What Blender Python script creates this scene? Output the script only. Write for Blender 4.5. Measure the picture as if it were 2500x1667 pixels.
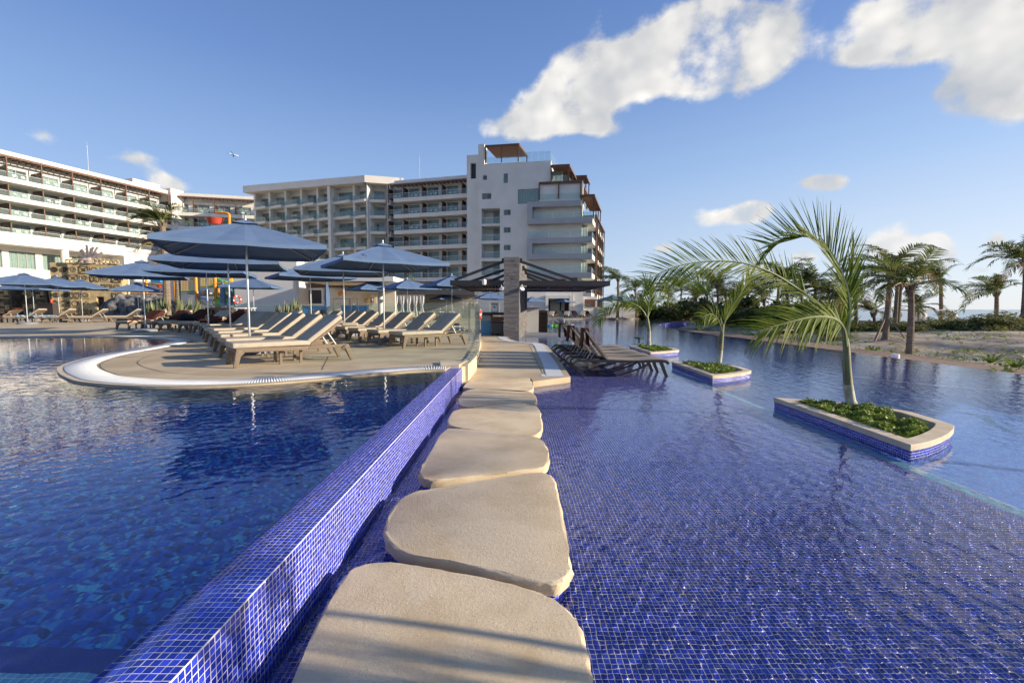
import bpy, math, random
import numpy as np
from mathutils import Matrix, Vector
for o in list(bpy.data.objects):
    bpy.data.objects.remove(o)
sc = bpy.context.scene
COL = sc.collection
RND = random.Random(7)
PI = math.pi
R = math.radians

# ------------------------------------------------------------------ camera
CH = 1.05
FPX = 1111.0
PITCH = math.atan(82 / FPX)
camd = bpy.data.cameras.new('camera')
camd.lens = 16.0
camd.sensor_width = 36.0
camd.clip_start = 0.05
camd.clip_end = 60000
cam = bpy.data.objects.new('camera', camd)
COL.objects.link(cam)
CM = Matrix.Translation((0, 0, CH)) @ Matrix.Rotation(PI / 2 - PITCH, 4, 'X') @ Matrix.Rotation(R(0.2), 4, 'Z')
cam.matrix_world = CM
sc.camera = cam
C3 = CM.to_3x3()


def ray(x, y):
    """Direction of the sight line through a point of the photograph (2500 wide), for surveying the place."""
    return C3 @ Vector(((x - 1250) / FPX, -(y - 833.5) / FPX, -1)).normalized()


def at_z(x, y, z):
    d = ray(x, y)
    t = (z - CH) / d.z
    return Vector((d.x * t, d.y * t, z))


def at_Y(x, y, Y):
    d = ray(x, y)
    t = Y / d.y
    return Vector((d.x * t, Y, CH + d.z * t))


def on_plane(x, y, A, B):
    """Point on the vertical plane through plan points A and B."""
    d = ray(x, y)
    n = Vector((-(B[1] - A[1]), B[0] - A[0]))
    t = (n.x * A[0] + n.y * A[1]) / (n.x * d.x + n.y * d.y)
    return Vector((d.x * t, d.y * t, CH + d.z * t))


# ------------------------------------------------------------------ light
SUN_AZ = math.atan2(1.0, -0.15)
SUN_EL = R(17)
SKY_STRENGTH = 0.08
sun = bpy.data.lights.new('sun', 'SUN')
sun.energy = 5.0
sun.angle = R(0.53)
sun.color = (1.0, 0.85, 0.65)
sun.cycles.is_caustics_light = True
suno = bpy.data.objects.new('sun', sun)
COL.objects.link(suno)
SDIR = Vector((math.sin(SUN_AZ) * math.cos(SUN_EL), math.cos(SUN_AZ) * math.cos(SUN_EL), math.sin(SUN_EL)))
suno.rotation_euler = SDIR.to_track_quat('Z', 'Y').to_euler()

vs = sc.view_settings
vs.view_transform = 'Standard'
vs.look = 'None'
vs.gamma = 1
vs.use_curve_mapping = False
vs.exposure = 0.78
sc.render.engine = 'CYCLES'
cy = sc.cycles
cy.use_denoising = True
cy.max_bounces = 10
cy.transparent_max_bounces = 24
cy.diffuse_bounces = 4
cy.glossy_bounces = 4
cy.transmission_bounces = 8
cy.sample_clamp_indirect = 6.0
cy.caustics_reflective = False
cy.use_adaptive_sampling = True
cy.adaptive_threshold = 0.03
cy.caustics_refractive = True
cy.blur_glossy = 0.3


class NT:
    """Small helper for writing node trees."""

    def __init__(self, tree):
        self.t = tree

    def n(self, typ, **kw):
        nd = self.t.nodes.new(typ)
        for k, v in kw.items():
            setattr(nd, k, v)
        return nd

    def set(self, sock, v):
        if isinstance(v, bpy.types.NodeSocket):
            self.t.links.new(v, sock)
        elif v is not None:
            sock.default_value = v

    def math(self, op, a, b=None, c=None, clamp=False):
        nd = self.n('ShaderNodeMath', operation=op, use_clamp=clamp)
        for i, v in enumerate((a, b, c)):
            if v is not None:
                self.set(nd.inputs[i], v)
        return nd.outputs[0]

    def mix(self, f, a, b, blend='MIX'):
        nd = self.n('ShaderNodeMix', data_type='RGBA', blend_type=blend)
        self.set(nd.inputs[0], f)
        self.set(nd.inputs[6], a)
        self.set(nd.inputs[7], b)
        return nd.outputs[2]

    def ramp(self, f, stops, interp='LINEAR'):
        nd = self.n('ShaderNodeValToRGB')
        cr = nd.color_ramp
        cr.interpolation = interp
        while len(cr.elements) < len(stops):
            cr.elements.new(0.5)
        for e, (p, c) in zip(cr.elements, stops):
            e.position = p
            e.color = c if len(c) == 4 else (*c, 1)
        self.set(nd.inputs[0], f)
        return nd.outputs[0]

    def noise(self, vec, scale, detail=4, rough=0.55, dist=0.0):
        nd = self.n('ShaderNodeTexNoise')
        nd.inputs['Scale'].default_value = scale
        nd.inputs['Detail'].default_value = detail
        nd.inputs['Roughness'].default_value = rough
        nd.inputs['Distortion'].default_value = dist
        if vec is not None:
            self.set(nd.inputs['Vector'], vec)
        return nd.outputs['Fac']

    def smooth(self, x, a, b):
        nd = self.n('ShaderNodeMapRange', interpolation_type='SMOOTHSTEP')
        self.set(nd.inputs[0], x)
        nd.inputs[1].default_value = a
        nd.inputs[2].default_value = b
        return nd.outputs[0]


def azel(x, y):
    d = ray(x, y)
    return math.atan2(d.x, d.y), math.asin(d.z)


# clouds of the sky: bearing and height above the horizon, size in photo pixels, tilt in degrees, weight
CLOUDS = [
    (1265, 300, 120, 42, 8, .9), (1350, 262, 105, 70, 25, 1), (1428, 150, 75, 95, 20, 1), (1400, 230, 80, 80, 0, 1),
    (1490, 190, 80, 60, 30, .95), (1450, 305, 90, 34, -12, .9), (1570, 160, 95, 70, 15, 1), (1680, 150, 120, 95, 10, 1.05),
    (1800, 110, 130, 110, 8, 1.05), (1890, 85, 80, 75, 10, .95), (1710, 55, 95, 65, 0, 1.1), (1780, 170, 120, 60, 0, .9), (1610, 120, 50, 40, 0, .9),
    (2100, 138, 70, 34, 10, .9), (2180, 75, 130, 60, 10, .8), (2340, 55, 160, 80, 0, .85), (2470, 140, 130, 90, 15, .85),
    (2330, 225, 95, 45, 10, .8), (2440, 235, 140, 60, 10, .9), (2560, 120, 150, 170, 0, .9), (2130, 25, 70, 40, 0, .6),
    (2230, 135, 80, 36, 20, .75), (2700, 60, 240, 150, 0, .9), (2420, -60, 280, 80, 0, .8),
    (1785, 527, 88, 28, 8, 1.1), (1840, 514, 44, 28, 0, 1.1), (1618, 608, 34, 18, 0, 1.1), (1985, 445, 66, 24, 0, .95), (2035, 446, 44, 22, 0, .95),
    (2180, 605, 95, 60, -10, 1.1), (2285, 608, 40, 44, 0, 1.1), (2245, 640, 90, 34, 0, 1.0), (2432, 590, 30, 28, 0, 1.1), (1965, 628, 50, 20, 0, .9),
    (2400, 660, 60, 20, 0, .55), (390, 440, 62, 40, -10, .95), (330, 385, 90, 26, 5, .7), (110, 330, 70, 36, 0, .66), (430, 460, 40, 20, 0, .7),
]


def build_world():
    w = bpy.data.worlds.new('World')
    sc.world = w
    w.use_nodes = True
    t = NT(w.node_tree)
    bg = w.node_tree.nodes['Background']
    sky = t.n('ShaderNodeTexSky', sky_type='NISHITA')
    sky.sun_disc = False
    sky.sun_elevation = SUN_EL
    sky.sun_rotation = SUN_AZ
    sky.altitude = 0
    sky.air_density = 1.0
    sky.dust_density = 0.3
    sky.ozone_density = 3.0
    tint = t.mix(1.0, sky.outputs[0], (0.98, 0.86, 1.0, 1), 'MULTIPLY')
    # clouds, by bearing and elevation
    tc = t.n('ShaderNodeTexCoord')
    g = tc.outputs['Generated']
    sp = t.n('ShaderNodeSeparateXYZ')
    t.set(sp.inputs[0], g)
    az = t.math('ARCTAN2', sp.outputs[0], sp.outputs[1])
    el = t.math('ARCSINE', sp.outputs[2])
    cv = t.n('ShaderNodeCombineXYZ')
    t.set(cv.inputs[0], az)
    t.set(cv.inputs[1], t.math('MULTIPLY', el, 1.25))

    ae = t.n('ShaderNodeCombineXYZ')
    t.set(ae.inputs[0], az)
    t.set(ae.inputs[1], el)
    shape = None
    for (x, y, rx, ry, tilt, wgt) in CLOUDS:
        a0, e0 = azel(x, y)
        a1, e1 = azel(x + 10, y)
        a2, e2 = azel(x, y - 10)
        sx, sy = math.hypot(a1 - a0, e1 - e0) / 10, math.hypot(a2 - a0, e2 - e0) / 10
        mp = t.n('ShaderNodeMapping', vector_type='TEXTURE')
        mp.inputs['Location'].default_value = (a0, e0, 0)
        mp.inputs['Rotation'].default_value = (0, 0, R(tilt) + math.atan2(e1 - e0, a1 - a0))
        mp.inputs['Scale'].default_value = (rx * sx * 2.15, ry * sy * 2.15, 1)
        t.set(mp.inputs[0], ae.outputs[0])
        gr = t.n('ShaderNodeTexGradient', gradient_type='QUADRATIC_SPHERE')
        t.set(gr.inputs[0], mp.outputs[0])
        shape = t.math('MULTIPLY', gr.outputs[1], wgt * 1.25) if shape is None else t.math('MULTIPLY_ADD', gr.outputs[1], wgt * 1.25, shape)
    shape = t.math('MINIMUM', shape, 0.95)
    # milky maritime air low in the sky, brighter on the sun's side
    side = t.math('MULTIPLY_ADD', t.math('COSINE', t.math('SUBTRACT', az, SUN_AZ)), 0.5, 0.5)
    grad = t.ramp(t.smooth(el, -0.02, 0.75), [(0.0, (3.9, 5.2, 6.8)), (0.3, (2.5, 3.9, 6.4)), (0.65, (1.35, 2.5, 5.2)), (1.0, (0.85, 1.7, 4.1))])
    grad2 = t.ramp(t.smooth(el, -0.02, 0.75), [(0.0, (6.8, 7.4, 7.8)), (0.3, (3.8, 5.35, 7.6)), (0.65, (1.9, 3.25, 6.3)), (1.0, (1.0, 2.0, 4.8))])
    air = t.mix(t.smooth(side, 0.25, 1.0), grad, grad2)
    tint = t.mix(0.72, tint, air)
    # scattered fair-weather clouds all round, outside the ones listed above
    behind = t.smooth(t.math('ABSOLUTE', az), 0.95, 1.5)
    wide = t.noise(g, 2.6, 3, 0.5)
    wide = t.math('MULTIPLY', t.smooth(wide, 0.52, 0.72), behind)
    wide = t.math('MULTIPLY', wide, t.smooth(sp.outputs[2], 0.02, 0.25))
    shape = t.math('MAXIMUM', shape, t.math('MULTIPLY', wide, 0.8))
    n1 = t.noise(cv.outputs[0], 6.0, 9, 0.62)
    vo = t.n('ShaderNodeTexVoronoi', feature='SMOOTH_F1')
    vo.inputs['Scale'].default_value = 17
    vo.inputs['Detail'].default_value = 1
    vo.inputs['Smoothness'].default_value = 0.6
    t.set(vo.inputs['Vector'], cv.outputs[0])
    puff = t.math('SUBTRACT', 0.45, vo.outputs['Distance'])
    d0 = t.math('ADD', shape, t.math('MULTIPLY', t.math('SUBTRACT', n1, 0.5), 1.9))
    d0 = t.math('ADD', d0, t.math('MULTIPLY', puff, 0.32))
    alpha = t.smooth(d0, 0.32, 0.80)
    alpha = t.math('MULTIPLY', alpha, t.smooth(shape, 0.03, 0.25))
    # thickness towards the sun: thin rims bright, thick bases grey
    off = t.n('ShaderNodeVectorMath', operation='ADD')
    t.set(off.inputs[0], cv.outputs[0])
    off.inputs[1].default_value = (0.03, 0.05, 0)
    n2 = t.noise(off.outputs[0], 6.0, 3, 0.6)
    lit = t.math('MULTIPLY_ADD', t.math('SUBTRACT', n1, n2), 1.7, 0.66)
    core = t.smooth(d0, 0.75, 1.5)
    lit = t.math('SUBTRACT', lit, t.math('MULTIPLY', core, 0.42))
    lit = t.math('ADD', lit, t.math('MULTIPLY', puff, 0.45), clamp=True)
    ccol = t.ramp(lit, [(0.0, (3.6, 3.85, 4.3)), (0.4, (5.0, 5.05, 5.1)), (0.75, (7.0, 6.8, 6.5)), (1.0, (8.6, 8.3, 7.8))])
    # low clouds are seen through more air
    out = t.mix(t.math('MULTIPLY', alpha, t.math('MULTIPLY_ADD', t.smooth(el, 0.0, 0.2), 0.35, 0.62)), tint, ccol)
    t.set(bg.inputs[0], out)
    bg.inputs[1].default_value = SKY_STRENGTH
    w.cycles.sampling_method = 'MANUAL'
    w.cycles.sample_map_resolution = 256
    return w


build_world()


# ------------------------------------------------------------------ materials
def mat(name, col, rough=0.6, col2=None, nscale=6.0, nd=5, bump=0.0, bscale=None, spec=0.5, metal=0.0, trans=0.0, stretch=None, coat=0.0, sheen=0.0, lo=0.35, hi=0.65):
    m = bpy.data.materials.new(name)
    m.use_nodes = True
    t = NT(m.node_tree)
    p = m.node_tree.nodes['Principled BSDF']
    p.inputs['Base Color'].default_value = (*col, 1)
    p.inputs['Roughness'].default_value = rough
    p.inputs['Specular IOR Level'].default_value = spec
    p.inputs['Metallic'].default_value = metal
    p.inputs['Coat Weight'].default_value = coat
    tc = t.n('ShaderNodeTexCoord')
    v = tc.outputs['Object']
    if stretch:
        mp = t.n('ShaderNodeMapping')
        mp.inputs['Scale'].default_value = stretch
        t.set(mp.inputs[0], v)
        v = mp.outputs[0]
    if col2:
        f = t.noise(v, nscale, nd)
        f = t.smooth(f, lo, hi)
        t.set(p.inputs['Base Color'], t.mix(f, (*col, 1), (*col2, 1)))
    if bump:
        b = t.n('ShaderNodeBump')
        b.inputs['Strength'].default_value = bump
        b.inputs['Distance'].default_value = 0.02
        t.set(b.inputs['Height'], t.noise(v, bscale or nscale * 4, 5))
        t.set(p.inputs['Normal'], b.outputs[0])
    if trans:
        tr = t.n('ShaderNodeBsdfTranslucent')
        src = p.inputs['Base Color']
        if src.is_linked:
            t.set(tr.inputs[0], src.links[0].from_socket)
        else:
            tr.inputs[0].default_value = (*col, 1)
        mx = t.n('ShaderNodeMixShader')
        mx.inputs[0].default_value = trans
        t.set(mx.inputs[1], p.outputs[0])
        t.set(mx.inputs[2], tr.outputs[0])
        t.set(m.node_tree.nodes['Material Output'].inputs[0], mx.outputs[0])
    return m


def glass_mat(name, tint=(0.93, 0.97, 0.96), refl=1.0, opaque=0.0, milk=(0.6, 0.7, 0.7)):
    m = bpy.data.materials.new(name)
    m.use_nodes = True
    t = NT(m.node_tree)
    m.node_tree.nodes.remove(m.node_tree.nodes['Principled BSDF'])
    out = m.node_tree.nodes['Material Output']
    a = t.n('ShaderNodeBsdfTransparent')
    a.inputs[0].default_value = (*tint, 1)
    b = t.n('ShaderNodeBsdfGlossy')
    b.inputs['Roughness'].default_value = 0.015
    f = t.n('ShaderNodeFresnel')
    f.inputs[0].default_value = 1.5
    mx = t.n('ShaderNodeMixShader')
    ge = t.n('ShaderNodeNewGeometry')
    front = t.math('SUBTRACT', 1.0, ge.outputs['Backfacing'])
    t.set(mx.inputs[0], t.math('MULTIPLY', t.math('MULTIPLY', f.outputs[0], refl), front, clamp=True))
    last = a.outputs[0]
    if opaque:
        d = t.n('ShaderNodeBsdfDiffuse')
        d.inputs[0].default_value = (*milk, 1)
        m2 = t.n('ShaderNodeMixShader')
        m2.inputs[0].default_value = opaque
        t.set(m2.inputs[1], last)
        t.set(m2.inputs[2], d.outputs[0])
        last = m2.outputs[0]
    t.set(mx.inputs[1], last)
    t.set(mx.inputs[2], b.outputs[0])
    t.set(out.inputs[0], mx.outputs[0])
    return m


def stone_mat():
    """Cast stone: fine sandy grain, soft stains, dark pores."""
    m = bpy.data.materials.new('cast_stone')
    m.use_nodes = True
    t = NT(m.node_tree)
    p = m.node_tree.nodes['Principled BSDF']
    ge = t.n('ShaderNodeNewGeometry')
    v = ge.outputs['Position']
    c = t.mix(t.smooth(t.noise(v, 2.2, 6, 0.6), 0.34, 0.68), (0.66, 0.545, 0.375, 1), (0.52, 0.41, 0.262, 1))
    c = t.mix(t.math('MULTIPLY', t.smooth(t.noise(v, 1.1, 4, 0.6), 0.58, 0.74), 0.55), c, (0.40, 0.265, 0.13, 1))
    c = t.mix(t.math('MULTIPLY', t.smooth(t.noise(v, 3.3, 5, 0.65), 0.60, 0.72), 0.4), c, (0.66, 0.58, 0.46, 1))
    grain = t.noise(v, 230, 3, 0.7)
    c = t.mix(t.math('MULTIPLY', t.smooth(grain, 0.42, 0.70), 0.45), c, (0.33, 0.25, 0.155, 1))
    c = t.mix(t.math('MULTIPLY', t.smooth(t.noise(v, 26, 4, 0.75), 0.66, 0.74), 0.85), c, (0.16, 0.13, 0.09, 1))
    t.set(p.inputs['Base Color'], c)
    p.inputs['Roughness'].default_value = 0.85
    p.inputs['Specular IOR Level'].default_value = 0.2
    b = t.n('ShaderNodeBump')
    b.inputs['Strength'].default_value = 0.55
    b.inputs['Distance'].default_value = 0.004
    t.set(b.inputs['Height'], t.math('ADD', grain, t.math('MULTIPLY', t.noise(v, 55, 4, 0.6), 1.2)))
    t.set(p.inputs['Normal'], b.outputs[0])
    return m


TS = 0.0268   # mosaic tile pitch


def tile_mat(name, cols, use_obj=True, rough=0.12):
    """Glazed mosaic glass: each tile its own shade."""
    m = bpy.data.materials.new(name)
    m.use_nodes = True
    t = NT(m.node_tree)
    p = m.node_tree.nodes['Principled BSDF']
    if use_obj:
        oi = t.n('ShaderNodeObjectInfo')
        f = oi.outputs['Random']
    else:
        at = t.n('ShaderNodeAttribute')
        at.attribute_name = 'rnd'
        f = at.outputs['Fac']
    k = len(cols)
    c = t.ramp(f, [(i / k, cols[i]) for i in range(k)], 'CONSTANT')
    ge = t.n('ShaderNodeNewGeometry')
    nz = t.noise(ge.outputs['Position'], 140, 2)
    c = t.mix(t.math('MULTIPLY', t.smooth(nz, 0.4, 0.75), 0.3), c, (0.05, 0.07, 0.42, 1))
    t.set(p.inputs['Base Color'], c)
    p.inputs['Roughness'].default_value = rough
    p.inputs['Specular IOR Level'].default_value = 0.6
    b = t.n('ShaderNodeBump')
    b.inputs['Strength'].default_value = 0.15
    b.inputs['Distance'].default_value = 0.002
    t.set(b.inputs['Height'], t.noise(ge.outputs['Position'], 90, 2))
    t.set(p.inputs['Normal'], b.outputs[0])
    return m


def mosaic_mat(name, cols, grout, pitch=TS, gw=0.10, rough=0.2, axis='XY', rot=0.0, gblend=1.0):
    """Mosaic too far off to tell its tiles apart: joints and per-tile shades by the material."""
    m = bpy.data.materials.new(name)
    m.use_nodes = True
    t = NT(m.node_tree)
    p = m.node_tree.nodes['Principled BSDF']
    tc = t.n('ShaderNodeTexCoord')
    mp = t.n('ShaderNodeMapping')
    mp.inputs['Scale'].default_value = (1 / pitch,) * 3
    mp.inputs['Rotation'].default_value = (0, 0, rot)
    t.set(mp.inputs[0], tc.outputs['Object'])
    sp = t.n('ShaderNodeSeparateXYZ')
    t.set(sp.inputs[0], mp.outputs[0])
    use = [sp.outputs['XYZ'.index(a)] for a in axis]
    cb = t.n('ShaderNodeCombineXYZ')
    g = None
    for i, u in enumerate(use):
        t.set(cb.inputs[i], t.math('FLOOR', u))
        fr = t.math('FRACT', u)
        e = t.math('MINIMUM', fr, t.math('SUBTRACT', 1.0, fr))
        g = e if g is None else t.math('MINIMUM', g, e)
    wn = t.n('ShaderNodeTexWhiteNoise')
    t.set(wn.inputs['Vector'], cb.outputs[0])
    k = len(cols)
    c = t.ramp(wn.outputs['Value'], [(i / k, cols[i]) for i in range(k)], 'CONSTANT')
    joint = t.math('MULTIPLY', t.math('SUBTRACT', 1.0, t.smooth(g, gw * 0.3, gw * 0.62)), gblend)
    t.set(p.inputs['Base Color'], t.mix(joint, c, (*grout, 1)))
    t.set(p.inputs['Roughness'], t.math('MULTIPLY_ADD', joint, 0.5, rough))
    return m


def water_mat(name, tint, bump=0.05, bscale=9.0):
    m = bpy.data.materials.new(name)
    m.use_nodes = True
    t = NT(m.node_tree)
    m.node_tree.nodes.remove(m.node_tree.nodes['Principled BSDF'])
    g = t.n('ShaderNodeBsdfGlass')
    g.inputs['Color'].default_value = (*tint, 1)
    g.inputs['Roughness'].default_value = 0.0
    g.inputs['IOR'].default_value = 1.333
    if bump:
        ge = t.n('ShaderNodeNewGeometry')
        b = t.n('ShaderNodeBump')
        b.inputs['Strength'].default_value = bump
        b.inputs['Distance'].default_value = 0.05
        t.set(b.inputs['Height'], t.noise(ge.outputs['Position'], bscale, 3, 0.5))
        t.set(g.inputs['Normal'], b.outputs[0])
    t.set(m.node_tree.nodes['Material Output'].inputs[0], g.outputs[0])
    return m


BLUES = [(0.006, 0.016, 0.25), (0.010, 0.028, 0.37), (0.015, 0.036, 0.47), (0.020, 0.045, 0.54), (0.008, 0.022, 0.31), (0.030, 0.068, 0.62), (0.012, 0.032, 0.42)]
DEEP = [(0.008, 0.06, 0.46), (0.012, 0.12, 0.66), (0.006, 0.03, 0.28), (0.018, 0.18, 0.74), (0.008, 0.07, 0.52), (0.05, 0.40, 0.80), (0.006, 0.03, 0.22), (0.13, 0.62, 0.80), (0.010, 0.09, 0.60), (0.010, 0.06, 0.48), (0.012, 0.12, 0.58), (0.08, 0.32, 0.70)]
M = dict(
    concrete=mat('pale_concrete', (0.54, 0.445, 0.30), 0.75, (0.41, 0.325, 0.21), 0.9, 8, 0.15, 60, 0.25),
    stone=stone_mat(),
    coping=mat('coping_stone', (0.62, 0.52, 0.38), 0.7, (0.53, 0.43, 0.30), 5, 5, 0.15, 70, 0.25),
    joint=mat('joint_sealant', (0.12, 0.105, 0.085), 0.9),
    white=mat('white_render', (0.69, 0.665, 0.615), 0.75, (0.64, 0.615, 0.565), 0.35, 5, 0.05, 20, 0.25),
    offwhite=mat('off_white_render', (0.69, 0.665, 0.62), 0.8, (0.63, 0.61, 0.57), 0.5, 5, spec=0.2),
    grey=mat('grey_render', (0.40, 0.40, 0.405), 0.8, (0.36, 0.36, 0.365), 0.6, 4, spec=0.2),
    grate=mat('white_plastic_grate', (0.62, 0.64, 0.65), 0.5),
    channel=mat('drain_channel', (0.20, 0.22, 0.25), 0.7),
    grout=mat('white_grout', (0.72, 0.70, 0.68), 0.85, (0.60, 0.58, 0.56), 20, 3),
    tile=tile_mat('blue_mosaic_tile', BLUES, True),
    tiles=tile_mat('blue_mosaic_tiles', BLUES, False),
    mosaic=mosaic_mat('blue_mosaic_far', BLUES, (0.62, 0.60, 0.62), gw=0.15),
    deepmosaic=mosaic_mat('deep_pool_mosaic', DEEP, (0.03, 0.10, 0.26), gw=0.16, gblend=0.7),
    lagoon=mosaic_mat('lagoon_mosaic', [(0.03, 0.12, 0.50), (0.04, 0.16, 0.56), (0.025, 0.09, 0.46), (0.07, 0.25, 0.62)], (0.20, 0.30, 0.50), gw=0.14),
    cyan=mosaic_mat('light_blue_mosaic', [(0.13, 0.46, 0.62), (0.16, 0.52, 0.68), (0.10, 0.40, 0.58)], (0.55, 0.68, 0.72), gw=0.14),
    water=water_mat('pool_water', (0.985, 0.995, 1.0), 0.09, 11),
    waterd=water_mat('deep_pool_water', (0.98, 0.995, 1.0), 0.035, 8),
    fabric=mat('tan_cushion', (0.44, 0.385, 0.305), 0.9, (0.395, 0.345, 0.27), 9, 4, 0.12, 300, 0.15, sheen=0.2),
    wicker=mat('tan_wicker', (0.26, 0.20, 0.145), 0.7, (0.15, 0.115, 0.08), 90, 2, 0.5, 160, 0.3),
    blue=mat('blue_canvas', (0.118, 0.182, 0.30), 0.9, (0.102, 0.162, 0.275), 2.2, 5, 0.06, 220, 0.1, trans=0.03),
    aluminium=mat('brushed_aluminium', (0.62, 0.62, 0.60), 0.32, metal=0.9),
    rib=mat('grey_rib', (0.42, 0.40, 0.38), 0.5),
    base=mat('umbrella_base', (0.20, 0.22, 0.25), 0.55),
    towel=mat('brown_towel', (0.085, 0.032, 0.022), 0.95, (0.06, 0.022, 0.016), 30, 3, 0.4, 120, 0.1),
    bluetowel=mat('patterned_towel', (0.06, 0.30, 0.45), 0.95, (0.45, 0.42, 0.5), 7, 2, 0.2, 80, 0.1),
    black=mat('black_metal', (0.016, 0.017, 0.02), 0.5, (0.022, 0.022, 0.025), 4, 3),
    blackfab=mat('black_cloth', (0.008, 0.008, 0.010), 0.9),
    darkframe=mat('dark_bronze', (0.028, 0.024, 0.022), 0.45),
    sling=mat('taupe_sling', (0.37, 0.32, 0.26), 0.75, (0.33, 0.285, 0.23), 40, 2, 0.1, 400, 0.25, trans=0.25),
    brown=mat('brown_timber', (0.135, 0.062, 0.034), 0.6, (0.09, 0.042, 0.024), 4, 4, stretch=(1, 1, 6)),
    tan_wood=mat('honey_timber', (0.25, 0.125, 0.062), 0.6, (0.18, 0.085, 0.042), 3, 4, stretch=(1, 6, 1)),
    dbrown=mat('dark_brown_screen', (0.040, 0.026, 0.022), 0.6, (0.03, 0.02, 0.018), 3, 3),
    plank=mat('weathered_deck_board', (0.30, 0.205, 0.145), 0.8, (0.22, 0.15, 0.105), 3, 5, 0.25, 20, stretch=(1, 0.15, 1)),
    pane=glass_mat('window_glass', (0.86, 0.91, 0.90), 1.3, 0.06, (0.5, 0.62, 0.62)),
    rail=glass_mat('railing_glass', (0.90, 0.95, 0.945), 0.9, 0.08, (0.48, 0.60, 0.61)),
    fence=glass_mat('fence_glass', (0.94, 0.98, 0.96), 0.9, 0.025, (0.6, 0.72, 0.66)),
    curtain=mat('pale_curtain', (0.44, 0.50, 0.48), 0.85, (0.32, 0.38, 0.37), 3, 2, stretch=(6, 1, 0.15)),
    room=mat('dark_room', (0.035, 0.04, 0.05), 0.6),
    winframe=mat('window_frame', (0.36, 0.35, 0.32), 0.5),
    chair=mat('white_chair', (0.72, 0.72, 0.70), 0.5),
    pillar=mat('slate_cladding', (0.20, 0.19, 0.185), 0.85, (0.13, 0.125, 0.125), 5, 5, 0.7, 30, 0.2, stretch=(1, 1, 3)),
    sand=mat('dune_sand', (0.52, 0.45, 0.35), 0.95, (0.35, 0.275, 0.195), 0.55, 6, 0.9, 3.0, 0.1),
    soil=mat('planter_soil', (0.035, 0.026, 0.018), 0.95, (0.06, 0.045, 0.03), 20, 4, 0.5, 60),
    sea=mat('sea_water', (0.035, 0.10, 0.15), 0.18, (0.05, 0.13, 0.18), 0.01, 4, 0.25, 0.35),
    frond=mat('palm_leaf', (0.20, 0.245, 0.020), 0.55, (0.105, 0.165, 0.010), 3.5, 3, spec=0.2, trans=0.45),
    frond2=mat('palm_leaf_dark', (0.095, 0.135, 0.030), 0.55, (0.14, 0.145, 0.040), 1.4, 3, spec=0.3, trans=0.38),
    dry=mat('dry_palm_leaf', (0.26, 0.16, 0.06), 0.8, (0.17, 0.11, 0.05), 3, 3, trans=0.25),
    rachis=mat('palm_midrib', (0.24, 0.26, 0.10), 0.55, (0.17, 0.20, 0.075), 4, 3),
    stem=mat('green_palm_stem', (0.22, 0.225, 0.10), 0.6, (0.13, 0.135, 0.06), 7, 5, 0.3, 30, stretch=(1, 1, 0.5)),
    trunk=mat('palm_bark', (0.25, 0.20, 0.155), 0.9, (0.16, 0.125, 0.095), 5, 5, 0.8, 16, 0.15, stretch=(0.4, 0.4, 5)),
    stembase=mat('whitewashed_stem', (0.46, 0.45, 0.37), 0.8, (0.30, 0.29, 0.21), 8, 5, 0.3, 30),
    leaf=mat('shrub_leaf', (0.14, 0.215, 0.024), 0.5, (0.20, 0.26, 0.036), 22, 3, spec=0.45, trans=0.3),
    bush=mat('beach_bush_leaf', (0.15, 0.175, 0.055), 0.65, (0.22, 0.215, 0.085), 2.2, 4, trans=0.35),
    dbush=mat('dark_bush_leaf', (0.085, 0.115, 0.030), 0.6, (0.13, 0.145, 0.045), 2.0, 4, trans=0.35),
    agave=mat('agave_leaf', (0.13, 0.17, 0.07), 0.55, (0.20, 0.21, 0.10), 5, 3, trans=0.15),
    carved=mat('carved_stone', (0.46, 0.36, 0.20), 0.9, (0.32, 0.25, 0.14), 1.4, 6, 0.6, 9, 0.15),
    carvedd=mat('dark_carving', (0.10, 0.085, 0.062), 0.9, (0.05, 0.042, 0.032), 2, 5, 0.5, 8, 0.15),  # darker tone for the raised motifs and the low ruin wall
    rock=mat('black_rock', (0.055, 0.055, 0.058), 0.8, (0.19, 0.19, 0.19), 3.5, 7, 1.0, 5, 0.3),
    orange=mat('orange_paint', (0.72, 0.30, 0.022), 0.4), red=mat('red_paint', (0.42, 0.055, 0.03), 0.45),
    green=mat('green_plastic', (0.12, 0.42, 0.05), 0.35), skyblue=mat('blue_plastic', (0.03, 0.24, 0.52), 0.4),
    yellow=mat('yellow_paint', (0.62, 0.44, 0.06), 0.45), poolblue=mat('turquoise_mosaic', (0.03, 0.22, 0.42), 0.35, (0.05, 0.33, 0.52), 40, 2),
    steel=mat('steel', (0.45, 0.46, 0.47), 0.35, metal=0.8), cream=mat('cream_board', (0.66, 0.56, 0.40), 0.7), lav=mat('lavatory_white', (0.8, 0.8, 0.8), 0.4),
    skin=mat('skin', (0.36, 0.2, 0.13), 0.6), feather=mat('plaster_feathers', (0.42, 0.37, 0.34), 0.85, (0.26, 0.2, 0.18), 3, 4),
    wickerdark=mat('dark_wicker', (0.055, 0.042, 0.035), 0.75, (0.03, 0.024, 0.02), 60, 2, 0.4, 120),
    greenmetal=mat('green_light_fitting', (0.03, 0.11, 0.05), 0.5), drape=mat('white_drape', (0.74, 0.72, 0.68), 0.85, trans=0.3),
    cable=mat('light_fitting', (0.06, 0.06, 0.065), 0.5), soffit=mat('white_soffit', (0.62, 0.61, 0.59), 0.85),
)


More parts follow.
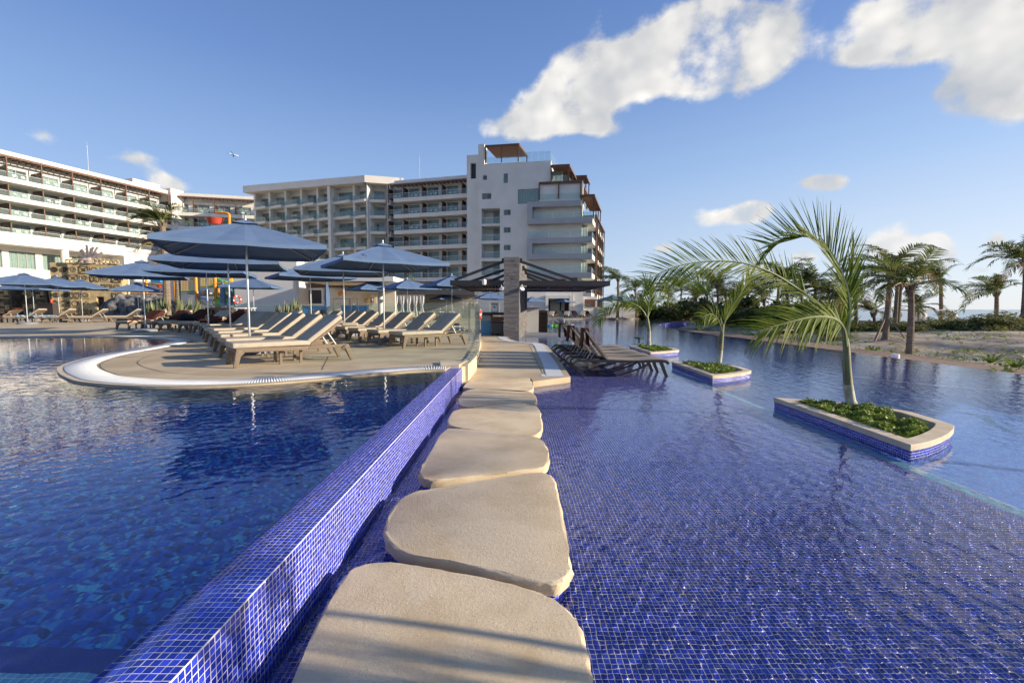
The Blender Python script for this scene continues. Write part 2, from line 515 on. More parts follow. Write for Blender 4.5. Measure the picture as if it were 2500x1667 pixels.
# ------------------------------------------------------------------ mesh building
class MB:
    def __init__(self):
        self.v, self.f, self.mi = [], [], []
        self.cur = 0
        self.X = None

    def add(self, vs, fs):
        b = len(self.v)
        if self.X is not None:
            vs = [self.X @ Vector(p) for p in vs]
        self.v.extend(tuple(p) for p in vs)
        for f in fs:
            self.f.append(tuple(i + b for i in f))
            self.mi.append(self.cur)
        return self

    def box(self, x0, x1, y0, y1, z0, z1):
        return self.add([(x0, y0, z0), (x1, y0, z0), (x1, y1, z0), (x0, y1, z0), (x0, y0, z1), (x1, y0, z1), (x1, y1, z1), (x0, y1, z1)],
                        [(0, 3, 2, 1), (4, 5, 6, 7), (0, 1, 5, 4), (1, 2, 6, 5), (2, 3, 7, 6), (3, 0, 4, 7)])

    def cbox(self, c, s):
        return self.box(c[0] - s[0] / 2, c[0] + s[0] / 2, c[1] - s[1] / 2, c[1] + s[1] / 2, c[2] - s[2] / 2, c[2] + s[2] / 2)

    def bar(self, p, q, w, h=None, up=(0, 0, 1), w2=None, h2=None):
        """A straight bar of rectangular section from p to q."""
        h = h or w
        w2 = w2 or w
        h2 = h2 or h
        p, q = Vector(p), Vector(q)
        d = (q - p).normalized()
        up = Vector(up)
        if abs(d.dot(up)) > 0.98:
            up = Vector((1, 0, 0))
        s = d.cross(up).normalized()
        u = s.cross(d)
        vs = []
        for c, a, b in ((p, w, h), (q, w2, h2)):
            for i, j in ((-1, -1), (1, -1), (1, 1), (-1, 1)):
                vs.append(c + s * i * a / 2 + u * j * b / 2)
        return self.add(vs, [(0, 1, 2, 3), (7, 6, 5, 4), (0, 4, 5, 1), (1, 5, 6, 2), (2, 6, 7, 3), (3, 7, 4, 0)])

    def tube(self, pts, r, n=8, caps=True):
        pts = [Vector(p) for p in pts]
        rs = r if isinstance(r, (list, tuple)) else [r] * len(pts)
        vs, fs = [], []
        ref = Vector((0, 0, 1))
        for i, p in enumerate(pts):
            d = (pts[min(i + 1, len(pts) - 1)] - pts[max(i - 1, 0)]).normalized()
            if abs(d.dot(ref)) > 0.97:
                ref = Vector((0, 1, 0)) if abs(d.y) < 0.9 else Vector((1, 0, 0))
            s = d.cross(ref).normalized()
            ref = s.cross(d).normalized()
            for k in range(n):
                a = 2 * PI * k / n
                vs.append(p + (s * math.cos(a) + ref * math.sin(a)) * rs[i])
        for i in range(len(pts) - 1):
            for k in range(n):
                a, b = i * n + k, i * n + (k + 1) % n
                fs.append((a, b, b + n, a + n))
        if caps:
            fs.append(tuple(range(n - 1, -1, -1)))
            fs.append(tuple((len(pts) - 1) * n + k for k in range(n)))
        return self.add(vs, fs)

    def lathe(self, prof, n=16, c=(0, 0, 0)):
        vs, fs = [], []
        for r, z in prof:
            for k in range(n):
                a = 2 * PI * k / n
                vs.append((c[0] + r * math.cos(a), c[1] + r * math.sin(a), c[2] + z))
        for i in range(len(prof) - 1):
            for k in range(n):
                a, b = i * n + k, i * n + (k + 1) % n
                fs.append((a, b, b + n, a + n))
        fs.append(tuple(range(n - 1, -1, -1)))
        fs.append(tuple((len(prof) - 1) * n + k for k in range(n)))
        return self.add(vs, fs)

    def prism(self, poly, z0, z1, bottom=True):
        n = len(poly)
        area = sum(poly[i][0] * poly[(i + 1) % n][1] - poly[(i + 1) % n][0] * poly[i][1] for i in range(n))
        if area < 0:
            poly = poly[::-1]
        vs = [(p[0], p[1], z0) for p in poly] + [(p[0], p[1], z1) for p in poly]
        fs = [tuple(range(n, 2 * n))] + [(i, (i + 1) % n, n + (i + 1) % n, n + i) for i in range(n)]
        if bottom:
            fs.append(tuple(range(n - 1, -1, -1)))
        return self.add(vs, fs)

    def mesh(self, name, mats, smooth=False, bevel=0):
        m = bpy.data.meshes.new(name)
        m.from_pydata(self.v, [], self.f)
        for mm in (mats if isinstance(mats, (list, tuple)) else [mats]):
            m.materials.append(mm)
        if any(self.mi):
            m.polygons.foreach_set('material_index', self.mi)
        if smooth:
            m.shade_smooth()
            try:
                m.set_sharp_from_angle(angle=R(40))
            except Exception:
                pass
        m.update()
        return m

    def build(self, name, mats, parent=None, smooth=False, bevel=0, loc=None):
        o = link(name, self.mesh(name, mats, smooth), parent)
        if bevel:
            b = o.modifiers.new('bevel', 'BEVEL')
            b.width = bevel
            b.segments = 2
            b.limit_method = 'ANGLE'
        if loc is not None:
            o.location = loc
        return o


def link(name, data, parent=None, loc=None, rot=None):
    o = bpy.data.objects.new(name, data)
    COL.objects.link(o)
    if parent is not None:
        o.parent = parent
    if loc is not None:
        o.location = loc
    if rot is not None:
        o.rotation_euler = rot
    return o


def tag(o, label, cat, group=None, kind=None):
    if label:
        o['label'] = label
    if cat:
        o['category'] = cat
    if group:
        o['group'] = group
    if kind:
        o['kind'] = kind
    return o


def thing(name, label, cat, loc=(0, 0, 0), rz=0, group=None):
    o = bpy.data.objects.new(name, None)
    o.empty_display_size = 0.2
    COL.objects.link(o)
    o.location = loc
    o.rotation_euler = (0, 0, rz)
    return tag(o, label, cat, group)


def struct(o):
    o['kind'] = 'structure'
    return o


def dup(root, loc, rz=0.0, label=None, s=None):
    """A copy of a thing with copies of its parts and sub-parts (mesh data shared)."""
    def cp(o, par):
        c = o.copy()
        COL.objects.link(c)
        if par is not None:
            c.parent = par
        for ch in KIDS.get(o.name, ()):
            cp(ch, c)
        return c
    KIDS = {}
    stack = [root]
    while stack:
        a = stack.pop()
        KIDS[a.name] = list(a.children)
        stack.extend(a.children)
    c = cp(root, None)
    c.location = loc
    c.rotation_euler = (0, 0, rz)
    if s:
        c.scale = (s, s, s) if not isinstance(s, (tuple, list)) else s
    if label:
        c['label'] = label
    return c


def np_mesh(name, v, q, mats, smooth=False, rnd=None):
    m = bpy.data.meshes.new(name)
    v = np.asarray(v, np.float32)
    q = np.asarray(q, np.int32)
    k = q.shape[1]
    m.vertices.add(len(v))
    m.vertices.foreach_set('co', v.ravel())
    m.loops.add(q.size)
    m.loops.foreach_set('vertex_index', q.ravel())
    m.polygons.add(len(q))
    m.polygons.foreach_set('loop_start', np.arange(0, q.size, k, dtype=np.int32))
    m.polygons.foreach_set('loop_total', np.full(len(q), k, np.int32))
    m.update(calc_edges=True)
    m.materials.append(mats)
    if rnd is not None:
        a = m.attributes.new('rnd', 'FLOAT', 'FACE')
        a.data.foreach_set('value', np.asarray(rnd, np.float32))
    if smooth:
        m.shade_smooth()
    return m


def smoothline(pts, n=6, closed=False):
    """Catmull-Rom through plan or space points."""
    P = [Vector(p) for p in pts]
    out = []
    L = len(P)
    rng = range(L if closed else L - 1)
    for i in rng:
        if closed:
            a, b, c, d = P[(i - 1) % L], P[i], P[(i + 1) % L], P[(i + 2) % L]
        else:
            a, b, c, d = P[max(i - 1, 0)], P[i], P[i + 1], P[min(i + 2, L - 1)]
        for k in range(n):
            t = k / n
            out.append(0.5 * ((2 * b) + (c - a) * t + (2 * a - 5 * b + 4 * c - d) * t * t + (3 * b - a - 3 * c + d) * t ** 3))
    if not closed:
        out.append(P[-1])
    return out


def offset(line, d):
    """Offset an open plan polyline to its left by d."""
    out = []
    for i, p in enumerate(line):
        a, b = line[max(i - 1, 0)], line[min(i + 1, len(line) - 1)]
        t = (Vector(b) - Vector(a)).to_2d().normalized()
        out.append(Vector((p[0] - t.y * d, p[1] + t.x * d)))
    return out


def strip(name, l0, l1, z0, m, parent=None, z1=None):
    b = MB()
    n = min(len(l0), len(l1))
    vs = [(p[0], p[1], z0) for p in l0[:n]] + [(p[0], p[1], z0 if z1 is None else z1) for p in l1[:n]]
    fs = [(i, i + 1, n + i + 1, n + i) for i in range(n - 1)]
    a, c, e = Vector(vs[0]), Vector(vs[1]), Vector(vs[n + 1])
    if (c - a).cross(e - a).z < 0:
        fs = [f[::-1] for f in fs]
    b.add(vs, fs)
    return b.build(name, m, parent)


def tri_poly(poly):
    """Triangulated plan polygon (may be concave)."""
    from mathutils.geometry import tessellate_polygon
    return tessellate_polygon([[Vector((p[0], p[1], 0)) for p in poly]])


def slab(name, poly, z0, z1, m, parent=None):
    """Solid slab over a possibly concave plan polygon."""
    n = len(poly)
    area = sum(poly[i][0] * poly[(i + 1) % n][1] - poly[(i + 1) % n][0] * poly[i][1] for i in range(n))
    if area < 0:
        poly = poly[::-1]
    b = MB()
    vs = [(p[0], p[1], z1) for p in poly] + [(p[0], p[1], z0) for p in poly]
    fs = []
    for t in tri_poly(poly):
        a, c, d = (Vector(vs[i]) for i in t)
        fs.append(t if (c - a).cross(d - a).z > 0 else t[::-1])
    fs += [(n + i, n + (i + 1) % n, (i + 1) % n, i) for i in range(n)]
    b.add(vs, fs)
    return b.build(name, m, parent)


def to_px(p):
    q = C3.transposed() @ (Vector(p) - Vector((0, 0, CH)))
    if q.z > -0.05:
        return None
    return 1250 + FPX * q.x / -q.z, 833.5 - FPX * q.y / -q.z, -q.z


Z_L, Z_R, Z_W, Z_F = -0.022, -0.38, -0.27, -0.48      # left water, right water, walkway, shelf floor
WX0, WX1, WY1 = -1.20, -0.92, 8.0                      # dividing wall


# ------------------------------------------------------------------ mosaic tiles as geometry
def tile_proto():
    a, b, h = TS * 0.448, TS * 0.438, 0.0004
    v = [(-a, -a, 0), (a, -a, 0), (a, a, 0), (-a, a, 0), (-b, -b, h), (b, -b, h), (b, b, h), (-b, b, h)]
    f = [(4, 5, 6, 7), (0, 1, 5, 4), (1, 2, 6, 5), (2, 3, 7, 6), (3, 0, 4, 7)]
    return np.array(v), np.array(f)


TV, TF = tile_proto()
_tb = MB()
_tb.add([tuple(p) for p in TV], [tuple(f) for f in TF])
TILE_MESH = _tb.mesh('tile', M['tile'])


def lay_tiles(parent, frames, maxparts=300, minpx=9.5, receiver=False, seed=1):
    """frames: (centre, u, v, normal).  The largest in view become parts, the rest one mesh."""
    if not frames:
        return
    C = np.array([f[0] for f in frames], float)
    U = np.array([f[1] for f in frames], float)
    V = np.array([f[2] for f in frames], float)
    N = np.array([f[3] for f in frames], float)
    rj = np.random.RandomState(seed + 77)
    j1, j2 = rj.normal(0, 0.011, (len(C), 1)), rj.normal(0, 0.011, (len(C), 1))
    U, V, N = U + N * j1, V + N * j2, N - U * j1 - V * j2
    C = C + U * rj.normal(0, 0.0004, (len(C), 1)) + V * rj.normal(0, 0.0004, (len(C), 1))
    cand = []
    camp = np.array((0, 0, CH))
    for i, c in enumerate(C):
        d = camp - c
        dist = np.linalg.norm(d)
        if dist > 3.6 or N[i] @ d <= 0:
            continue
        q = to_px(c)
        if q is None or not (-5 < q[0] < 2505 and -5 < q[1] < 1672):
            continue
        if FPX * TS / q[2] >= minpx:
            cand.append((q[2] / max(0.15, (N[i] @ d) / dist) ** 0.5, i))
    cand.sort()
    parts = set(i for _, i in cand[:maxparts])
    for i in sorted(parts):
        o = link('tile', TILE_MESH, parent)
        m = Matrix((U[i], V[i], N[i])).transposed().to_4x4()
        m.translation = C[i]
        o.matrix_local = m
        if receiver:
            o.cycles.is_caustics_receiver = True
    rest = np.array([i for i in range(len(C)) if i not in parts])
    if len(rest):
        v = C[rest][:, None, :] + TV[None, :, 0:1] * U[rest][:, None, :] + TV[None, :, 1:2] * V[rest][:, None, :] + TV[None, :, 2:3] * N[rest][:, None, :]
        q = TF[None] + (np.arange(len(rest)) * 8)[:, None, None]
        rs = np.random.RandomState(seed)
        o = link('tiles', np_mesh('tiles', v.reshape(-1, 3), q.reshape(-1, 4), M['tiles'], rnd=np.repeat(rs.rand(len(rest)), 5)), parent)
        o['kind'] = 'stuff'
        if receiver:
            o.cycles.is_caustics_receiver = True
        return o


# ------------------------------------------------------------------ dividing wall
def wall_x(y):
    return -0.965 + 0.0135 * (y - 1.2)


def wall_z(i, y):
    """The wall's top dips under the water on its pool side."""
    return -0.012 - (0.0045 - 0.0031 * (y - 1.2) / 6.8) * max(0.0, i - 5.0)


def dividing_wall():
    NC = 9
    ys = np.arange(0.45, WY1 + 0.01, 0.15)
    ys[-1] = WY1
    b = MB()
    vs, fs = [], []
    k = NC + 3
    for y in ys:
        x = wall_x(y) - 0.003
        vs.append((x, y, -1.5))
        for i in range(NC + 1):
            vs.append((x - i * TS, y, wall_z(i - 0.5, y)))
        vs.append((x - NC * TS, y, -1.5))
    for j in range(len(ys) - 1):
        for i in range(k - 1):
            fs.append((j * k + i, (j + 1) * k + i, (j + 1) * k + i + 1, j * k + i + 1))
    fs.append(tuple(range(k)))
    fs.append(tuple((len(ys) - 1) * k + i for i in range(k - 1, -1, -1)))
    b.add(vs, fs)
    w = b.build('pool_wall', M['grout'])
    struct(w)
    fr = []
    ny = int((WY1 - 0.47) / TS)
    for j in range(ny):
        y = 0.47 + (j + 0.5) * TS
        x = wall_x(y) - 0.003
        for i in range(NC):
            z0, z1 = wall_z(i - 0.5, y), wall_z(i + 0.5, y)
            u = Vector((TS, 0, z0 - z1)).normalized()
            n = Vector((-u.z, 0, u.x))
            fr.append(((x - (i + 0.5) * TS, y, (z0 + z1) / 2), tuple(u), (0, 1, 0), tuple(n)))
        for i in range(17):
            fr.append(((x, y, -0.017 - (i + 0.5) * TS), (0.0135, 1, 0), (0, 0, 1), (1, -0.0135, 0)))
    lay_tiles(w, fr)
    return w


dividing_wall()


# ------------------------------------------------------------------ right pool: shelf, deep floor, edge
EDGE = [(11.3, 0.3), (11.3, 10), (11.3, 18), (11.2, 22), (10.85, 26), (10.9, 29), (11.4, 33.5), (12.3, 38), (13.6, 42), (16, 46.5), (18.4, 50), (20.3, 53), (20.8, 56), (19.5, 59), (17, 61)]
EDGE = [(p.x, p.y) for p in smoothline([(a, b, 0) for a, b in EDGE], 4)]
STEP_X = 3.74


YE = 0.95 + int((4.3 - 0.95) / TS) * TS


def right_pool():
    fl = link('pool_shelf_floor', np_mesh('pool_shelf_floor', [(-0.93, 0.3, Z_F), (STEP_X, 0.3, Z_F), (STEP_X, YE, Z_F), (-0.93, YE, Z_F)], [(0, 1, 2, 3)], M['grout']))
    struct(fl)
    fl.cycles.is_caustics_receiver = True
    fr = []
    for j in range(int((4.3 - 0.95) / TS)):
        y = 0.95 + (j + 0.5) * TS
        x = -0.92 - 1.5 * TS
        while x < min(STEP_X - 0.14, 1.16 * y + 0.55):
            fr.append(((x, y, Z_F), (1, 0, 0), (0, 1, 0), (0, 0, 1)))
            x += TS
    lay_tiles(fl, fr, receiver=True, seed=3)
    far = link('pool_shelf_floor', np_mesh('pool_shelf_far', [(-0.93, YE, Z_F), (STEP_X, YE, Z_F), (STEP_X, 21, Z_F), (-0.93, 21, Z_F)], [(0, 1, 2, 3)], M['mosaic']))
    struct(far)
    far.cycles.is_caustics_receiver = True
    b = MB()
    b.add([(STEP_X, 0.3, -1.5), (40, 0.3, -1.5), (40, 62, -1.5), (STEP_X, 62, -1.5), (-1, 21, -1.5), (STEP_X, 21, -1.5), (-1, 62, -1.5)], [(0, 1, 2, 3), (4, 5, 3, 6)])
    b.add([(STEP_X, 0.3, -1.5), (STEP_X, 21, -1.5), (STEP_X, 21, Z_F), (STEP_X, 0.3, Z_F)], [(3, 2, 1, 0)])
    d = struct(b.build('pool_floor', M['lagoon']))
    d.cycles.is_caustics_receiver = True
    # light blue edge strip of the shelf, and the curved underwater bench beside it
    s = MB()
    s.box(STEP_X - 0.12, STEP_X - 0.02, 0.3, 21, Z_F, Z_F + 0.006)
    e = struct(s.build('shelf_edge_strip', M['cyan']))
    e.cycles.is_caustics_receiver = True
    line = smoothline([(11, 2.6, 0), (8.6, 4.0, 0), (7.0, 4.9, 0), (6.3, 5.3, 0), (6.4, 5.9, 0), (6.7, 6.4, 0), (6.0, 6.9, 0), (5.3, 7.0, 0)], 6)
    strip('bench_edge_strip', line, offset(line, 0.10), -0.78, M['cyan'])['kind'] = 'structure'
    line = smoothline([(9.5, 8.2, 0), (8.2, 9.3, 0), (7.6, 10.6, 0), (7.9, 12.5, 0)], 6)
    strip('bench_edge_strip', line, offset(line, 0.12), -0.9, M['cyan'])['kind'] = 'structure'
    # infinity edge
    inner = [Vector(p) for p in EDGE]
    outer = offset(inner, -0.16)
    b = MB()
    n = len(inner)
    vs = [(p.x, p.y, Z_R - 0.012) for p in inner] + [(p.x, p.y, Z_R - 0.03) for p in outer] + [(p.x, p.y, -1.75) for p in outer] + [(p.x, p.y, -1.5) for p in inner]
    fs = []
    for i in range(n - 1):
        for k in range(3):
            fs.append((k * n + i, (k + 1) * n + i, (k + 1) * n + i + 1, k * n + i + 1))
        fs.append((3 * n + i, i, i + 1, 3 * n + i + 1))
    b.add(vs, fs)
    struct(b.build('infinity_edge', mosaic_mat('edge_mosaic', [(0.07, 0.06, 0.38), (0.09, 0.075, 0.44), (0.06, 0.05, 0.33)], (0.3, 0.28, 0.45), axis='XZ', pitch=0.06, gw=0.1)))


right_pool()


def waves(X, Y, sp, seed, amp, th0, lam0=0.075, n=34):
    rs = np.random.RandomState(seed)
    Z = np.zeros_like(X)
    # slow patches where the ripples are stronger or weaker
    patch = 0.75 + 0.35 * np.sin(0.9 * X + 0.5 * Y + rs.rand() * 6) * np.sin(0.55 * Y - 0.7 * X + rs.rand() * 6)
    for i in range(n):
        lam = lam0 * (1.10 ** i)
        th = th0 + rs.normal(0, 0.62)
        k = 2 * PI / lam
        a = amp * lam * min(1.0, (0.11 / lam)) ** 1.25 * (0.55 + 0.6 * rs.rand()) / math.sqrt(n)
        fade = np.clip((lam / sp - 2.6) / 2.0, 0, 1)
        Z += a * fade * np.sin(k * (math.cos(th) * X + math.sin(th) * Y) + rs.rand() * 6.28)
    return Z * patch


def water_sheet(name, y0, y1, xl, xr, z, m, seed, amp, th0, nc, rowk=0.0052, n=34, lam0=0.075):
    ys = [y0]
    while ys[-1] < y1:
        ys.append(ys[-1] + max(0.0095, rowk * ys[-1]))
    ys[-1] = y1
    ys = np.array(ys)
    s = np.linspace(0, 1, nc + 1)
    XL = np.array([xl(y) for y in ys])
    XR = np.array([xr(y) for y in ys])
    X = XL[:, None] + (XR - XL)[:, None] * s[None]
    Y = np.repeat(ys[:, None], nc + 1, 1)
    sp = np.maximum((XR - XL)[:, None] / nc, np.maximum(0.0095, rowk * ys)[:, None])
    Z = z + waves(X, Y, sp, seed, amp, th0, n=n, lam0=lam0)
    v = np.stack([X.ravel(), Y.ravel(), Z.ravel()], 1)
    i = np.arange(len(ys) * (nc + 1)).reshape(len(ys), nc + 1)
    q = np.stack([i[:-1, :-1].ravel(), i[:-1, 1:].ravel(), i[1:, 1:].ravel(), i[1:, :-1].ravel()], 1)
    o = link(name, np_mesh(name, v, q, m, smooth=True))
    o.cycles.is_caustics_caster = True
    return struct(o)


EY = np.array([p[1] for p in EDGE])
EX = np.array([p[0] for p in EDGE])
water_sheet('pool_water', 0.5, 60.5, lambda y: wall_x(y) - 0.03 if y < 8 else -1.0, lambda y: min(float(np.interp(y, EY, EX)) - 0.01, 1.35 * y + 1.6), Z_R, M['water'], 5, 0.024, R(165), 540, n=24, lam0=0.047)
water_sheet('deep_pool_water', 0.5, 17.5, lambda y: -1.45 * y - 2.2, lambda y: -1.06 if y < 7.7 else -1.06 - 0.3 * min(y - 7.7, 1.0), Z_L, M['waterd'], 9, 0.009, R(120), 360, n=24, lam0=0.06)

# ------------------------------------------------------------------ left pool shell
TIP = [(-1.13, 7.63), (-1.59, 7.52), (-2.37, 6.98), (-3.15, 6.36), (-3.93, 6.0), (-4.9, 5.95), (-5.94, 6.25), (-6.67, 6.73), (-7.38, 7.33), (-7.98, 7.99), (-8.55, 8.93), (-8.95, 9.86), (-9.2, 10.81), (-9.5, 11.88),
       (-9.95, 13.1), (-10.5, 14.0), (-11.5, 14.85), (-12.97, 15.6), (-14.6, 15.9), (-16.2, 15.6), (-18.5, 14.4), (-22, 12.2)]
TIP = [Vector((p.x, p.y)) for p in smoothline([(a, b, 0) for a, b in TIP], 5)]
FENCE_LINE = [(-0.84, 8.15), (-0.80, 9.4), (-0.90, 12), (-1.07, 15), (-1.28, 18), (-2.6, 20.3), (-5, 22.4), (-9, 24.8), (-14, 26.8), (-20, 28)]

b = MB()
b.add([(-40, 0.3, -1.05), (-1.05, 0.3, -1.05), (-1.05, 18, -1.05), (-40, 18, -1.05)], [(0, 1, 2, 3)])
o = struct(b.build('deep_pool_floor', M['deepmosaic']))
o.cycles.is_caustics_receiver = True
# light blue ledge in the near corner
b = MB()
b.box(-3.2, -1.23, 0.3, 1.47, -1.3, -0.2)
lg = struct(b.build('pool_ledge', M['tiles']))
b = MB()
b.box(-3.2, -1.30, 0.3, 1.36, -0.2, -0.194)
o = b.build('ledge_top', M['cyan'], lg)
o.cycles.is_caustics_receiver = True
lg.cycles.is_caustics_receiver = True

deck_poly = [(p.x, p.y) for p in TIP] + [(-34, 6), (-90, 4), (-130, 60), (-130, 125), (-20, 125)] + FENCE_LINE[::-1] + [(-0.90, 8.02), (-1.10, 8.02)]
deck = struct(slab('deck', deck_poly, -1.5, 0, M['concrete']))
rim = strip('pool_rim', TIP, offset(TIP, -0.075), 0.006, M['coping'])
struct(rim)
ch = struct(strip('overflow_channel', offset(TIP, -0.08), offset(TIP, -0.50), 0.004, M['channel']))
# plastic bars of the overflow grating
vv, qq = [], []
acc = 0.0
o0, o1 = offset(TIP, -0.085), offset(TIP, -0.49)
for i in range(len(TIP) - 1):
    seg = (TIP[i + 1] - TIP[i]).length
    t = -acc
    while t < seg:
        if t >= 0:
            f = t / seg
            a = o0[i].lerp(o0[i + 1], f)
            c = o1[i].lerp(o1[i + 1], f)
            d = (TIP[i + 1] - TIP[i]).normalized() * 0.0125
            k = len(vv)
            for z in (0.006, 0.016):
                vv += [(a.x - d.x, a.y - d.y, z), (a.x + d.x, a.y + d.y, z), (c.x + d.x, c.y + d.y, z), (c.x - d.x, c.y - d.y, z)]
            qq += [(k + 4, k + 5, k + 6, k + 7), (k, k + 1, k + 5, k + 4), (k + 1, k + 2, k + 6, k + 5), (k + 2, k + 3, k + 7, k + 6), (k + 3, k, k + 4, k + 7)]
        t += 0.037
    acc = (seg - t + 0.037) if False else (acc + seg) % 0.037
o = link('grate_bars', np_mesh('grate_bars', vv, qq, M['grate']), ch)
o['kind'] = 'stuff'
struct(strip('expansion_joint', offset(TIP, -0.53), offset(TIP, -0.542), 0.004, M['joint']))
ln = offset(TIP[8:62], -1.05)
struct(strip('expansion_joint', ln, offset(ln, -0.012), 0.004, M['joint']))
for (a, c) in (((-9.6, 9.2), (-4.4, 9.9)), ((-3.2, 7.6), (-3.9, 9.6)), ((-16, 18.5), (-3.5, 17.5)), ((-7.5, 14), (-14, 22)), ((-22, 22), (-6, 21))):
    dv = (Vector(c) - Vector(a)).normalized() * 0.009
    struct(strip('expansion_joint', [(a[0] - dv.y, a[1] + dv.x), (c[0] - dv.y, c[1] + dv.x)], [(a[0] + dv.y, a[1] - dv.x), (c[0] + dv.y, c[1] - dv.x)], 0.003, M['joint']))
# square drain cover and coping block
b = MB()
b.box(-0.14, 0.14, -0.1, 0.1, 0, 0.006)
for k in range(6):
    b.box(-0.12, 0.12, -0.085 + k * 0.03, -0.07 + k * 0.03, 0.006, 0.010)
dr = tag(b.build('drain_cover', M['channel'], loc=(-3.7, 6.75, 0.001)), 'small grey drain grating set in the deck by the pool tip', 'drain')
dr.rotation_euler = (0, 0, 0.2)
b = MB()
b.prism([(-1.27, 8.0), (-0.93, 8.0), (-0.86, 8.62), (-1.38, 8.62)], -0.05, 0.045)
tag(b.build('coping_block', M['coping'], bevel=0.008), 'pale stone coping block at the far end of the tiled wall', 'coping block')
# white curb along the deck under the glass fence
fl = [Vector(p) for p in FENCE_LINE]
fo = offset(fl, -0.05)
fi = offset(fl, 0.12)
b = MB()
n = len(fl)
vs = [(p.x, p.y, -0.35) for p in fo] + [(p.x, p.y, 0.03) for p in fo] + [(p.x, p.y, 0.03) for p in fi] + [(p.x, p.y, -0.1) for p in fi]
fs = [(k * n + i, k * n + i + 1, (k + 1) * n + i + 1, (k + 1) * n + i) for k in range(3) for i in range(n - 1)] + [(0, n, 2 * n, 3 * n), (n - 1, 4 * n - 1, 3 * n - 1, 2 * n - 1)]
b.add(vs, fs)
struct(b.build('deck_curb', M['coping']))

# ------------------------------------------------------------------ walkway and lower terrace
WALK_R = [(0.38, 8.13), (1.13, 8.70), (1.19, 10.8), (1.21, 13.4), (1.24, 15.8), (1.16, 16.9), (0.74, 17.45), (0.22, 18.0), (-0.05, 19.1), (-0.2, 20.7)]
walk = [(-0.91, 8.02), (0.36, 8.46)] + WALK_R + [(-0.2, 25.5), (-1, 26), (-1, 56.5), (6, 57.2), (13, 58.2), (17, 61), (18, 125), (-60, 125), (-60, 28), (-1.6, 17.0)]
struct(slab('walkway', walk, -1.5, Z_W, M['concrete']))
wr = [Vector(p) for p in WALK_R[1:]]
a0, a1 = offset(wr, 0.13), offset(wr, 0.46)
ov = struct(strip('overflow_channel', a0, a1, Z_W + 0.004, M['channel']))
b = MB()
for i in range(len(wr) - 1):
    L = (wr[i + 1] - wr[i]).length
    k = max(1, int(L / 0.04))
    for j in range(k):
        f = (j + 0.5) / k
        p, q = a0[i].lerp(a0[i + 1], f), a1[i].lerp(a1[i + 1], f)
        b.bar((p.x, p.y, Z_W + 0.008), (q.x, q.y, Z_W + 0.008), 0.034, 0.008)
o = b.build('grate_bars', M['grate'], ov)
o['kind'] = 'stuff'
b = MB()
b.prism([(0.55, 8.78), (0.62, 8.70), (0.98, 8.76), (0.99, 9.02), (0.6, 9.0)], Z_W + 0.001, Z_W + 0.006)
tag(b.build('white_inlay', M['grate']), 'short white rounded grating inlay in the walkway corner', 'grating')
struct(strip('expansion_joint', [(0.62, 9.15), (0.60, 11), (0.62, 16.5)], [(0.632, 9.15), (0.612, 11), (0.632, 16.5)], Z_W + 0.003, M['joint']))

# ------------------------------------------------------------------ stepping stones
STONES = [
    ([(655, 1610), (720, 1440), (790, 1325), (822, 1299), (870, 1290), (930, 1292), (1010, 1305), (1150, 1333), (1245, 1362), (1300, 1393), (1336, 1440), (1352, 1500), (1372, 1610), (1380, 1660), (1000, 1720), (640, 1680)], 'largest stepping stone at the bottom edge, streaked by palm shadows'),
    ([(881, 1215), (893, 1180), (915, 1148), (950, 1130), (1020, 1117), (1120, 1100), (1225, 1085), (1258, 1088), (1274, 1102), (1282, 1130), (1300, 1220), (1313, 1288), (1311, 1312), (1290, 1334), (1255, 1340), (1180, 1325), (1060, 1295), (935, 1272), (893, 1245)], 'big stepping stone with a brown stain, second along the wall'),
    ([(962, 1082), (980, 1050), (1005, 1005), (1020, 989), (1040, 984), (1120, 990), (1215, 1000), (1243, 1008), (1256, 1025), (1262, 1050), (1256, 1067), (1235, 1076), (1140, 1088), (1020, 1102), (985, 1102), (968, 1095)], 'middle-sized stepping stone with a fan of frond shadow on its top'),
    ([(1027, 968), (1036, 950), (1052, 940), (1090, 937), (1170, 932), (1220, 930), (1236, 937), (1243, 955), (1246, 982), (1238, 995), (1215, 1002), (1150, 995), (1070, 985), (1036, 978)], 'pale stepping stone crossed by straight shadow streaks'),
    ([(1052, 922), (1058, 907), (1070, 897), (1095, 893), (1160, 895), (1210, 898), (1226, 904), (1233, 915), (1229, 926), (1205, 929), (1120, 936), (1072, 934), (1056, 930)], 'small pale stepping stone, last free one before the walkway'),
    ([(1066, 886), (1078, 873), (1100, 868), (1205, 867), (1219, 873), (1226, 889), (1218, 897), (1200, 900), (1140, 896), (1070, 891)], 'flat stepping stone joined to the edge of the walkway'),
]
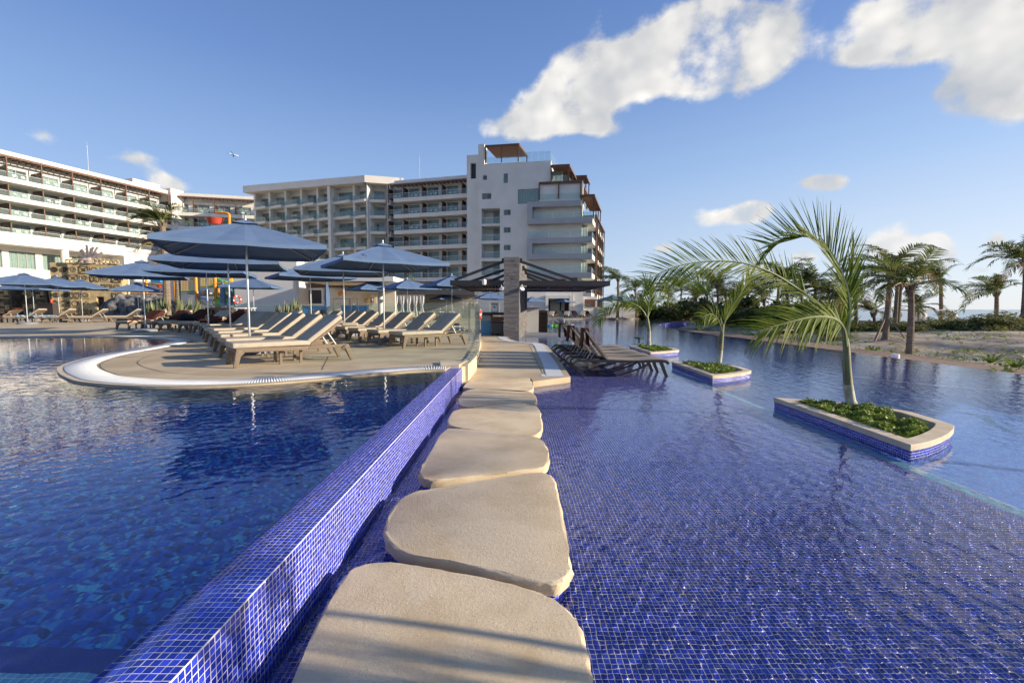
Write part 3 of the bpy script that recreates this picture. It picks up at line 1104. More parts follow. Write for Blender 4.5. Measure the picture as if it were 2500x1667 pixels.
for poly, lab in STONES:
    P = [at_z(x * 1.0629, y * 1.0629, Z_W) for x, y in poly]
    P = [(p.x, p.y) for p in smoothline([(q.x, q.y, 0) for q in P], 4, True)]
    cx = sum(p[0] for p in P) / len(P)
    cyy = sum(p[1] for p in P) / len(P)
    area = sum(P[i][0] * P[(i + 1) % len(P)][1] - P[(i + 1) % len(P)][0] * P[i][1] for i in range(len(P)))
    if area < 0:
        P = P[::-1]
    root = thing('stepping_stone', lab, 'stepping stone', (cx, cyy, Z_F), 0, 'stepping stones along the tiled wall')
    L = [(x - cx, y - cyy) for x, y in P]
    n = len(L)
    b = MB()
    LV = [Vector(p) for p in L]
    cl = LV + [LV[0]]

    def inset(d):
        out = []
        for i in range(n):
            t = (LV[(i + 1) % n] - LV[i - 1]).normalized()
            out.append((LV[i].x - t.y * d, LV[i].y + t.x * d))
        return out
    zt = Z_W - Z_F + 0.003
    rr = np.random.RandomState(n + int(cyy * 10))
    rings = [(0.022, zt - 0.075), (0.003, zt - 0.068), (0.0, zt - 0.022), (0.004, zt - 0.007), (0.011, zt - 0.001), (0.020, zt)]
    vs = []
    for d, z in rings:
        ring = inset(d)
        for (x, y) in ring:
            j = 0.005 if d < 0.02 else 0.0
            vs.append((x + rr.normal(0, j), y + rr.normal(0, j), z + (rr.normal(0, 0.0012) if z < zt else 0)))
    fs = []
    for k in range(len(rings) - 1):
        for i in range(n):
            fs.append((k * n + i, k * n + (i + 1) % n, (k + 1) * n + (i + 1) % n, (k + 1) * n + i))
    fs.append(tuple((len(rings) - 1) * n + i for i in range(n)))
    fs.append(tuple(range(n - 1, -1, -1)))
    b.add(vs, fs)
    b.build('slab', M['stone'], root, smooth=True)
    base = inset(0.034)
    b = MB()
    b.prism(base, 0.0, zt - 0.074)
    b.build('plinth', M['grout'], root)
    fr = []
    peri = [Vector(p) for p in base]
    carry = 0.0
    for i in range(n):
        a, c = peri[i], peri[(i + 1) % n]
        seg = (c - a).length
        t = -carry
        dn = (c - a).normalized()
        nv = (dn.y, -dn.x, 0)
        while t < seg:
            if t >= 0:
                p = a + dn * t
                for r in range(5):
                    fr.append(((p.x + nv[0] * .0005, p.y + nv[1] * .0005, zt - 0.074 - (r + 0.5) * TS), (dn.x, dn.y, 0), (0, 0, 1), nv))
            t += TS
        carry = (carry + seg) % TS

    class _O:
        pass
    off = Vector((cx, cyy, Z_F))
    # project with world positions, lay in local ones
    lay_world = [((f[0][0] + off.x, f[0][1] + off.y, f[0][2] + off.z), f[1], f[2], f[3]) for f in fr]
    holder = root
    before = set(o.name for o in root.children)
    lay_tiles(holder, lay_world, maxparts=220, minpx=9.5)
    for o in root.children:
        if o.name in before:
            continue
        if o.name.startswith('tiles'):
            o.location = -off
        else:
            o.location = Vector(o.location) - off

# ------------------------------------------------------------------ planters in the water
SC = 550 / 2352
PX_OUT = [(165, 212), (700, 396), (1150, 552), (1597, 710), (1700, 694), (1810, 668), (1920, 628), (2000, 585), (2048, 538), (2052, 508), (2025, 490), (1800, 420), (1600, 362), (1350, 318), (900, 268), (500, 236)]
OUT = [at_z(1850 + x * SC, 920 + y * SC, -0.235) for x, y in PX_OUT]
PC = Vector((3.74, 4.13, Z_F))


def planter():
    zt = -0.235 - Z_F
    P = [(p.x - PC.x, p.y - PC.y) for p in OUT]
    area = sum(P[i][0] * P[(i + 1) % len(P)][1] - P[(i + 1) % len(P)][0] * P[i][1] for i in range(len(P)))
    if area < 0:
        P = P[::-1]
    n = len(P)
    LV = [Vector(p) for p in P]

    def inset(d, corners=True):
        out = []
        for i in range(n):
            a, c, e = LV[i - 1], LV[i], LV[(i + 1) % n]
            t0, t1 = (c - a).normalized(), (e - c).normalized()
            n0, n1 = Vector((-t0.y, t0.x)), Vector((-t1.y, t1.x))
            bi = (n0 + n1)
            bi = bi.normalized() / max(0.45, math.sqrt((1 + n0.dot(n1)) / 2))
            out.append(c + bi * d)
        return out
    root = thing('planter', 'boat-shaped planter nearest the camera with stone rim and blue tiles', 'planter', PC, 0, 'boat-shaped planters standing in the pool')
    r0, r1 = inset(0.0), inset(0.155)
    b = MB()
    vs = [(p.x, p.y, zt - 0.062) for p in r0] + [(p.x, p.y, zt) for p in r0] + [(p.x, p.y, zt) for p in r1] + [(p.x, p.y, zt - 0.16) for p in r1]
    fs = [(k * n + i, k * n + (i + 1) % n, (k + 1) * n + (i + 1) % n, (k + 1) * n + i) for k in range(3) for i in range(n)]
    ri = inset(0.012)
    b2 = len(vs)
    vs += [(p.x, p.y, zt - 0.062) for p in ri]
    fs += [(i, b2 + i, b2 + (i + 1) % n, (i + 1) % n) for i in range(n)]
    b.add(vs, fs)
    b.build('rim', M['coping'], root, bevel=0.006)
    b = MB()
    b.prism([(p.x, p.y) for p in ri], 0, zt - 0.061, bottom=False)
    b.f = b.f[1:]
    b.mi = b.mi[1:]
    b.build('wall', M['grout'], root)
    b = MB()
    b.add([(p.x, p.y, zt - 0.11) for p in r1], [tuple(range(n))])
    b.build('soil', M['soil'], root)
    fr = []
    carry = 0
    for i in range(n):
        a, c = ri[i], ri[(i + 1) % n]
        seg = (c - a).length
        dn = (c - a).normalized()
        nv = (dn.y, -dn.x, 0)
        t = -carry
        while t < seg:
            if t >= 0:
                p = a + dn * t
                for r in range(7):
                    fr.append(((p.x, p.y, zt - 0.063 - (r + 0.5) * TS), (dn.x, dn.y, 0), (0, 0, 1), nv))
            t += TS
        carry = (carry + seg) % TS
    lay_tiles(root, [((f[0][0], f[0][1], f[0][2]), f[1], f[2], f[3]) for f in fr], maxparts=0)
    return root, r1


PLANTER, PL_IN = planter()
PLANTERS = [PC, Vector((3.80, 8.55, Z_F)), Vector((4.02, 13.2, Z_F))]
dup(PLANTER, PLANTERS[1], 0, 'boat-shaped blue tiled planter in the pool, second one out')
dup(PLANTER, Vector((3.70, -0.45, Z_F)), 0, 'boat-shaped planter beside the camera, out of view to the right')
dup(PLANTER, PLANTERS[2], 0.02, 'boat-shaped blue tiled planter behind the dark loungers')


# ------------------------------------------------------------------ beach, sea, far ground
def fbm2(X, Y, s, seed, octs=4):
    rs = np.random.RandomState(seed)
    Z = 0
    for o in range(octs):
        for k in range(4):
            th = rs.rand() * 6.28
            f = s * 2 ** o * (0.8 + 0.5 * rs.rand())
            Z = Z + np.sin(f * (np.cos(th) * X + np.sin(th) * Y) + rs.rand() * 6.28) / 2 ** o / 4
    return Z


def terrain_h(X, Y):
    X = np.asarray(X, float)
    Y = np.asarray(Y, float)
    sm = lambda t: np.clip(t, 0, 1) ** 2 * (3 - 2 * np.clip(t, 0, 1))
    h = -1.12 + 0.62 * sm((X - 16.5 + 0.06 * (Y - 20)) / 9)
    h = h + 0.26 * fbm2(X, Y, 0.33, 4, 4) * sm((X - 15.5) / 5) + 0.025 * fbm2(X, Y, 3.1, 6, 3)
    s = X * 0.75 + Y * 0.55
    h = h - 3.2 * sm((s - 47) / 16)
    return h


xs = np.concatenate([np.arange(11.4, 34, 0.16), np.arange(34, 150, 1.6)])
ys = np.concatenate([np.arange(2, 44, 0.2), np.arange(44, 130, 1.6)])
X, Y = np.meshgrid(xs, ys)
H = terrain_h(X, Y)
H = np.where(X < np.interp(Y, EY, EX) + 0.35, np.minimum(H, -1.3), H)
i = np.arange(X.size).reshape(X.shape)
q = np.stack([i[:-1, :-1].ravel(), i[:-1, 1:].ravel(), i[1:, 1:].ravel(), i[1:, :-1].ravel()], 1)
struct(link('beach', np_mesh('beach', np.stack([X.ravel(), Y.ravel(), H.ravel()], 1), q, M['sand'], smooth=True)))
b = MB()
b.add([(-9000, -9000, -3.0), (40000, -9000, -3.0), (40000, 40000, -3.0), (-9000, 40000, -3.0)], [(0, 1, 2, 3)])
struct(b.build('sea', M['sea']))
b = MB()
b.add([(-700, 60, -0.6), (19, 60, -0.6), (19, 500, -0.6), (-700, 500, -0.6), (-700, -40, -0.6), (-40, -40, -0.6), (-40, 60, -0.6)], [(0, 1, 2, 3), (4, 5, 6, 0)])
struct(b.build('ground', M['concrete']))
# breakwater far out
b = MB()
rs = random.Random(3)
for k in range(46):
    x = 90 + k * 3.4
    b.box(x, x + 3.1, 132 + rs.uniform(-1, 1), 135, -3.2, -2.45 + rs.uniform(-.2, .25))
tag(b.build('breakwater', M['rock']), 'low dark breakwater line lying in the sea off the beach', 'breakwater')


# ------------------------------------------------------------------ boardwalk
def boards(root, A, B, width, rows, seg, z):
    A, B = Vector(A), Vector(B)
    d = (B - A)
    L = d.length
    d.normalize()
    nrm = Vector((d.y, -d.x))
    w = width / rows
    b = MB()
    b.box(0, seg - 0.02, -w / 2 + 0.012, w / 2 - 0.012, -0.035, 0)
    me = b.mesh('plank', M['plank'])
    ang = math.atan2(d.y, d.x)
    for r in range(rows):
        t = -(r % 2) * seg / 2
        while t < L:
            p = A + d * max(t, 0) + nrm * (r + 0.5) * w
            o = link('plank', me, root, (p.x, p.y, z + RND.uniform(-0.006, 0.006)), (RND.uniform(-.006, .006), 0, ang))
            t += seg


bw = struct(thing('boardwalk', None, None))
boards(bw, (14.6, 14.0), (15.6, 44.0), 2.6, 13, 3.6, -0.93)
bp = struct(thing('boardwalk', None, None))
boards(bp, (18.3, 33.5), (33, 50), 1.8, 9, 3.6, -0.50)


import bmesh

ORD = ['first', 'second', 'third', 'fourth', 'fifth', 'sixth', 'seventh', 'eighth', 'ninth', 'tenth', 'eleventh', 'twelfth', 'thirteenth', 'fourteenth', 'fifteenth', 'sixteenth', 'seventeenth', 'eighteenth', 'nineteenth', 'twentieth']


def bev(me, w, seg=2, ang=35):
    bm = bmesh.new()
    bm.from_mesh(me)
    ed = [e for e in bm.edges if len(e.link_faces) == 2 and e.calc_face_angle(0) > R(ang)]
    bmesh.ops.bevel(bm, geom=ed, offset=w, segments=seg, profile=0.6, affect='EDGES')
    bm.to_mesh(me)
    bm.free()
    me.shade_smooth()
    try:
        me.set_sharp_from_angle(angle=R(50))
    except Exception:
        pass
    return me


def addmesh(name, mb, mats, parent, w=0, seg=2, loc=None, rot=None, smooth=False):
    me = mb.mesh(name, mats, smooth)
    if w:
        bev(me, w, seg)
    return link(name, me, parent, loc, rot)


# ------------------------------------------------------------------ tan loungers
BACK_A = R(37)


def lounger_proto():
    root = thing('sun_lounger', 'x', 'sun lounger', (0, 0, 0), 0, 'tan cushioned sun loungers on the deck')
    W = 0.33
    b = MB()
    for s in (-1, 1):
        b.bar((0.0, s * W, 0.30), (1.2, s * W, 0.285), 0.05, 0.075)
        b.bar((1.2, s * W, 0.285), (1.96, s * W, 0.30), 0.05, 0.065)
    for x in (0.02, 0.62, 1.2, 1.94):
        b.bar((x, -W, 0.295), (x, W, 0.295), 0.05, 0.06)
    for k in range(5):
        b.bar((0.15 + k * 0.2, -W, 0.30), (0.15 + k * 0.2, W, 0.30), 0.03, 0.02)
    addmesh('frame', b, M['wicker'], root, 0.012)
    for x, dx in ((0.06, -0.07), (1.90, 0.13)):
        for s in (-1, 1):
            b = MB()
            b.bar((x, s * W, 0.315), (x + dx, s * (W + 0.02), 0.0), 0.11, 0.10, (1, 0, 0), 0.05, 0.065)
            b.bar((x + (0.06 if dx < 0 else -0.06), s * W, 0.27), (x + dx * 0.45, s * W, 0.17), 0.10, 0.05, (1, 0, 0), 0.03, 0.04)
            addmesh('leg', b, M['wicker'], root, 0.01)
    for x in (0.75, 1.1):
        for s in (-1, 1):
            b = MB()
            b.bar((x, s * 0.2, 0.28), (x, s * 0.2, 0.0), 0.045, 0.045)
            addmesh('foot', b, M['wicker'], root)
    b = MB()
    n = 10
    for i in range(n):
        x0, x1 = -0.03 + 1.26 * i / n, -0.03 + 1.26 * (i + 1) / n
    b.box(-0.04, 1.24, -0.35, 0.35, 0.335, 0.425)
    addmesh('seat_cushion', b, M['fabric'], root, 0.028, 3)
    c, s_ = math.cos(BACK_A), math.sin(BACK_A)
    Mx = Matrix.Translation((1.23, 0, 0.345)) @ Matrix.Rotation(-BACK_A, 4, 'Y')
    b = MB()
    b.X = Mx
    b.box(0.0, 0.80, -0.35, 0.35, 0.012, 0.10)
    addmesh('back_cushion', b, M['fabric'], root, 0.028, 3)
    b = MB()
    b.X = Mx
    for s in (-1, 1):
        b.box(0.0, 0.77, s * W - 0.022, s * W + 0.022, -0.035, 0.010)
    b.box(0.73, 0.775, -W, W, -0.035, 0.010)
    b.box(0.02, 0.73, -W + 0.03, W - 0.03, -0.02, 0.004)
    addmesh('back_frame', b, M['wicker'], root, 0.006)
    p = Mx @ Vector((0.42, 0, -0.03))
    for s in (-1, 1):
        b = MB()
        b.bar((p.x, s * 0.26, p.z), (p.x + 0.17, s * 0.26, 0.305), 0.018, 0.018)
        addmesh('strut', b, M['chair'], root)
    return root


LP = lounger_proto()
TAN = []


def put_lounger(x, y, hd, label, z=0.0):
    a = R(hd + RND.uniform(-2.2, 2.2))
    x += RND.uniform(-.05, .05)
    y += RND.uniform(-.05, .05)
    if not TAN:
        o = LP
        o.location = (x, y, z)
        o.rotation_euler = (0, 0, a)
        o['label'] = label
    else:
        o = dup(LP, (x, y, z), a, label)
    TAN.append(o)
    return o


FAN = [
    (-4.93, 8.02, 42, 'tan cushioned lounger nearest the pool tip, fully in view with a clear bottle under it'),
    (-5.75, 9.15, 45, 'second tan lounger from the pool tip in the fanned row, beside the big umbrella pole'),
    (-6.75, 10.5, 48, 'third tan lounger from the pool tip in the fanned row'),
    (-7.75, 11.85, 51, 'fourth tan lounger from the pool tip in the fanned row'),
    (-8.75, 13.25, 54, 'fifth tan lounger from the pool tip in the fanned row, striped by sunlight'),
    (-9.9, 14.9, 57, 'sixth tan lounger from the pool tip in the fanned row'),
    (-11.1, 16.5, 61, 'seventh tan lounger from the pool tip, beside the lounger under dark brown towels'),
    (-12.2, 17.7, 64, 'tan lounger almost hidden under a dark brown towel behind the fanned row'),
    (-13.4, 18.6, 67, 'tan lounger with bare pale backrest beside the black bag'),
    (-14.7, 19.3, 70, 'tan lounger with a black bag and brown towel on its backrest'),
    (-16.0, 19.9, 73, 'tan lounger with bare backrest between two brown towels'),
    (-17.5, 20.4, 76, 'tan lounger by the inlet, its seat covered by a brown towel'),
]
for a in FAN:
    put_lounger(*a)
RIGHT = [
    (-3.0, 11.9, 45, 'tan lounger closest to the near glass fence panel, its side and struts in view'),
    (-3.85, 12.75, 45, 'second tan lounger from the near glass panel, shadow striping its seat'),
    (-4.75, 13.8, 46, 'third tan lounger from the near glass panel, foot by an umbrella base'),
    (-5.6, 14.75, 46, 'fourth tan lounger from the near glass panel, with a cushion on its seat'),
    (-6.5, 16.0, 47, 'fifth tan lounger from the near glass panel, along the rear fence'),
    (-7.3, 17.1, 48, 'sixth tan lounger from the near glass panel, along the rear fence'),
    (-8.2, 18.3, 49, 'seventh tan lounger from the near glass panel, along the rear fence'),
    (-9.1, 19.4, 50, 'eighth tan lounger from the near glass panel, in front of the blue counter'),
    (-10.6, 20.6, 52, 'tan lounger in front of the striped yucca plants by the white pool bar'),
    (-11.8, 21.4, 54, 'last tan lounger of the rear row, beside the spiky plants of the pool bar'),
]
for a in RIGHT:
    put_lounger(*a)
LEFT = [
    (-35.3, 28.6, 12, 'tan lounger cut by the left picture edge under the far left umbrellas'),
    (-33.6, 29.0, 14, 'tan lounger with a brown towel over its backrest under the far left umbrella'),
    (-32.0, 29.0, 16, 'tan lounger with a patterned towel bundled on its seat'),
    (-30.4, 29.2, 18, 'tan lounger with a turquoise towel hanging over its foot end'),
    (-28.7, 29.6, 20, 'tan lounger in front of the carved stone doorway'),
    (-27.5, 30.9, 22, 'tan lounger second from the right in the row facing the carved ruin'),
    (-26.6, 32.2, 24, 'tan lounger in front of the small black doorway of the ruin'),
    (-25.6, 33.4, 26, 'tan lounger at the right end of the row below the carved ruin'),
    (-23.6, 34.6, 40, 'shaded tan lounger in front of the black lava rocks'),
    (-22.2, 34.9, 42, 'shaded tan lounger by the black lava rocks, next to an umbrella pole'),
]
for a in LEFT:
    put_lounger(*a)
FAR = [(-13.2 + k * 1.05, 45.5 + k * 0.5, 118, 'cream lounger far behind the glass fence, %s of its row from the pool bar' % w) for k, w in enumerate(['first', 'second', 'third', 'fourth', 'fifth', 'sixth', 'seventh', 'eighth'])]
for a in FAR:
    put_lounger(*a, z=Z_W)
for k, (x, lab) in enumerate([(5.0, 'tan lounger at the far pool edge, left of three facing the water'), (7.0, 'tan lounger at the far pool edge, middle one of three'), (9.2, 'tan lounger at the far pool edge, right of three facing the water')]):
    put_lounger(x, 60.2, 75, lab, z=Z_W)
for k, (x, lab) in enumerate([(6.6, 'far lounger under a brown towel behind the pool edge, by the umbrella pole'), (8.0, 'far lounger under a brown towel in front of the brown doors'), (9.4, 'far lounger under a brown towel, next to the last of its row'), (11.2, 'far lounger under a brown towel, at the right end below the white wall')]):
    put_lounger(x, 65.5, 100, lab, z=Z_W)


def towel(lg, label, m, t0, t1, w=0.76, seed=1, cat='towel', name='towel'):
    """A cloth following the lounger from length t0 to t1 (metres along seat then backrest)."""
    rs = np.random.RandomState(seed)
    n, k = 26, 8
    vs, fs = [], []
    for i in range(n + 1):
        t = t0 + (t1 - t0) * i / n
        for j in range(k + 1):
            u = (j / k - 0.5)
            y = u * w + 0.02 * math.sin(i * 0.9 + seed)
            f = 0.010 + 0.016 * (1 + math.sin(9 * u * 2 + i * 0.55 + seed)) + rs.uniform(0, .010)
            drop = 0.0
            if abs(u) > 0.44:
                drop = 0.10 + 0.05 * math.sin(i * 0.8 + seed)
                y = math.copysign(0.375, u) + math.copysign(0.01, u)
            if t < 1.2:
                p = (t, y, 0.428 + f - drop)
            elif t < 2.03:
                q = t - 1.2
                p = (1.20 + q * math.cos(BACK_A) - (0.105 + f - drop) * math.sin(BACK_A), y, 0.365 + q * math.sin(BACK_A) + (0.085 + f - drop) * math.cos(BACK_A))
            else:
                q = t - 2.03
                p = (1.885 + 0.02 + f, y, 0.905 - q)
            vs.append(p)
    for i in range(n):
        for j in range(k):
            a = i * (k + 1) + j
            fs.append((a, a + 1, a + k + 2, a + k + 1))
    b = MB()
    b.add(vs, fs)
    o = b.build(name, m, smooth=True)
    so = o.modifiers.new('thickness', 'SOLIDIFY')
    so.thickness = 0.012
    o.location = lg.location
    o.rotation_euler = lg.rotation_euler
    return tag(o, label, cat, 'towels on the loungers')


towel(TAN[7], 'dark brown towel covering the lounger behind the fanned row', M['towel'], 0.2, 2.15, seed=3)
towel(TAN[9], 'brown towel over the backrest that holds the black bag', M['towel'], 0.9, 2.2, seed=5)
towel(TAN[11], 'brown towel rumpled along the seat of the lounger by the inlet', M['towel'], 0.0, 1.9, seed=8)
towel(TAN[8], 'brown towel bunched low on the lounger beside the black bag', M['towel'], 0.7, 1.5, seed=9)
towel(TAN[10], 'brown towel over a lounger back behind the inlet umbrella pole', M['towel'], 1.1, 1.9, seed=12)
towel(TAN[23], 'brown towel over the leftmost backrest with towel, far left row', M['towel'], 0.8, 2.1, seed=14)
towel(TAN[24], 'patterned blue and white towel bundled on a far left lounger', M['bluetowel'], 0.5, 1.5, seed=15)
towel(TAN[25], 'turquoise towel hanging over the foot of a far left lounger', M['bluetowel'], -0.1, 1.2, seed=17)
for k, w in zip(range(43, 47), ('by the umbrella pole', 'in front of the brown doors', 'third of its row', 'at the right end of its row')):
    towel(TAN[k], 'brown towel on the far lounger ' + w, M['towel'], 0.9, 2.2, seed=20 + k)
b = MB()
b.box(-0.3, 0.3, -0.16, 0.16, 0, 0.24)
bag = addmesh('bag', b, M['blackfab'], None, 0.09, 3)
bag.location = TAN[9].location + Vector((0.25, 1.0, 0.47))
bag.rotation_euler = (0.5, 0.1, 0.4)
tag(bag, 'soft black beach bag lying on a brown towelled lounger', 'bag')
b = MB()
b.box(-0.26, 0.26, -0.17, 0.17, 0, 0.12)
pil = addmesh('cushion', b, M['fabric'], None, 0.055, 3)
pil.location = TAN[15].location + Vector((0.22, 0.22, 0.43))
pil.rotation_euler = (0, 0, R(20))
tag(pil, 'tan head cushion left on the foot of a lounger', 'cushion')
b = MB()
b.lathe([(0.0, 0), (0.032, 0.0), (0.034, 0.02), (0.034, 0.15), (0.028, 0.18), (0.013, 0.21), (0.013, 0.235), (0, 0.235)], 12)
bo = b.build('bottle', M['pane'], smooth=True, loc=(-3.98, 9.0, 0.035))
bo.rotation_euler = (0, R(90), R(25))
tag(bo, 'clear plastic bottle lying under the nearest tan lounger', 'bottle')


# ------------------------------------------------------------------ umbrellas
def umbrella_proto():
    root = thing('umbrella', 'x', 'umbrella', (0, 0, 0), 0, 'open blue square umbrellas')
    b = MB()
    b.lathe([(0.46, 0), (0.47, 0.03), (0.44, 0.09), (0.36, 0.12), (0.06, 0.13), (0.045, 0.3), (0, 0.3)], 24)
    b.build('base', M['base'], root, smooth=True)
    b = MB()
    b.tube([(0, 0, 0.1), (0, 0, 2.93)], 0.024, 10)
    b.build('pole', M['aluminium'], root, smooth=True)
    pk, ed, hw = 2.93, 2.33, 1.5
    n, m = 8, 12
    for cap in (False,):
        vs, fs = [], []
        for s in range(4):
            Rm = Matrix.Rotation(s * PI / 2, 3, 'Z')
            k0 = len(vs)
            for i in range(n + 1):
                r = 0.10 + 0.90 * i / n
                for j in range(m + 1):
                    u = -1 + 2 * j / m
                    sag = 0.022 * r * (abs(math.sin(u * PI)))
                    bow = 0.03 * math.sin(r * PI)
                    zz = pk - (pk - ed) * (r ** 0.96) - sag + bow * 0.5 + 0.02 * r * u * u
                    wob = 0.006 * math.sin(13 * u + s * 3) * r
                    vs.append(Rm @ Vector((hw * r, hw * r * u, zz + wob)))
            k1 = len(vs)
            for j in range(m + 1):
                u = -1 + 2 * j / m
                vs.append(Rm @ Vector((hw * 1.004, hw * u, ed - 0.085 + 0.016 * u * u - 0.014 * abs(math.sin(u * PI)))))
            for i in range(n):
                for j in range(m):
                    a = k0 + i * (m + 1) + j
                    fs.append((a, a + m + 1, a + m + 2, a + 1))
            for j in range(m):
                a = k0 + n * (m + 1) + j
                fs.append((a, k1 + j, k1 + j + 1, a + 1))
        b = MB()
        b.add(vs, fs)
        cnp = b.build('canopy', M['blue'], root)
    b = MB()
    vs, fs = [(0, 0, 2.99)], []
    for s in range(4):
        Rm = Matrix.Rotation(s * PI / 2, 3, 'Z')
        for u in (-1, 0):
            vs.append(Rm @ Vector((0.24, 0.24 * u, 2.885 if u else 2.868)))
    fs = [(0, 1 + i, 1 + (i + 1) % 8) for i in range(8)]
    b.add(vs, fs)
    b.build('vent_cap', M['blue'], root)
    b = MB()
    b.lathe([(0.0, 2.97), (0.03, 2.97), (0.03, 3.0), (0.016, 3.01), (0.026, 3.04), (0.012, 3.08), (0, 3.09)], 10)
    b.build('finial', M['aluminium'], root, smooth=True)
    b = MB()
    b.lathe([(0.03, 2.42), (0.055, 2.43), (0.055, 2.50), (0.03, 2.52)], 10)
    b.build('hub', M['aluminium'], root)
    for k in range(8):
        a = k * PI / 4
        L = 1.5 * (math.sqrt(2) if k % 2 else 1.0)
        b = MB()
        zz = ed + (0.0 if k % 2 else -0.0)
        b.bar((0.05 * math.cos(a), 0.05 * math.sin(a), 2.86), (L * 0.985 * math.cos(a), L * 0.985 * math.sin(a), zz - 0.035), 0.02, 0.028)
        b.bar((0.05 * math.cos(a), 0.05 * math.sin(a), 2.46), (0.55 * L * math.cos(a), 0.55 * L * math.sin(a), 2.86 + (zz - 2.9) * 0.56), 0.014, 0.02)
        b.build('rib', M['rib'], root)
    return root


UP = umbrella_proto()
U_FIRST = []


def put_umb(px, py, rz, label, zb=0.0, xy=None):
    p = at_z(px, py, 3.0 + zb) if xy is None else Vector((xy[0], xy[1], 0))
    if not U_FIRST:
        o = UP
        o.location = (p.x, p.y, zb)
        o.rotation_euler = (0, 0, R(rz))
        o['label'] = label
        U_FIRST.append(o)
    else:
        o = dup(UP, (p.x, p.y, zb), R(rz), label)
    return o


put_umb(0, 0, 29, 'largest blue square umbrella in the foreground, above the nearest loungers', xy=(-5.95, 10.3))
put_umb(934.5, 592, 33, 'large blue umbrella with dark hanging straps above the right group of loungers')
put_umb(346.6, 634, 32, 'blue umbrella by the palm trunk, above the lounger with the bag')
put_umb(0, 0, 22, 'blue umbrella directly behind the largest one, second along the fanned row', xy=(-8.6, 13.9))
put_umb(0, 0, 20, 'blue umbrella third along the fanned row, tucked under the second', xy=(-11.6, 17.4))
put_umb(756, 639, 38, 'blue umbrella with lit right panel in front of the pool bar column')
put_umb(837, 619, 20, 'blue umbrella half hidden behind the strapped one, over the rear row')
put_umb(1103, 671, 30, 'blue umbrella at the right end of the deck near the glass fence')
put_umb(994, 680, 40, 'blue umbrella with sunlit right half, left of the one by the glass fence')
put_umb(908, 684, 42, 'blue umbrella in front of the orange round logo on the pool bar')
put_umb(617, 676, 12, 'blue umbrella with only its rim showing in front of the white side wall')
put_umb(58.5, 665, 30, 'large blue umbrella at the far left picture edge')
put_umb(139, 674, 35, 'blue umbrella in front of the dark side of the carved ruin')
put_umb(196, 680.5, 38, 'blue umbrella in front of the carved front of the ruin')
put_umb(335, 688.5, 33, 'small blue umbrella in front of the black rocks and slide posts')
put_umb(78, 684, 10, 'blue umbrella behind the far left one, only its rim and pole showing')
put_umb(1298.6, 724, 30, 'far blue umbrella left of the two in front of the brown doors', Z_W)
put_umb(1366, 728, 30, 'far blue umbrella overlapped by its neighbour in front of the brown doors', Z_W)
put_umb(1378, 726, 40, 'far blue umbrella with pole among brown towelled loungers', Z_W)
put_umb(1495, 720, 35, 'far blue umbrella left of the pair beyond the small planter palm', Z_W)
put_umb(1521, 720, 30, 'far blue umbrella right of the pair beyond the small planter palm', Z_W)
put_umb(1089, 716, 35, 'distant blue umbrella behind the glass fence, under the umbrella by the fence', Z_W)
put_umb(1196, 712, 20, 'distant blue umbrella touching the left of the slate pillar', Z_W)
put_umb(1219, 716, 40, 'distant blue umbrella mostly hidden behind the slate pillar', Z_W)
put_umb(1130, 719, 30, 'distant blue umbrella in the far row left of the slate pillar', Z_W)
put_umb(1046, 720, 32, 'distant blue umbrella in the far row by the white drapes', Z_W)
put_umb(978, 722, 30, 'distant blue umbrella at the left end of the far row behind the fence', Z_W)
# loose straps on the rim of the strapped umbrella
us = at_z(934.5, 592, 3.0)
sp_ = MB()
for k, (px, py) in enumerate(((888, 617), (893, 617))):
    p = at_Y(px, py, us.y - 1.45)
    q = at_Y(px + 6, py + 26, us.y - 1.72)
    sp_.bar(p, p.lerp(q, 0.6) + Vector((0.03, 0, 0)), 0.03, 0.008)
    sp_.bar(p.lerp(q, 0.6) + Vector((0.03, 0, 0)), q, 0.03, 0.008)
tag(sp_.build('straps', M['blue']), 'pair of dark blue tie straps hanging over the rim of an umbrella', 'strap')


def closed_umb(px, py, zb, label):
    p = at_z(px, py, 2.75 + zb)
    root = thing('closed_umbrella', label, 'closed umbrella', (p.x, p.y, zb), RND.uniform(0, 3), 'closed blue umbrellas')
    b = MB()
    pts = [(0.03, 2.72), (0.07, 2.6), (0.12, 2.2), (0.15, 1.75), (0.14, 1.45), (0.17, 1.1), (0.15, 1.02)]
    n = 16
    vs, fs = [], []
    for r, z in pts:
        for k in range(n):
            a = 2 * PI * k / n
            rr = r * (1 + 0.22 * math.sin(4 * a + z))
            vs.append((rr * math.cos(a), rr * math.sin(a), z))
    for i in range(len(pts) - 1):
        for k in range(n):
            fs.append((i * n + k, i * n + (k + 1) % n, (i + 1) * n + (k + 1) % n, (i + 1) * n + k))
    b.add(vs, fs)
    b.build('canopy', M['blue'], root, smooth=True)
    b = MB()
    b.tube([(0, 0, 0), (0, 0, 2.78)], 0.025, 8)
    b.build('pole', M['aluminium'], root, smooth=True)
    b = MB()
    b.lathe([(0.32, 0), (0.32, 0.08), (0.05, 0.1), (0.05, 0.2)], 16)
    b.build('base', M['base'], root)


closed_umb(543, 686, 0, 'closed blue umbrella left of the pair in front of the green slide')
closed_umb(561, 688, 0, 'closed blue umbrella right of the pair in front of the green slide')
closed_umb(797.6, 688, 0, 'closed blue umbrella in front of the dark window of the pool bar')
closed_umb(957, 718, 0, 'closed blue umbrella in front of the white drapes')


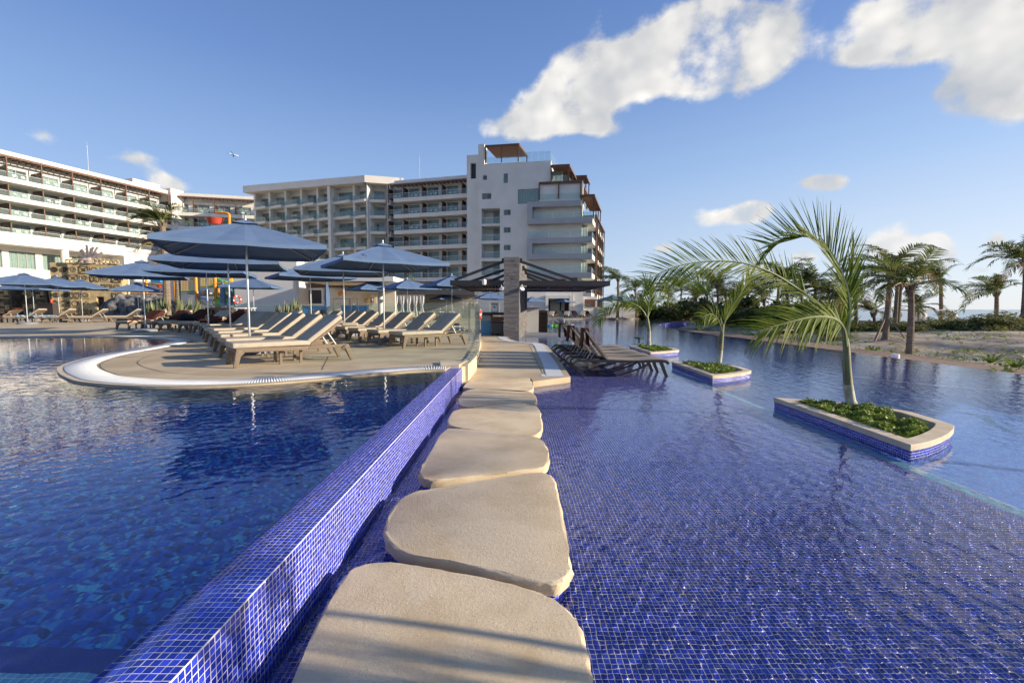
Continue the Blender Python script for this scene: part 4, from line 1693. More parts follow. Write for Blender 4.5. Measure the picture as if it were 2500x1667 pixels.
# ------------------------------------------------------------------ dark loungers in the pool
def dark_lounger():
    root = thing('pool_lounger', 'x', 'pool lounger', (0, 0, 0), 0, 'dark framed loungers standing in the shallow pool')
    W = 0.33
    zs = 0.42
    for s in (-1, 1):
        b = MB()
        b.bar((-0.02, s * W, zs), (1.25, s * W, zs - 0.02), 0.035, 0.055)
        pts = smoothline([(-0.02, s * W, zs), (-0.10, s * W, zs - 0.10), (0.05, s * W, 0.17), (0.30, s * W, 0.02), (0.62, s * W, 0.04), (1.25, s * W, 0.24), (1.5, s * W, zs - 0.05)], 5)
        for p, q in zip(pts[:-1], pts[1:]):
            b.bar(p, q, 0.03, 0.06, (0, 1, 0))
        pts = smoothline([(1.2, s * W, zs - 0.02), (1.6, s * W, zs + 0.0), (1.83, s * W, zs - 0.01), (1.90, s * W, zs - 0.06)], 4)
        for p, q in zip(pts[:-1], pts[1:]):
            b.bar(p, q, 0.035, 0.055)
        b.build('side_frame', M['darkframe'], root)
        b = MB()
        b.bar((1.74, s * W, zs - 0.02), (1.90, s * W, 0.0), 0.035, 0.075, (1, 0, 0), 0.03, 0.05)
        b.build('leg', M['darkframe'], root)
    b = MB()
    for k in range(2):
        b.bar((0.05 + k * 0.25, -W, zs - 0.01), (0.05 + k * 0.25, W, zs - 0.01), 0.07, 0.025)
    b.bar((1.86, -W, zs - 0.02), (1.86, W, zs - 0.02), 0.05, 0.03)
    b.bar((0.62, -W, zs - 0.03), (0.62, W, zs - 0.03), 0.04, 0.03)
    b.bar((0.45, -W, 0.05), (0.45, W, 0.05), 0.04, 0.03)
    b.build('crossbar', M['darkframe'], root)
    b = MB()
    pts = smoothline([(0.64, 0, zs + 0.012), (1.2, 0, zs - 0.004), (1.6, 0, zs + 0.02), (1.83, 0, zs + 0.012), (1.91, 0, zs - 0.03)], 4)
    vs, fs = [], []
    for p in pts:
        vs += [(p.x, -W + 0.01, p.z + 0.018), (p.x, W - 0.01, p.z + 0.018), (p.x, W - 0.01, p.z), (p.x, -W + 0.01, p.z)]
    for i in range(len(pts) - 1):
        for k in range(4):
            fs.append((i * 4 + k, i * 4 + (k + 1) % 4, (i + 1) * 4 + (k + 1) % 4, (i + 1) * 4 + k))
    fs += [(3, 2, 1, 0), tuple((len(pts) - 1) * 4 + k for k in range(4))]
    b.add(vs, fs)
    b.build('seat', M['sling'], root)
    A = R(127)
    Mx = Matrix.Translation((0.64, 0, zs)) @ Matrix.Rotation(-A, 4, 'Y')
    b = MB()
    b.X = Mx
    b.box(0.02, 0.78, -W + 0.025, W - 0.025, -0.006, 0.006)
    b.build('backrest', M['sling'], root)
    b = MB()
    b.X = Mx
    for s in (-1, 1):
        b.box(0, 0.80, s * W - 0.016, s * W + 0.016, -0.018, 0.018)
    b.box(0.77, 0.81, -W, W, -0.018, 0.018)
    b.box(0.38, 0.41, -W, W, 0.01, 0.025)
    b.build('back_frame', M['sling'], root)
    p = Mx @ Vector((0.4, 0, 0.02))
    for s in (-1, 1):
        b = MB()
        b.tube([(p.x, s * 0.24, p.z), (p.x - 0.20, s * 0.24, zs + 0.01), (p.x - 0.12, s * 0.24, zs - 0.0), (p.x + 0.04, s * 0.24, p.z - 0.03)], 0.007, 5)
        b.build('prop', M['rib'], root)
    return root


DP = dark_lounger()
DL = [(1.42, 9.95, 'dark framed lounger in the shallow pool, nearest of the stack seen side on'), (1.36, 10.75, 'dark framed pool lounger second from the front of the five'), (1.32, 11.55, 'dark framed pool lounger in the middle of the five'), (1.30, 12.35, 'dark framed pool lounger second from the back of the five'), (1.28, 13.15, 'dark framed pool lounger farthest back of the five')]
DOBJ = []
for i, (x, y, lab) in enumerate(DL):
    if i == 0:
        DP.location = (x, y, Z_F)
        DP.rotation_euler = (0, 0, R(-2))
        DP['label'] = lab
        DOBJ.append(DP)
    else:
        DOBJ.append(dup(DP, (x, y, Z_F), R(-2 + i * 0.4), lab))


def head_towel(dl, label, seed):
    """Towel hung over the top of an upright backrest."""
    n, k = 14, 7
    vs, fs = [], []
    A = R(127)
    for i in range(n + 1):
        t = -0.42 + 0.80 * i / n
        for j in range(k + 1):
            u = j / k - 0.5
            f = 0.012 * math.sin(7 * u + seed + i * .4)
            top = Vector((0.64 + 0.81 * math.cos(A), u * 0.46 + 0.03 * math.sin(seed + i * .3), 0.42 + 0.81 * math.sin(A)))
            if t < 0:
                p = top + Vector((0.075 + f - t * 0.10, 0, -abs(t) * 0.86))
            else:
                p = top + Vector((-0.055 + f - t * 0.04, 0, -t))
            if abs(t) < 0.05:
                p.z = top.z + 0.03
            vs.append(p)
    for i in range(n):
        for j in range(k):
            a = i * (k + 1) + j
            fs.append((a, a + 1, a + k + 2, a + k + 1))
    b = MB()
    b.add(vs, fs)
    o = b.build('towel', M['towel'], smooth=True)
    so = o.modifiers.new('thickness', 'SOLIDIFY')
    so.thickness = 0.02
    o.location = dl.location
    o.rotation_euler = dl.rotation_euler
    tag(o, label, 'towel', 'towels on the loungers')


head_towel(DOBJ[0], 'brown towel over the backrest of the nearest dark pool lounger', 1)
head_towel(DOBJ[2], 'brown towel over the middle dark pool lounger', 2)
head_towel(DOBJ[4], 'brown towel over the rearmost dark pool lounger', 4)


# ------------------------------------------------------------------ glass fence
def glass_panel(p, q, z0, z1, label):
    p, q = Vector(p), Vector(q)
    d = q - p
    L = d.length
    root = thing('glass_panel', label, 'glass panel', (p.x, p.y, 0), math.atan2(d.y, d.x), 'frameless glass fence panels')
    b = MB()
    b.box(0.008, L - 0.008, -0.007, 0.007, z0, z1)
    b.build('pane', M['fence'], root)
    for x in (0.25 * L, 0.75 * L):
        for z in (z0 + 0.07, z0 + 0.19):
            b = MB()
            b.cbox((x, 0.02, z), (0.05, 0.07, 0.04))
            b.build('clamp', M['steel'], root)


glass_panel((-0.80, 8.22), (-0.775, 9.35), -0.10, 1.12, 'nearest clear glass fence panel standing beside the walkway')
glass_panel((-0.775, 9.4), (-0.77, 10.5), -0.10, 1.12, 'second clear glass fence panel beside the walkway, right behind the nearest')
for k_ in range(4):
    ya, yb_ = 10.55 + k_ * 1.8, 12.3 + k_ * 1.8
    xa_ = lambda y: -0.80 - 0.0555 * (y - 9.6)
    glass_panel((xa_(ya), ya), (xa_(yb_), yb_), -0.10, 1.12, 'glass fence panel seen edge on along the walkway, %s from the front' % ORD[k_ + 2])
pts = smoothline([(-1.35, 18.2, 0), (-2.7, 20.5, 0), (-5, 22.7, 0), (-9, 25.0, 0), (-14, 27.0, 0), (-19, 28.2, 0)], 3)
for i in range(len(pts) - 1):
    glass_panel((pts[i].x, pts[i].y), (pts[i + 1].x, pts[i + 1].y), 0.03, 1.28, 'rear glass fence panel behind the loungers, %s from the slate pillar' % ORD[i])
pts = [(-16 + k * 2.4, 36 - k * 0.4) for k in range(7)]
for i in range(len(pts) - 1):
    glass_panel(pts[i], pts[i + 1], Z_W, 1.15, 'distant glass fence panel before the lower pool, %s from the pool bar' % ['first', 'second', 'third', 'fourth', 'fifth', 'sixth'][i])


# ------------------------------------------------------------------ hotel wings
STO = 3.3
FLOORS = [23.6 - STO * k for k in range(7)]       # 23.6, 20.3, 17.0, 13.7, 10.4, 7.1, 3.8
ROOF = 28.4


def wing(label, A, B, name='hotel_wing'):
    """A building whose front runs from plan point A to B (left to right seen from the pool): local x along, y inward, z up."""
    A, B = Vector((A[0], A[1])), Vector((B[0], B[1]))
    d = B - A
    root = thing(name, label, 'hotel', (A.x, A.y, 0), math.atan2(d.y, d.x), 'white hotel wings')
    return root, d.length


def window_meshes(w, h, panes=2, open_=False):
    f = MB()
    t = 0.07
    f.box(0, w, -0.04, 0.04, h - t, h)
    f.box(0, w, -0.04, 0.04, 0, 0.05)
    for i in range(panes + 1):
        x = i * (w - t) / panes
        f.box(x, x + t, -0.04, 0.04, 0.05, h - t)
    p = MB()
    p.box(t, w - t, -0.006, 0.006, 0.05, h - t)
    c = MB()
    n = 44
    vs, fs = [], []
    x0, x1 = 0.03, (w - 0.03 if not open_ else w * 0.42)
    for i in range(n + 1):
        x = x0 + (x1 - x0) * i / n
        y = 0.16 + 0.045 * math.sin(i * 1.75) + 0.02 * math.sin(i * 0.6)
        vs += [(x, y, 0.03), (x, y, h - 0.05)]
    for i in range(n):
        fs.append((2 * i, 2 * i + 2, 2 * i + 3, 2 * i + 1))
    c.add(vs, fs)
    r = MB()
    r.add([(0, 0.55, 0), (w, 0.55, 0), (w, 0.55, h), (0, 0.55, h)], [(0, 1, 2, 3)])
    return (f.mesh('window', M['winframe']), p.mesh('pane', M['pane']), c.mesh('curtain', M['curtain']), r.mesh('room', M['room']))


WM = {}


def put_window(root, x, y, z, w, h, panes=2, rz=0.0, open_=False):
    k = (round(w, 2), round(h, 2), panes, open_)
    if k not in WM:
        WM[k] = window_meshes(w, h, panes, open_)
    f, p, c, r = WM[k]
    o = link('window', f, root, (x, y, z), (0, 0, rz))
    link('pane', p, o)
    link('curtain', c, o)
    link('room', r, o)
    return o


def wall_with_holes(b, x0, x1, y, z0, z1, holes, th=0.25):
    """Wall in the local xz plane with rectangular openings (x0, x1, z0, z1), each opening within one storey band."""
    holes = sorted(holes)
    x = x0
    for hx0, hx1, hz0, hz1 in holes:
        if hx0 > x + 1e-4:
            b.box(x, hx0, y, y + th, z0, z1)
        if hz0 > z0 + 1e-4:
            b.box(hx0, hx1, y, y + th, z0, hz0)
        if hz1 < z1 - 1e-4:
            b.box(hx0, hx1, y, y + th, hz1, z1)
        x = hx1
    if x < x1 - 1e-4:
        b.box(x, x1, y, y + th, z0, z1)


CH_MESH = {}


def chair_mesh():
    if 'c' not in CH_MESH:
        b = MB()
        b.box(-.27, .27, -.27, .27, .38, .44)
        b.box(-.27, .27, .23, .28, .44, .86)
        for s in (-1, 1):
            b.box(s * .27 - .025, s * .27 + .025, -.27, .25, .60, .65)
            for t in (-.24, .24):
                b.box(s * .26 - .02, s * .26 + .02, t - .02, t + .02, 0, .62)
        CH_MESH['c'] = b.mesh('balcony_chair', M['chair'])
    return CH_MESH['c']


def balcony_chair(root, x, y, z, rz, lab):
    m = Matrix.Translation(root.location) @ Matrix.Rotation(root.rotation_euler[2], 4, 'Z') @ Matrix.Translation((x, y, z)) @ Matrix.Rotation(rz, 4, 'Z')
    o = link('balcony_chair', chair_mesh())
    o.matrix_world = m
    tag(o, lab, 'chair', 'white armchairs on the hotel balconies')


def ribbon(root, L, posts, floors, x_end, mirror=False, depth=2.0, roofed=True, slab_h=0.95, chairs=(), win_w=None, open_at=(), low_box=False, top_z=ROOF, zbottom=0.0, winx=None, winf=0.56, where=''):
    """Balcony wing with continuous white bands, glass railings, timber dividers and a timber roof edge."""
    D = 9.0
    b = MB()
    for z in floors:
        b.box(0, x_end, 0, depth + 0.05, z - 0.66, z + 0.14)
    o = b.build('balcony_band', M['white'], root)
    # roof
    b = MB()
    b.box(-0.0, x_end, 0.45, depth + D, top_z - 0.75, top_z)
    b.build('roof', M['white'], root)
    b = MB()
    b.box(0, x_end, 0.06, 0.30, top_z - 1.15, top_z - 0.80)
    for k in range(int(x_end / 0.9)):
        b.box(k * 0.9 + 0.1, k * 0.9 + 0.22, 0.30, depth, top_z - 1.05, top_z - 0.86)
    b.build('timber_roof_edge', M['brown'], root)
    # back wall
    holes_by_floor = {}
    xs = list(posts)
    bay = [(xs[i], xs[i + 1]) for i in range(len(xs) - 1)]
    b = MB()
    for fi, z in enumerate(floors):
        holes = []
        for bi, (a, c) in enumerate(bay):
            w = win_w or (c - a) * winf
            x0 = (c - w - 0.45) if mirror else (a + (c - a) * (winx or 0.06))
            holes.append((x0, x0 + w, z, z + 2.35))
            op = ((fi * 7 + bi * 3) % 5 == 1)
            put_window(root, x0, depth + 0.12, z, w, 2.35, 2, 0, op)
        top = top_z - 0.75 if fi == 0 else floors[fi - 1] - 0.72
        wall_with_holes(b, 0, x_end, depth, z - 0.0, top, holes)
    b.build('wall', M['offwhite'], root)
    for fi, z in enumerate(floors):
        for xi, x in enumerate(xs):
            top = 2.75 if fi else (top_z - 0.8 - z)
            d = MB()
            d.box(x - 0.09, x + 0.09, 0.04, 0.24, -0.66, top if fi == 0 else 2.2)
            link('post', d.mesh('post', M['brown']), root, (0, 0, z))
            d = MB()
            for k in range(9):
                d.box(x - 0.03, x + 0.03, 0.25, depth - 0.02, 0.16 + k * 0.235, 0.16 + k * 0.235 + 0.205)
            link('divider', d.mesh('divider', M['dbrown']), root, (0, 0, z))
        for bi, (a, c) in enumerate(bay):
            g = MB()
            g.box(a + 0.10, c - 0.10, 0.08, 0.10, 0.2, 1.08)
            r = link('railing', g.mesh('railing', M['rail']), root, (0, 0, z))
            h = MB()
            h.box(a + 0.10, c - 0.10, 0.07, 0.115, 1.081, 1.115)
            link('handrail', h.mesh('handrail', M['lav']), r)
    for fi in chairs:
        for bi, (a, c) in enumerate(bay):
            balcony_chair(root, a + (c - a) * 0.30, 1.0, floors[fi] + 0.2, RND.uniform(-.4, .4), 'left white armchair, ' + where % (ORD[bi], ORD[fi]))
            balcony_chair(root, a + (c - a) * 0.55, 1.0, floors[fi] + 0.2, RND.uniform(-.4, .4), 'right white armchair, ' + where % (ORD[bi], ORD[fi]))
    # body behind
    b = MB()
    b.box(0.02, x_end - 0.02, depth + 0.7, depth + D, zbottom, top_z - 0.76)
    b.build('building_body', M['offwhite'], root)


# left wing, running away from the pool on the left
pA, pB = at_z(0, 363, ROOF), at_z(383, 458, ROOF)
dd = (pB - pA).to_2d().normalized()
A = Vector((pA.x, pA.y)) - dd * 16
Bq = Vector((pA.x, pA.y)) + dd * 36
LW, L = wing('long sunlit white hotel wing at the left with brown balcony dividers', A, Bq)
posts = [((on_plane(x, 420, (pA.x, pA.y), (pB.x, pB.y)) - Vector((A.x, A.y, 0))).to_2d()).dot(dd) for x in (18.4, 102.6, 176.7, 245, 306, 362, 409)]
step = posts[1] - posts[0]
posts = [posts[0] - 2 * step, posts[0] - step] + posts
xe = posts[-1] + 0.25
ribbon(LW, L, posts, FLOORS[:4], xe, depth=3.0, chairs=(0, 1, 2, 3), zbottom=0, winx=0.24, winf=0.62, where='%s balcony from the left, %s row down, sunlit left wing')
# podium terrace, lower storey with column and windows
b = MB()
xq = ((on_plane(281, 600, (pA.x, pA.y), (pB.x, pB.y)) - Vector((A.x, A.y, 0))).to_2d()).dot(dd)
b.box(0, xq, -3.0, 2.0, 11.7, 12.98)
b.box(0, xq, -3.0, -2.75, 12.98, 13.75)
b.build('terrace', M['white'], LW)
b = MB()
b.box(0, xq, -3.6, 0, 0, 7.6)
b.build('plinth', M['white'], LW)
b = MB()
lw_x = lambda x, y=620: ((on_plane(x, y, (pA.x, pA.y), (pB.x, pB.y)) - Vector((A.x, A.y, 0))).to_2d()).dot(dd)
wins = [(lw_x(-60), lw_x(11)), (lw_x(27), lw_x(92)), (lw_x(108), lw_x(168)), (lw_x(180), lw_x(233))]
wall_with_holes(b, 0, xq, 0.6, 7.6, 11.7, [(a, c, 7.75, 10.9) for a, c in wins])
b.box(xq - 0.4, xq, -3.0, 0.6, 7.6, 11.7)
b.build('lower_wall', M['white'], LW)
for a, c in wins:
    put_window(LW, a, 0.72, 7.75, c - a, 3.15, 3)
b = MB()
b.lathe([(0.62, 7.6), (0.62, 11.7)], 20, (lw_x(137.5), -2.3, 0))
b.build('column', M['white'], LW, smooth=True)
b = MB()
b.box(xq, xe + 3, 0.3, 2, 0, FLOORS[3] - 0.73)
b.box(xe + 0.05, xe + 3.2, -0.3, 6, 0, ROOF + 0.6)
b.box(xe - 6, xe + 0.04, 3, 9, ROOF, ROOF + 1.5)
b.build('end_wall', M['white'], LW)
# dark planting boxes on the lowest terrace
for k in range(4):
    b = MB()
    a = posts[3 + k] if k + 3 < len(posts) else 0
    for j in range(7):
        b.box(a - 0.9, a + 2.2, 0.15, 0.22, 0.15 + j * 0.19, 0.32 + j * 0.19)
    link('terrace_screen', b.mesh('terrace_screen', M['dbrown']), LW, (0, -0.05, FLOORS[3]))

# connecting wing behind
pA2, pB2 = at_z(423, 468.6, ROOF), at_z(606, 479, ROOF)
CW, L = wing('shaded white connecting hotel wing between the two long wings', (pA2.x, pA2.y), (pB2.x, pB2.y))
u2 = (pB2 - pA2).to_2d().normalized()
pos = [((on_plane(x, 500, (pA2.x, pA2.y), (pB2.x, pB2.y)) - pA2).to_2d()).dot(u2) for x in (418, 471.5, 523.5, 574, 626)]
ribbon(CW, L, pos, FLOORS[:5], pos[-1] + 0.3, chairs=(0, 1), mirror=False, where='%s balcony, %s row down, connecting wing')
b = MB()
b.box(-2, pos[-1], 1.0, 8, 0, FLOORS[4] - 0.75)
b.build('lower_body', M['offwhite'], CW)

# middle wing: stepped box balconies under a thick white roof
P0, P1, P2 = at_z(598, 454.8, ROOF), at_z(893.7, 428.8, ROOF), at_z(987, 436, ROOF)


def pods(root, L, xs, piers, floors, slope):
    """Box balconies stepping forward one after the other."""
    D = 8.0
    dep = 2.6
    b = MB()
    b.box(-0.3, L, -0.3, D, ROOF - 1.45, ROOF)
    b.build('roof', M['white'], root)
    b = MB()
    for fi, z in enumerate(floors):
        holes = []
        top = ROOF - 1.45 if fi == 0 else floors[fi - 1] - 0.25
        for bi in range(len(xs) - 1):
            a, c = xs[bi], xs[bi + 1]
            w = (c - a) * 0.74
            holes.append((a + 0.55, a + 0.55 + w, z, z + 2.4))
            put_window(root, a + 0.55, dep + 0.1, z, w, 2.4, 2, 0, (fi * 5 + bi * 3) % 4 == 1)
        wall_with_holes(b, 0, L, dep, z - 0.25, top, holes)
    b.build('wall', M['offwhite'], root)
    b = MB()
    for x in xs[:-1]:
        b.box(x - 0.02, x + 0.42, 0.95, dep - 0.01, 0, ROOF - 1.45)
    for x in piers:
        b.box(x - 0.35, x + 0.35, 0.05, 0.9, 0, ROOF - 1.46)
    b.box(L - 0.3, L, 0.3, dep, 0, ROOF - 1.46)
    b.build('pier', M['white'], root)
    for fi, z in enumerate(floors):
        for bi in range(len(xs) - 1):
            a, c = xs[bi], xs[bi + 1]
            s = MB()
            y0, y1 = 0.95, 0.0
            def quad(x0, x1, za, zb, inset):
                s.prism([(x0, y0 + inset), (x1, y1 + inset), (x1, dep - 0.02), (x0, dep - 0.02)], za, zb)
            quad(a - 0.25, c - 0.22, -0.42, 0.14, 0)
            o = link('balcony', s.mesh('balcony', M['white']), root, (0, 0, z))
            g = MB()
            g.bar((a - 0.22, y0 + 0.06, 0.64), (c - 0.27, y1 + 0.06, 0.64), 0.02, 1.0)
            g.bar((c - 0.26, y1 + 0.06, 0.64), (c - 0.26, 0.95, 0.64), 0.02, 1.0)
            link('railing', g.mesh('railing', M['rail']), o)
    b = MB()
    b.box(0.02, L - 0.02, dep + 0.75, D, 0, ROOF - 1.46)
    b.build('building_body', M['offwhite'], root)


MWA, L = wing('shaded white hotel block with stepped box balconies under a thick roof', (P0.x, P0.y), (P1.x, P1.y))
u = (P1 - P0).to_2d().normalized()
cx = lambda xp, A0, B0: ((on_plane(xp, 500, (A0.x, A0.y), (B0.x, B0.y)) - A0).to_2d()).dot((B0 - A0).to_2d().normalized())
xs = [cx(x, P0, P1) for x in (612, 648, 687.5, 726, 766, 803.5, 855.5, 897)]
xs[-1] = L - 0.2
pods(MWA, L, xs, [cx(803.5, P0, P1) - 0.1], FLOORS[:6], 0)
MWB, L = wing('short angled white hotel block with box balconies where the roof edge turns', (P1.x, P1.y), (P2.x, P2.y))
xs = [0.0, cx(943.5, P1, P2)]
pods(MWB, L * 0.98, [0.3, cx(944, P1, P2)], [cx(945.5, P1, P2) + 0.3], FLOORS[:6], 0)

# right ribbon wing up to the tower
P3, P4 = at_z(960, 447, 26.9), at_z(1167, 430, 26.9)
RW, L = wing('shaded white hotel wing with brown dividers joining the tower', (P3.x, P3.y), (P4.x, P4.y))
pos = [cx(x, P3, P4) for x in (948, 985, 1031, 1079, 1128, 1166)]
ribbon(RW, L, pos, FLOORS[:7], L, mirror=False, depth=2.0, chairs=(0, 1, 2), top_z=26.9 + 0.55, where='%s balcony, %s row down, wing beside the tower')

# ------------------------------------------------------------------ tower
TA, TB = Vector((-6.57, 88.0)), Vector((12.9, 84.5))
TU = (TB - TA).normalized()
TW, L = wing('tall white hotel tower with stepped timber pergolas on its right side', TA, TB, 'hotel_tower')


def T(cx_, cy_, off=0.0):
    """crop point -> local (x, z) on the tower front moved outward by off."""
    n = Vector((TU.y, -TU.x))
    a = TA + n * off
    c = TB + n * off
    p = on_plane(1100 + cx_ * 0.24878, 330 + cy_ * 0.24878, (a.x, a.y), (c.x, c.y))
    return ((p.to_2d() - TA).dot(TU), p.z)


def TR(x0, y0, x1, y1, off=0.0):
    ax, az = T(x0, y0, off)
    bx, bz = T(x1, y1, off)
    return min(ax, bx), max(ax, bx), min(az, bz), max(az, bz)


RX = T(1287, 900)[0]          # right corner of the front wall
TOPX = T(985, 237)
zr = T(330, 292)[1]
x_left = T(272, 300)[0]
zs = sorted(set([round(TOPX[1], 2)]))
DEP = 14.0
openings = []
small = [TR(318, 393, 358, 440), TR(520, 377, 563, 470), TR(308, 572, 400, 627), TR(522, 733, 590, 785), TR(522, 905, 590, 957), TR(522, 1077, 590, 1129)]
strip_w = TR(660, 532, 864, 670)
recess = [TR(303, 722, 484, 866), TR(303, 893, 484, 1034), TR(303, 1066, 484, 1204), TR(303, 1237, 484, 1372), TR(303, 1410, 484, 1545)]
zP3 = T(900, 640)[1]
zP2 = T(985, 462)[1]
xP3 = T(868, 640)[0]
xP2 = T(987, 462)[0]
allh = small + [strip_w] + recess
zcuts = sorted(set([0.0, zr, zP2, zP3] + [h[2] for h in allh] + [h[3] for h in allh]))
b = MB()
for z0, z1 in zip(zcuts[:-1], zcuts[1:]):
    zm = (z0 + z1) / 2
    xr = RX if zm < zP3 else (xP3 + 8.0 if zm < zP2 else TOPX[0])
    hs_ = sorted((h[0], min(h[1], xr)) for h in allh if h[2] < zm < h[3])
    x = x_left
    for h0, h1 in hs_:
        if h0 > x:
            b.box(x, h0, 0, 0.3, z0, z1)
        x = max(x, h1)
    if x < xr:
        b.box(x, xr, 0, 0.3, z0, z1)
b.build('front_wall', M['white'], TW)
b = MB()
b.box(x_left + 0.02, RX - 0.05, 3.2, DEP, 0, zP3)
b.box(x_left + 0.02, xP3 + 7.9, 3.2, DEP, zP3, zP2)
b.box(x_left + 0.02, TOPX[0] - 0.02, 3.2, DEP + 4, zP2, zr - 0.02)
b.box(x_left, x_left + 0.3, 0.31, 3.2, 0, zr)
b.box(RX - 0.3, RX, 0.31, 3.2, 0, zP3)
b.box(xP3 + 7.7, xP3 + 8.0, 0.31, 3.2, zP3, zP2)
b.box(TOPX[0] - 0.3, TOPX[0], 0.31, DEP + 4, zP2, zr)
b.box(x_left, TOPX[0], 0.01, DEP + 4, zr, zr + 0.15)
b.box(xP2, xP3 + 8, 0.31, DEP, zP2 - 0.2, zP2)
b.box(xP3, RX, 0.31, DEP, zP3 - 0.2, zP3)
b.build('building_body', M['white'], TW)
# pilaster at the top left, and the tall block behind it
b = MB()
a = TR(273, 92, 332, 300)
b.box(a[0], a[1], -0.06, 2.2, a[2], a[3])
b.build('pilaster', M['white'], TW)
a = TR(150, 188, 272, 600)
h = TR(187, 266, 241, 418)
b = MB()
b.box(a[0], h[0], 0.6, 5, 0, a[3])
b.box(h[1], a[1], 0.6, 5, 0, a[3])
b.box(h[0], h[1], 0.6, 5, 0, h[2])
b.box(h[0], h[1], 0.6, 5, h[3], a[3])
b.build('stair_block', M['white'], TW)
b = MB()
b.box(h[0], h[1], 1.3, 1.4, h[2], h[3])
b.build('stair_window', M['room'], TW)
for i, s in enumerate(small):
    put_window(TW, s[0], 0.12, s[2], s[1] - s[0], s[3] - s[2], 1 if i < 2 else 2, 0, False if i == 1 else True)
put_window(TW, strip_w[0], 0.1, strip_w[2], strip_w[1] - strip_w[0], strip_w[3] - strip_w[2], 3)
for r in recess:
    b = MB()
    b.box(r[0], r[1], 0.31, 2.8, r[2] - 0.15, r[2])
    b.box(r[0], r[1], 0.31, 2.8, r[3], r[3] + 0.15)
    b.box(r[0] - 0.1, r[0], 0.31, 2.8, r[2], r[3])
    b.box(r[1], r[1] + 0.1, 0.31, 2.8, r[2], r[3])
    b.box(r[0], r[0] + (r[1] - r[0]) * 0.48, 2.7, 2.85, r[2], r[3])
    o = b.build('balcony_recess', M['offwhite'], TW)
    put_window(TW, r[0] + (r[1] - r[0]) * 0.48, 2.75, r[2], (r[1] - r[0]) * 0.52, 2.3, 2, 0, True)
    g = MB()
    g.box(r[0] + 0.03, r[1] - 0.03, 0.12, 0.14, r[2] + 0.05, r[2] + 1.1)
    g = g.build('railing', M['rail'], TW)
    g2 = MB()
    g2.box(r[0], r[1], 0.10, 0.16, r[2] + 1.101, r[2] + 1.14)
    g2.build('handrail', M['lav'], g)

OFF = 1.6
xl = T(752, 800, OFF)[0]
xr_ = T(1395, 800, OFF)[0]


def grey_frame(y_top, y_bot, closed):
    """Grey band balcony; closed ones rise on the left and return along the top."""
    zb0 = T(760, y_bot, OFF)[1]
    zb1 = zb0 + 0.95
    b = MB()
    b.box(xl, xr_, -OFF, 0.0, zb0, zb1)
    if closed:
        zt1 = T(760, y_top, OFF)[1]
        b.box(xl, xl + 0.95, -OFF, 0.0, zb1, zt1)
        b.box(xl + 0.95, T(1282, y_top, OFF)[0], -OFF, 0, zt1 - 0.95, zt1)
    o = b.build('grey_balcony_frame', M['grey'], TW)
    x0 = xl + (0.98 if closed else 0.05)
    zz = zb1 + 0.02
    cuts = [x0, x0 + (xr_ - x0) * 0.335, x0 + (xr_ - x0) * 0.69, xr_ - 0.05]
    for a, c in zip(cuts[:-1], cuts[1:]):
        g = MB()
        g.box(a + 0.03, c - 0.03, -OFF + 0.12, -OFF + 0.14, zz, zz + 1.1)
        g.build('railing', M['rail'], o)
    g = MB()
    g.box(xr_ - 0.08, xr_ - 0.06, -OFF + 0.15, 2.5, zz, zz + 1.1)
    g.build('railing', M['rail'], o)
    return zb1


SLABZ = []
for yt, yb, cl in ((655, 873, True), (985, 1040, False), (1012, 1218, True), (1300, 1405, False)):
    if yb == 1040:
        zt = T(760, 985, OFF)[1]
        SLABZ.append(zt)
        continue
    SLABZ.append(grey_frame(yt, yb, cl))
# the open railing standing on top of the second grey frame
zt = T(760, 1005, OFF)[1]
for k in range(3):
    a = xl + (xr_ - xl) * k / 3
    g = MB()
    g.box(a + 0.04, a + (xr_ - xl) / 3 - 0.04, -OFF + 0.12, -OFF + 0.14, zt + 0.03, zt + 1.15)
    g.build('railing', M['rail'], TW)
b = MB()
b.box(T(1282, 1040, OFF)[0], xr_, -OFF, 0.0, zt - 0.95, zt)
b.build('grey_balcony_frame', M['grey'], TW)
SLABZ[1] = zt

# right flank: balcony slabs running back, posts, louvre screen
CX = xr_
RD = Vector((6.8, 24.0)).normalized()
nloc = Vector((-TU.y, TU.x))
rdl = Vector((RD.dot(TU), RD.dot(nloc)))     # flank direction in local coordinates


def flank(x, y, s, t=0.0):
    """Local plan point s metres along the flank from (x, y), t metres out."""
    return (x + rdl.x * s + rdl.y * t, y + rdl.y * s - rdl.x * t)


def flank_box(b, x, y, s0, s1, t0, t1, z0, z1):
    b.prism([flank(x, y, s0, t0), flank(x, y, s1, t0), flank(x, y, s1, t1), flank(x, y, s0, t1)], z0, z1)


levels = [z for z in SLABZ] + [SLABZ[-1] - 3.6, SLABZ[-1] - 7.2]
FL = 26.0
for li, z in enumerate(levels):
    b = MB()
    flank_box(b, CX - 2.6, 0.02, 0, FL, 0, 2.6, z - 0.9, z)
    o = b.build('flank_slab', M['white'], TW)
    for k in range(9):
        s0 = 0.4 + k * 2.8
        g = MB()
        flank_box(g, CX - 2.6, 0, s0, s0 + 2.6, 2.48, 2.5, z, z + 1.1)
        g.build('railing', M['rail'], o)
    if li in (0,):
        continue
    for k in range(5):
        b = MB()
        flank_box(b, CX - 2.6, 0, 9 + k * 4.0, 9.14 + k * 4.0, 0.4, 2.55, z, z + 2.6)
        b.build('divider', M['dbrown'], TW)
b = MB()
flank_box(b, CX - 2.6, 0, 0.0, FL, -3, -0.02, 0, levels[0])
b.build('flank_wall', M['white'], TW)
for li, z in enumerate(levels[1:]):
    for k in range(3):
        x, y = flank(CX - 2.6, 0.03, 1.5 + k * 7.5, 0.03)
        put_window(TW, x, y, z, 2.6, 2.4, 2, math.atan2(rdl.y, rdl.x))
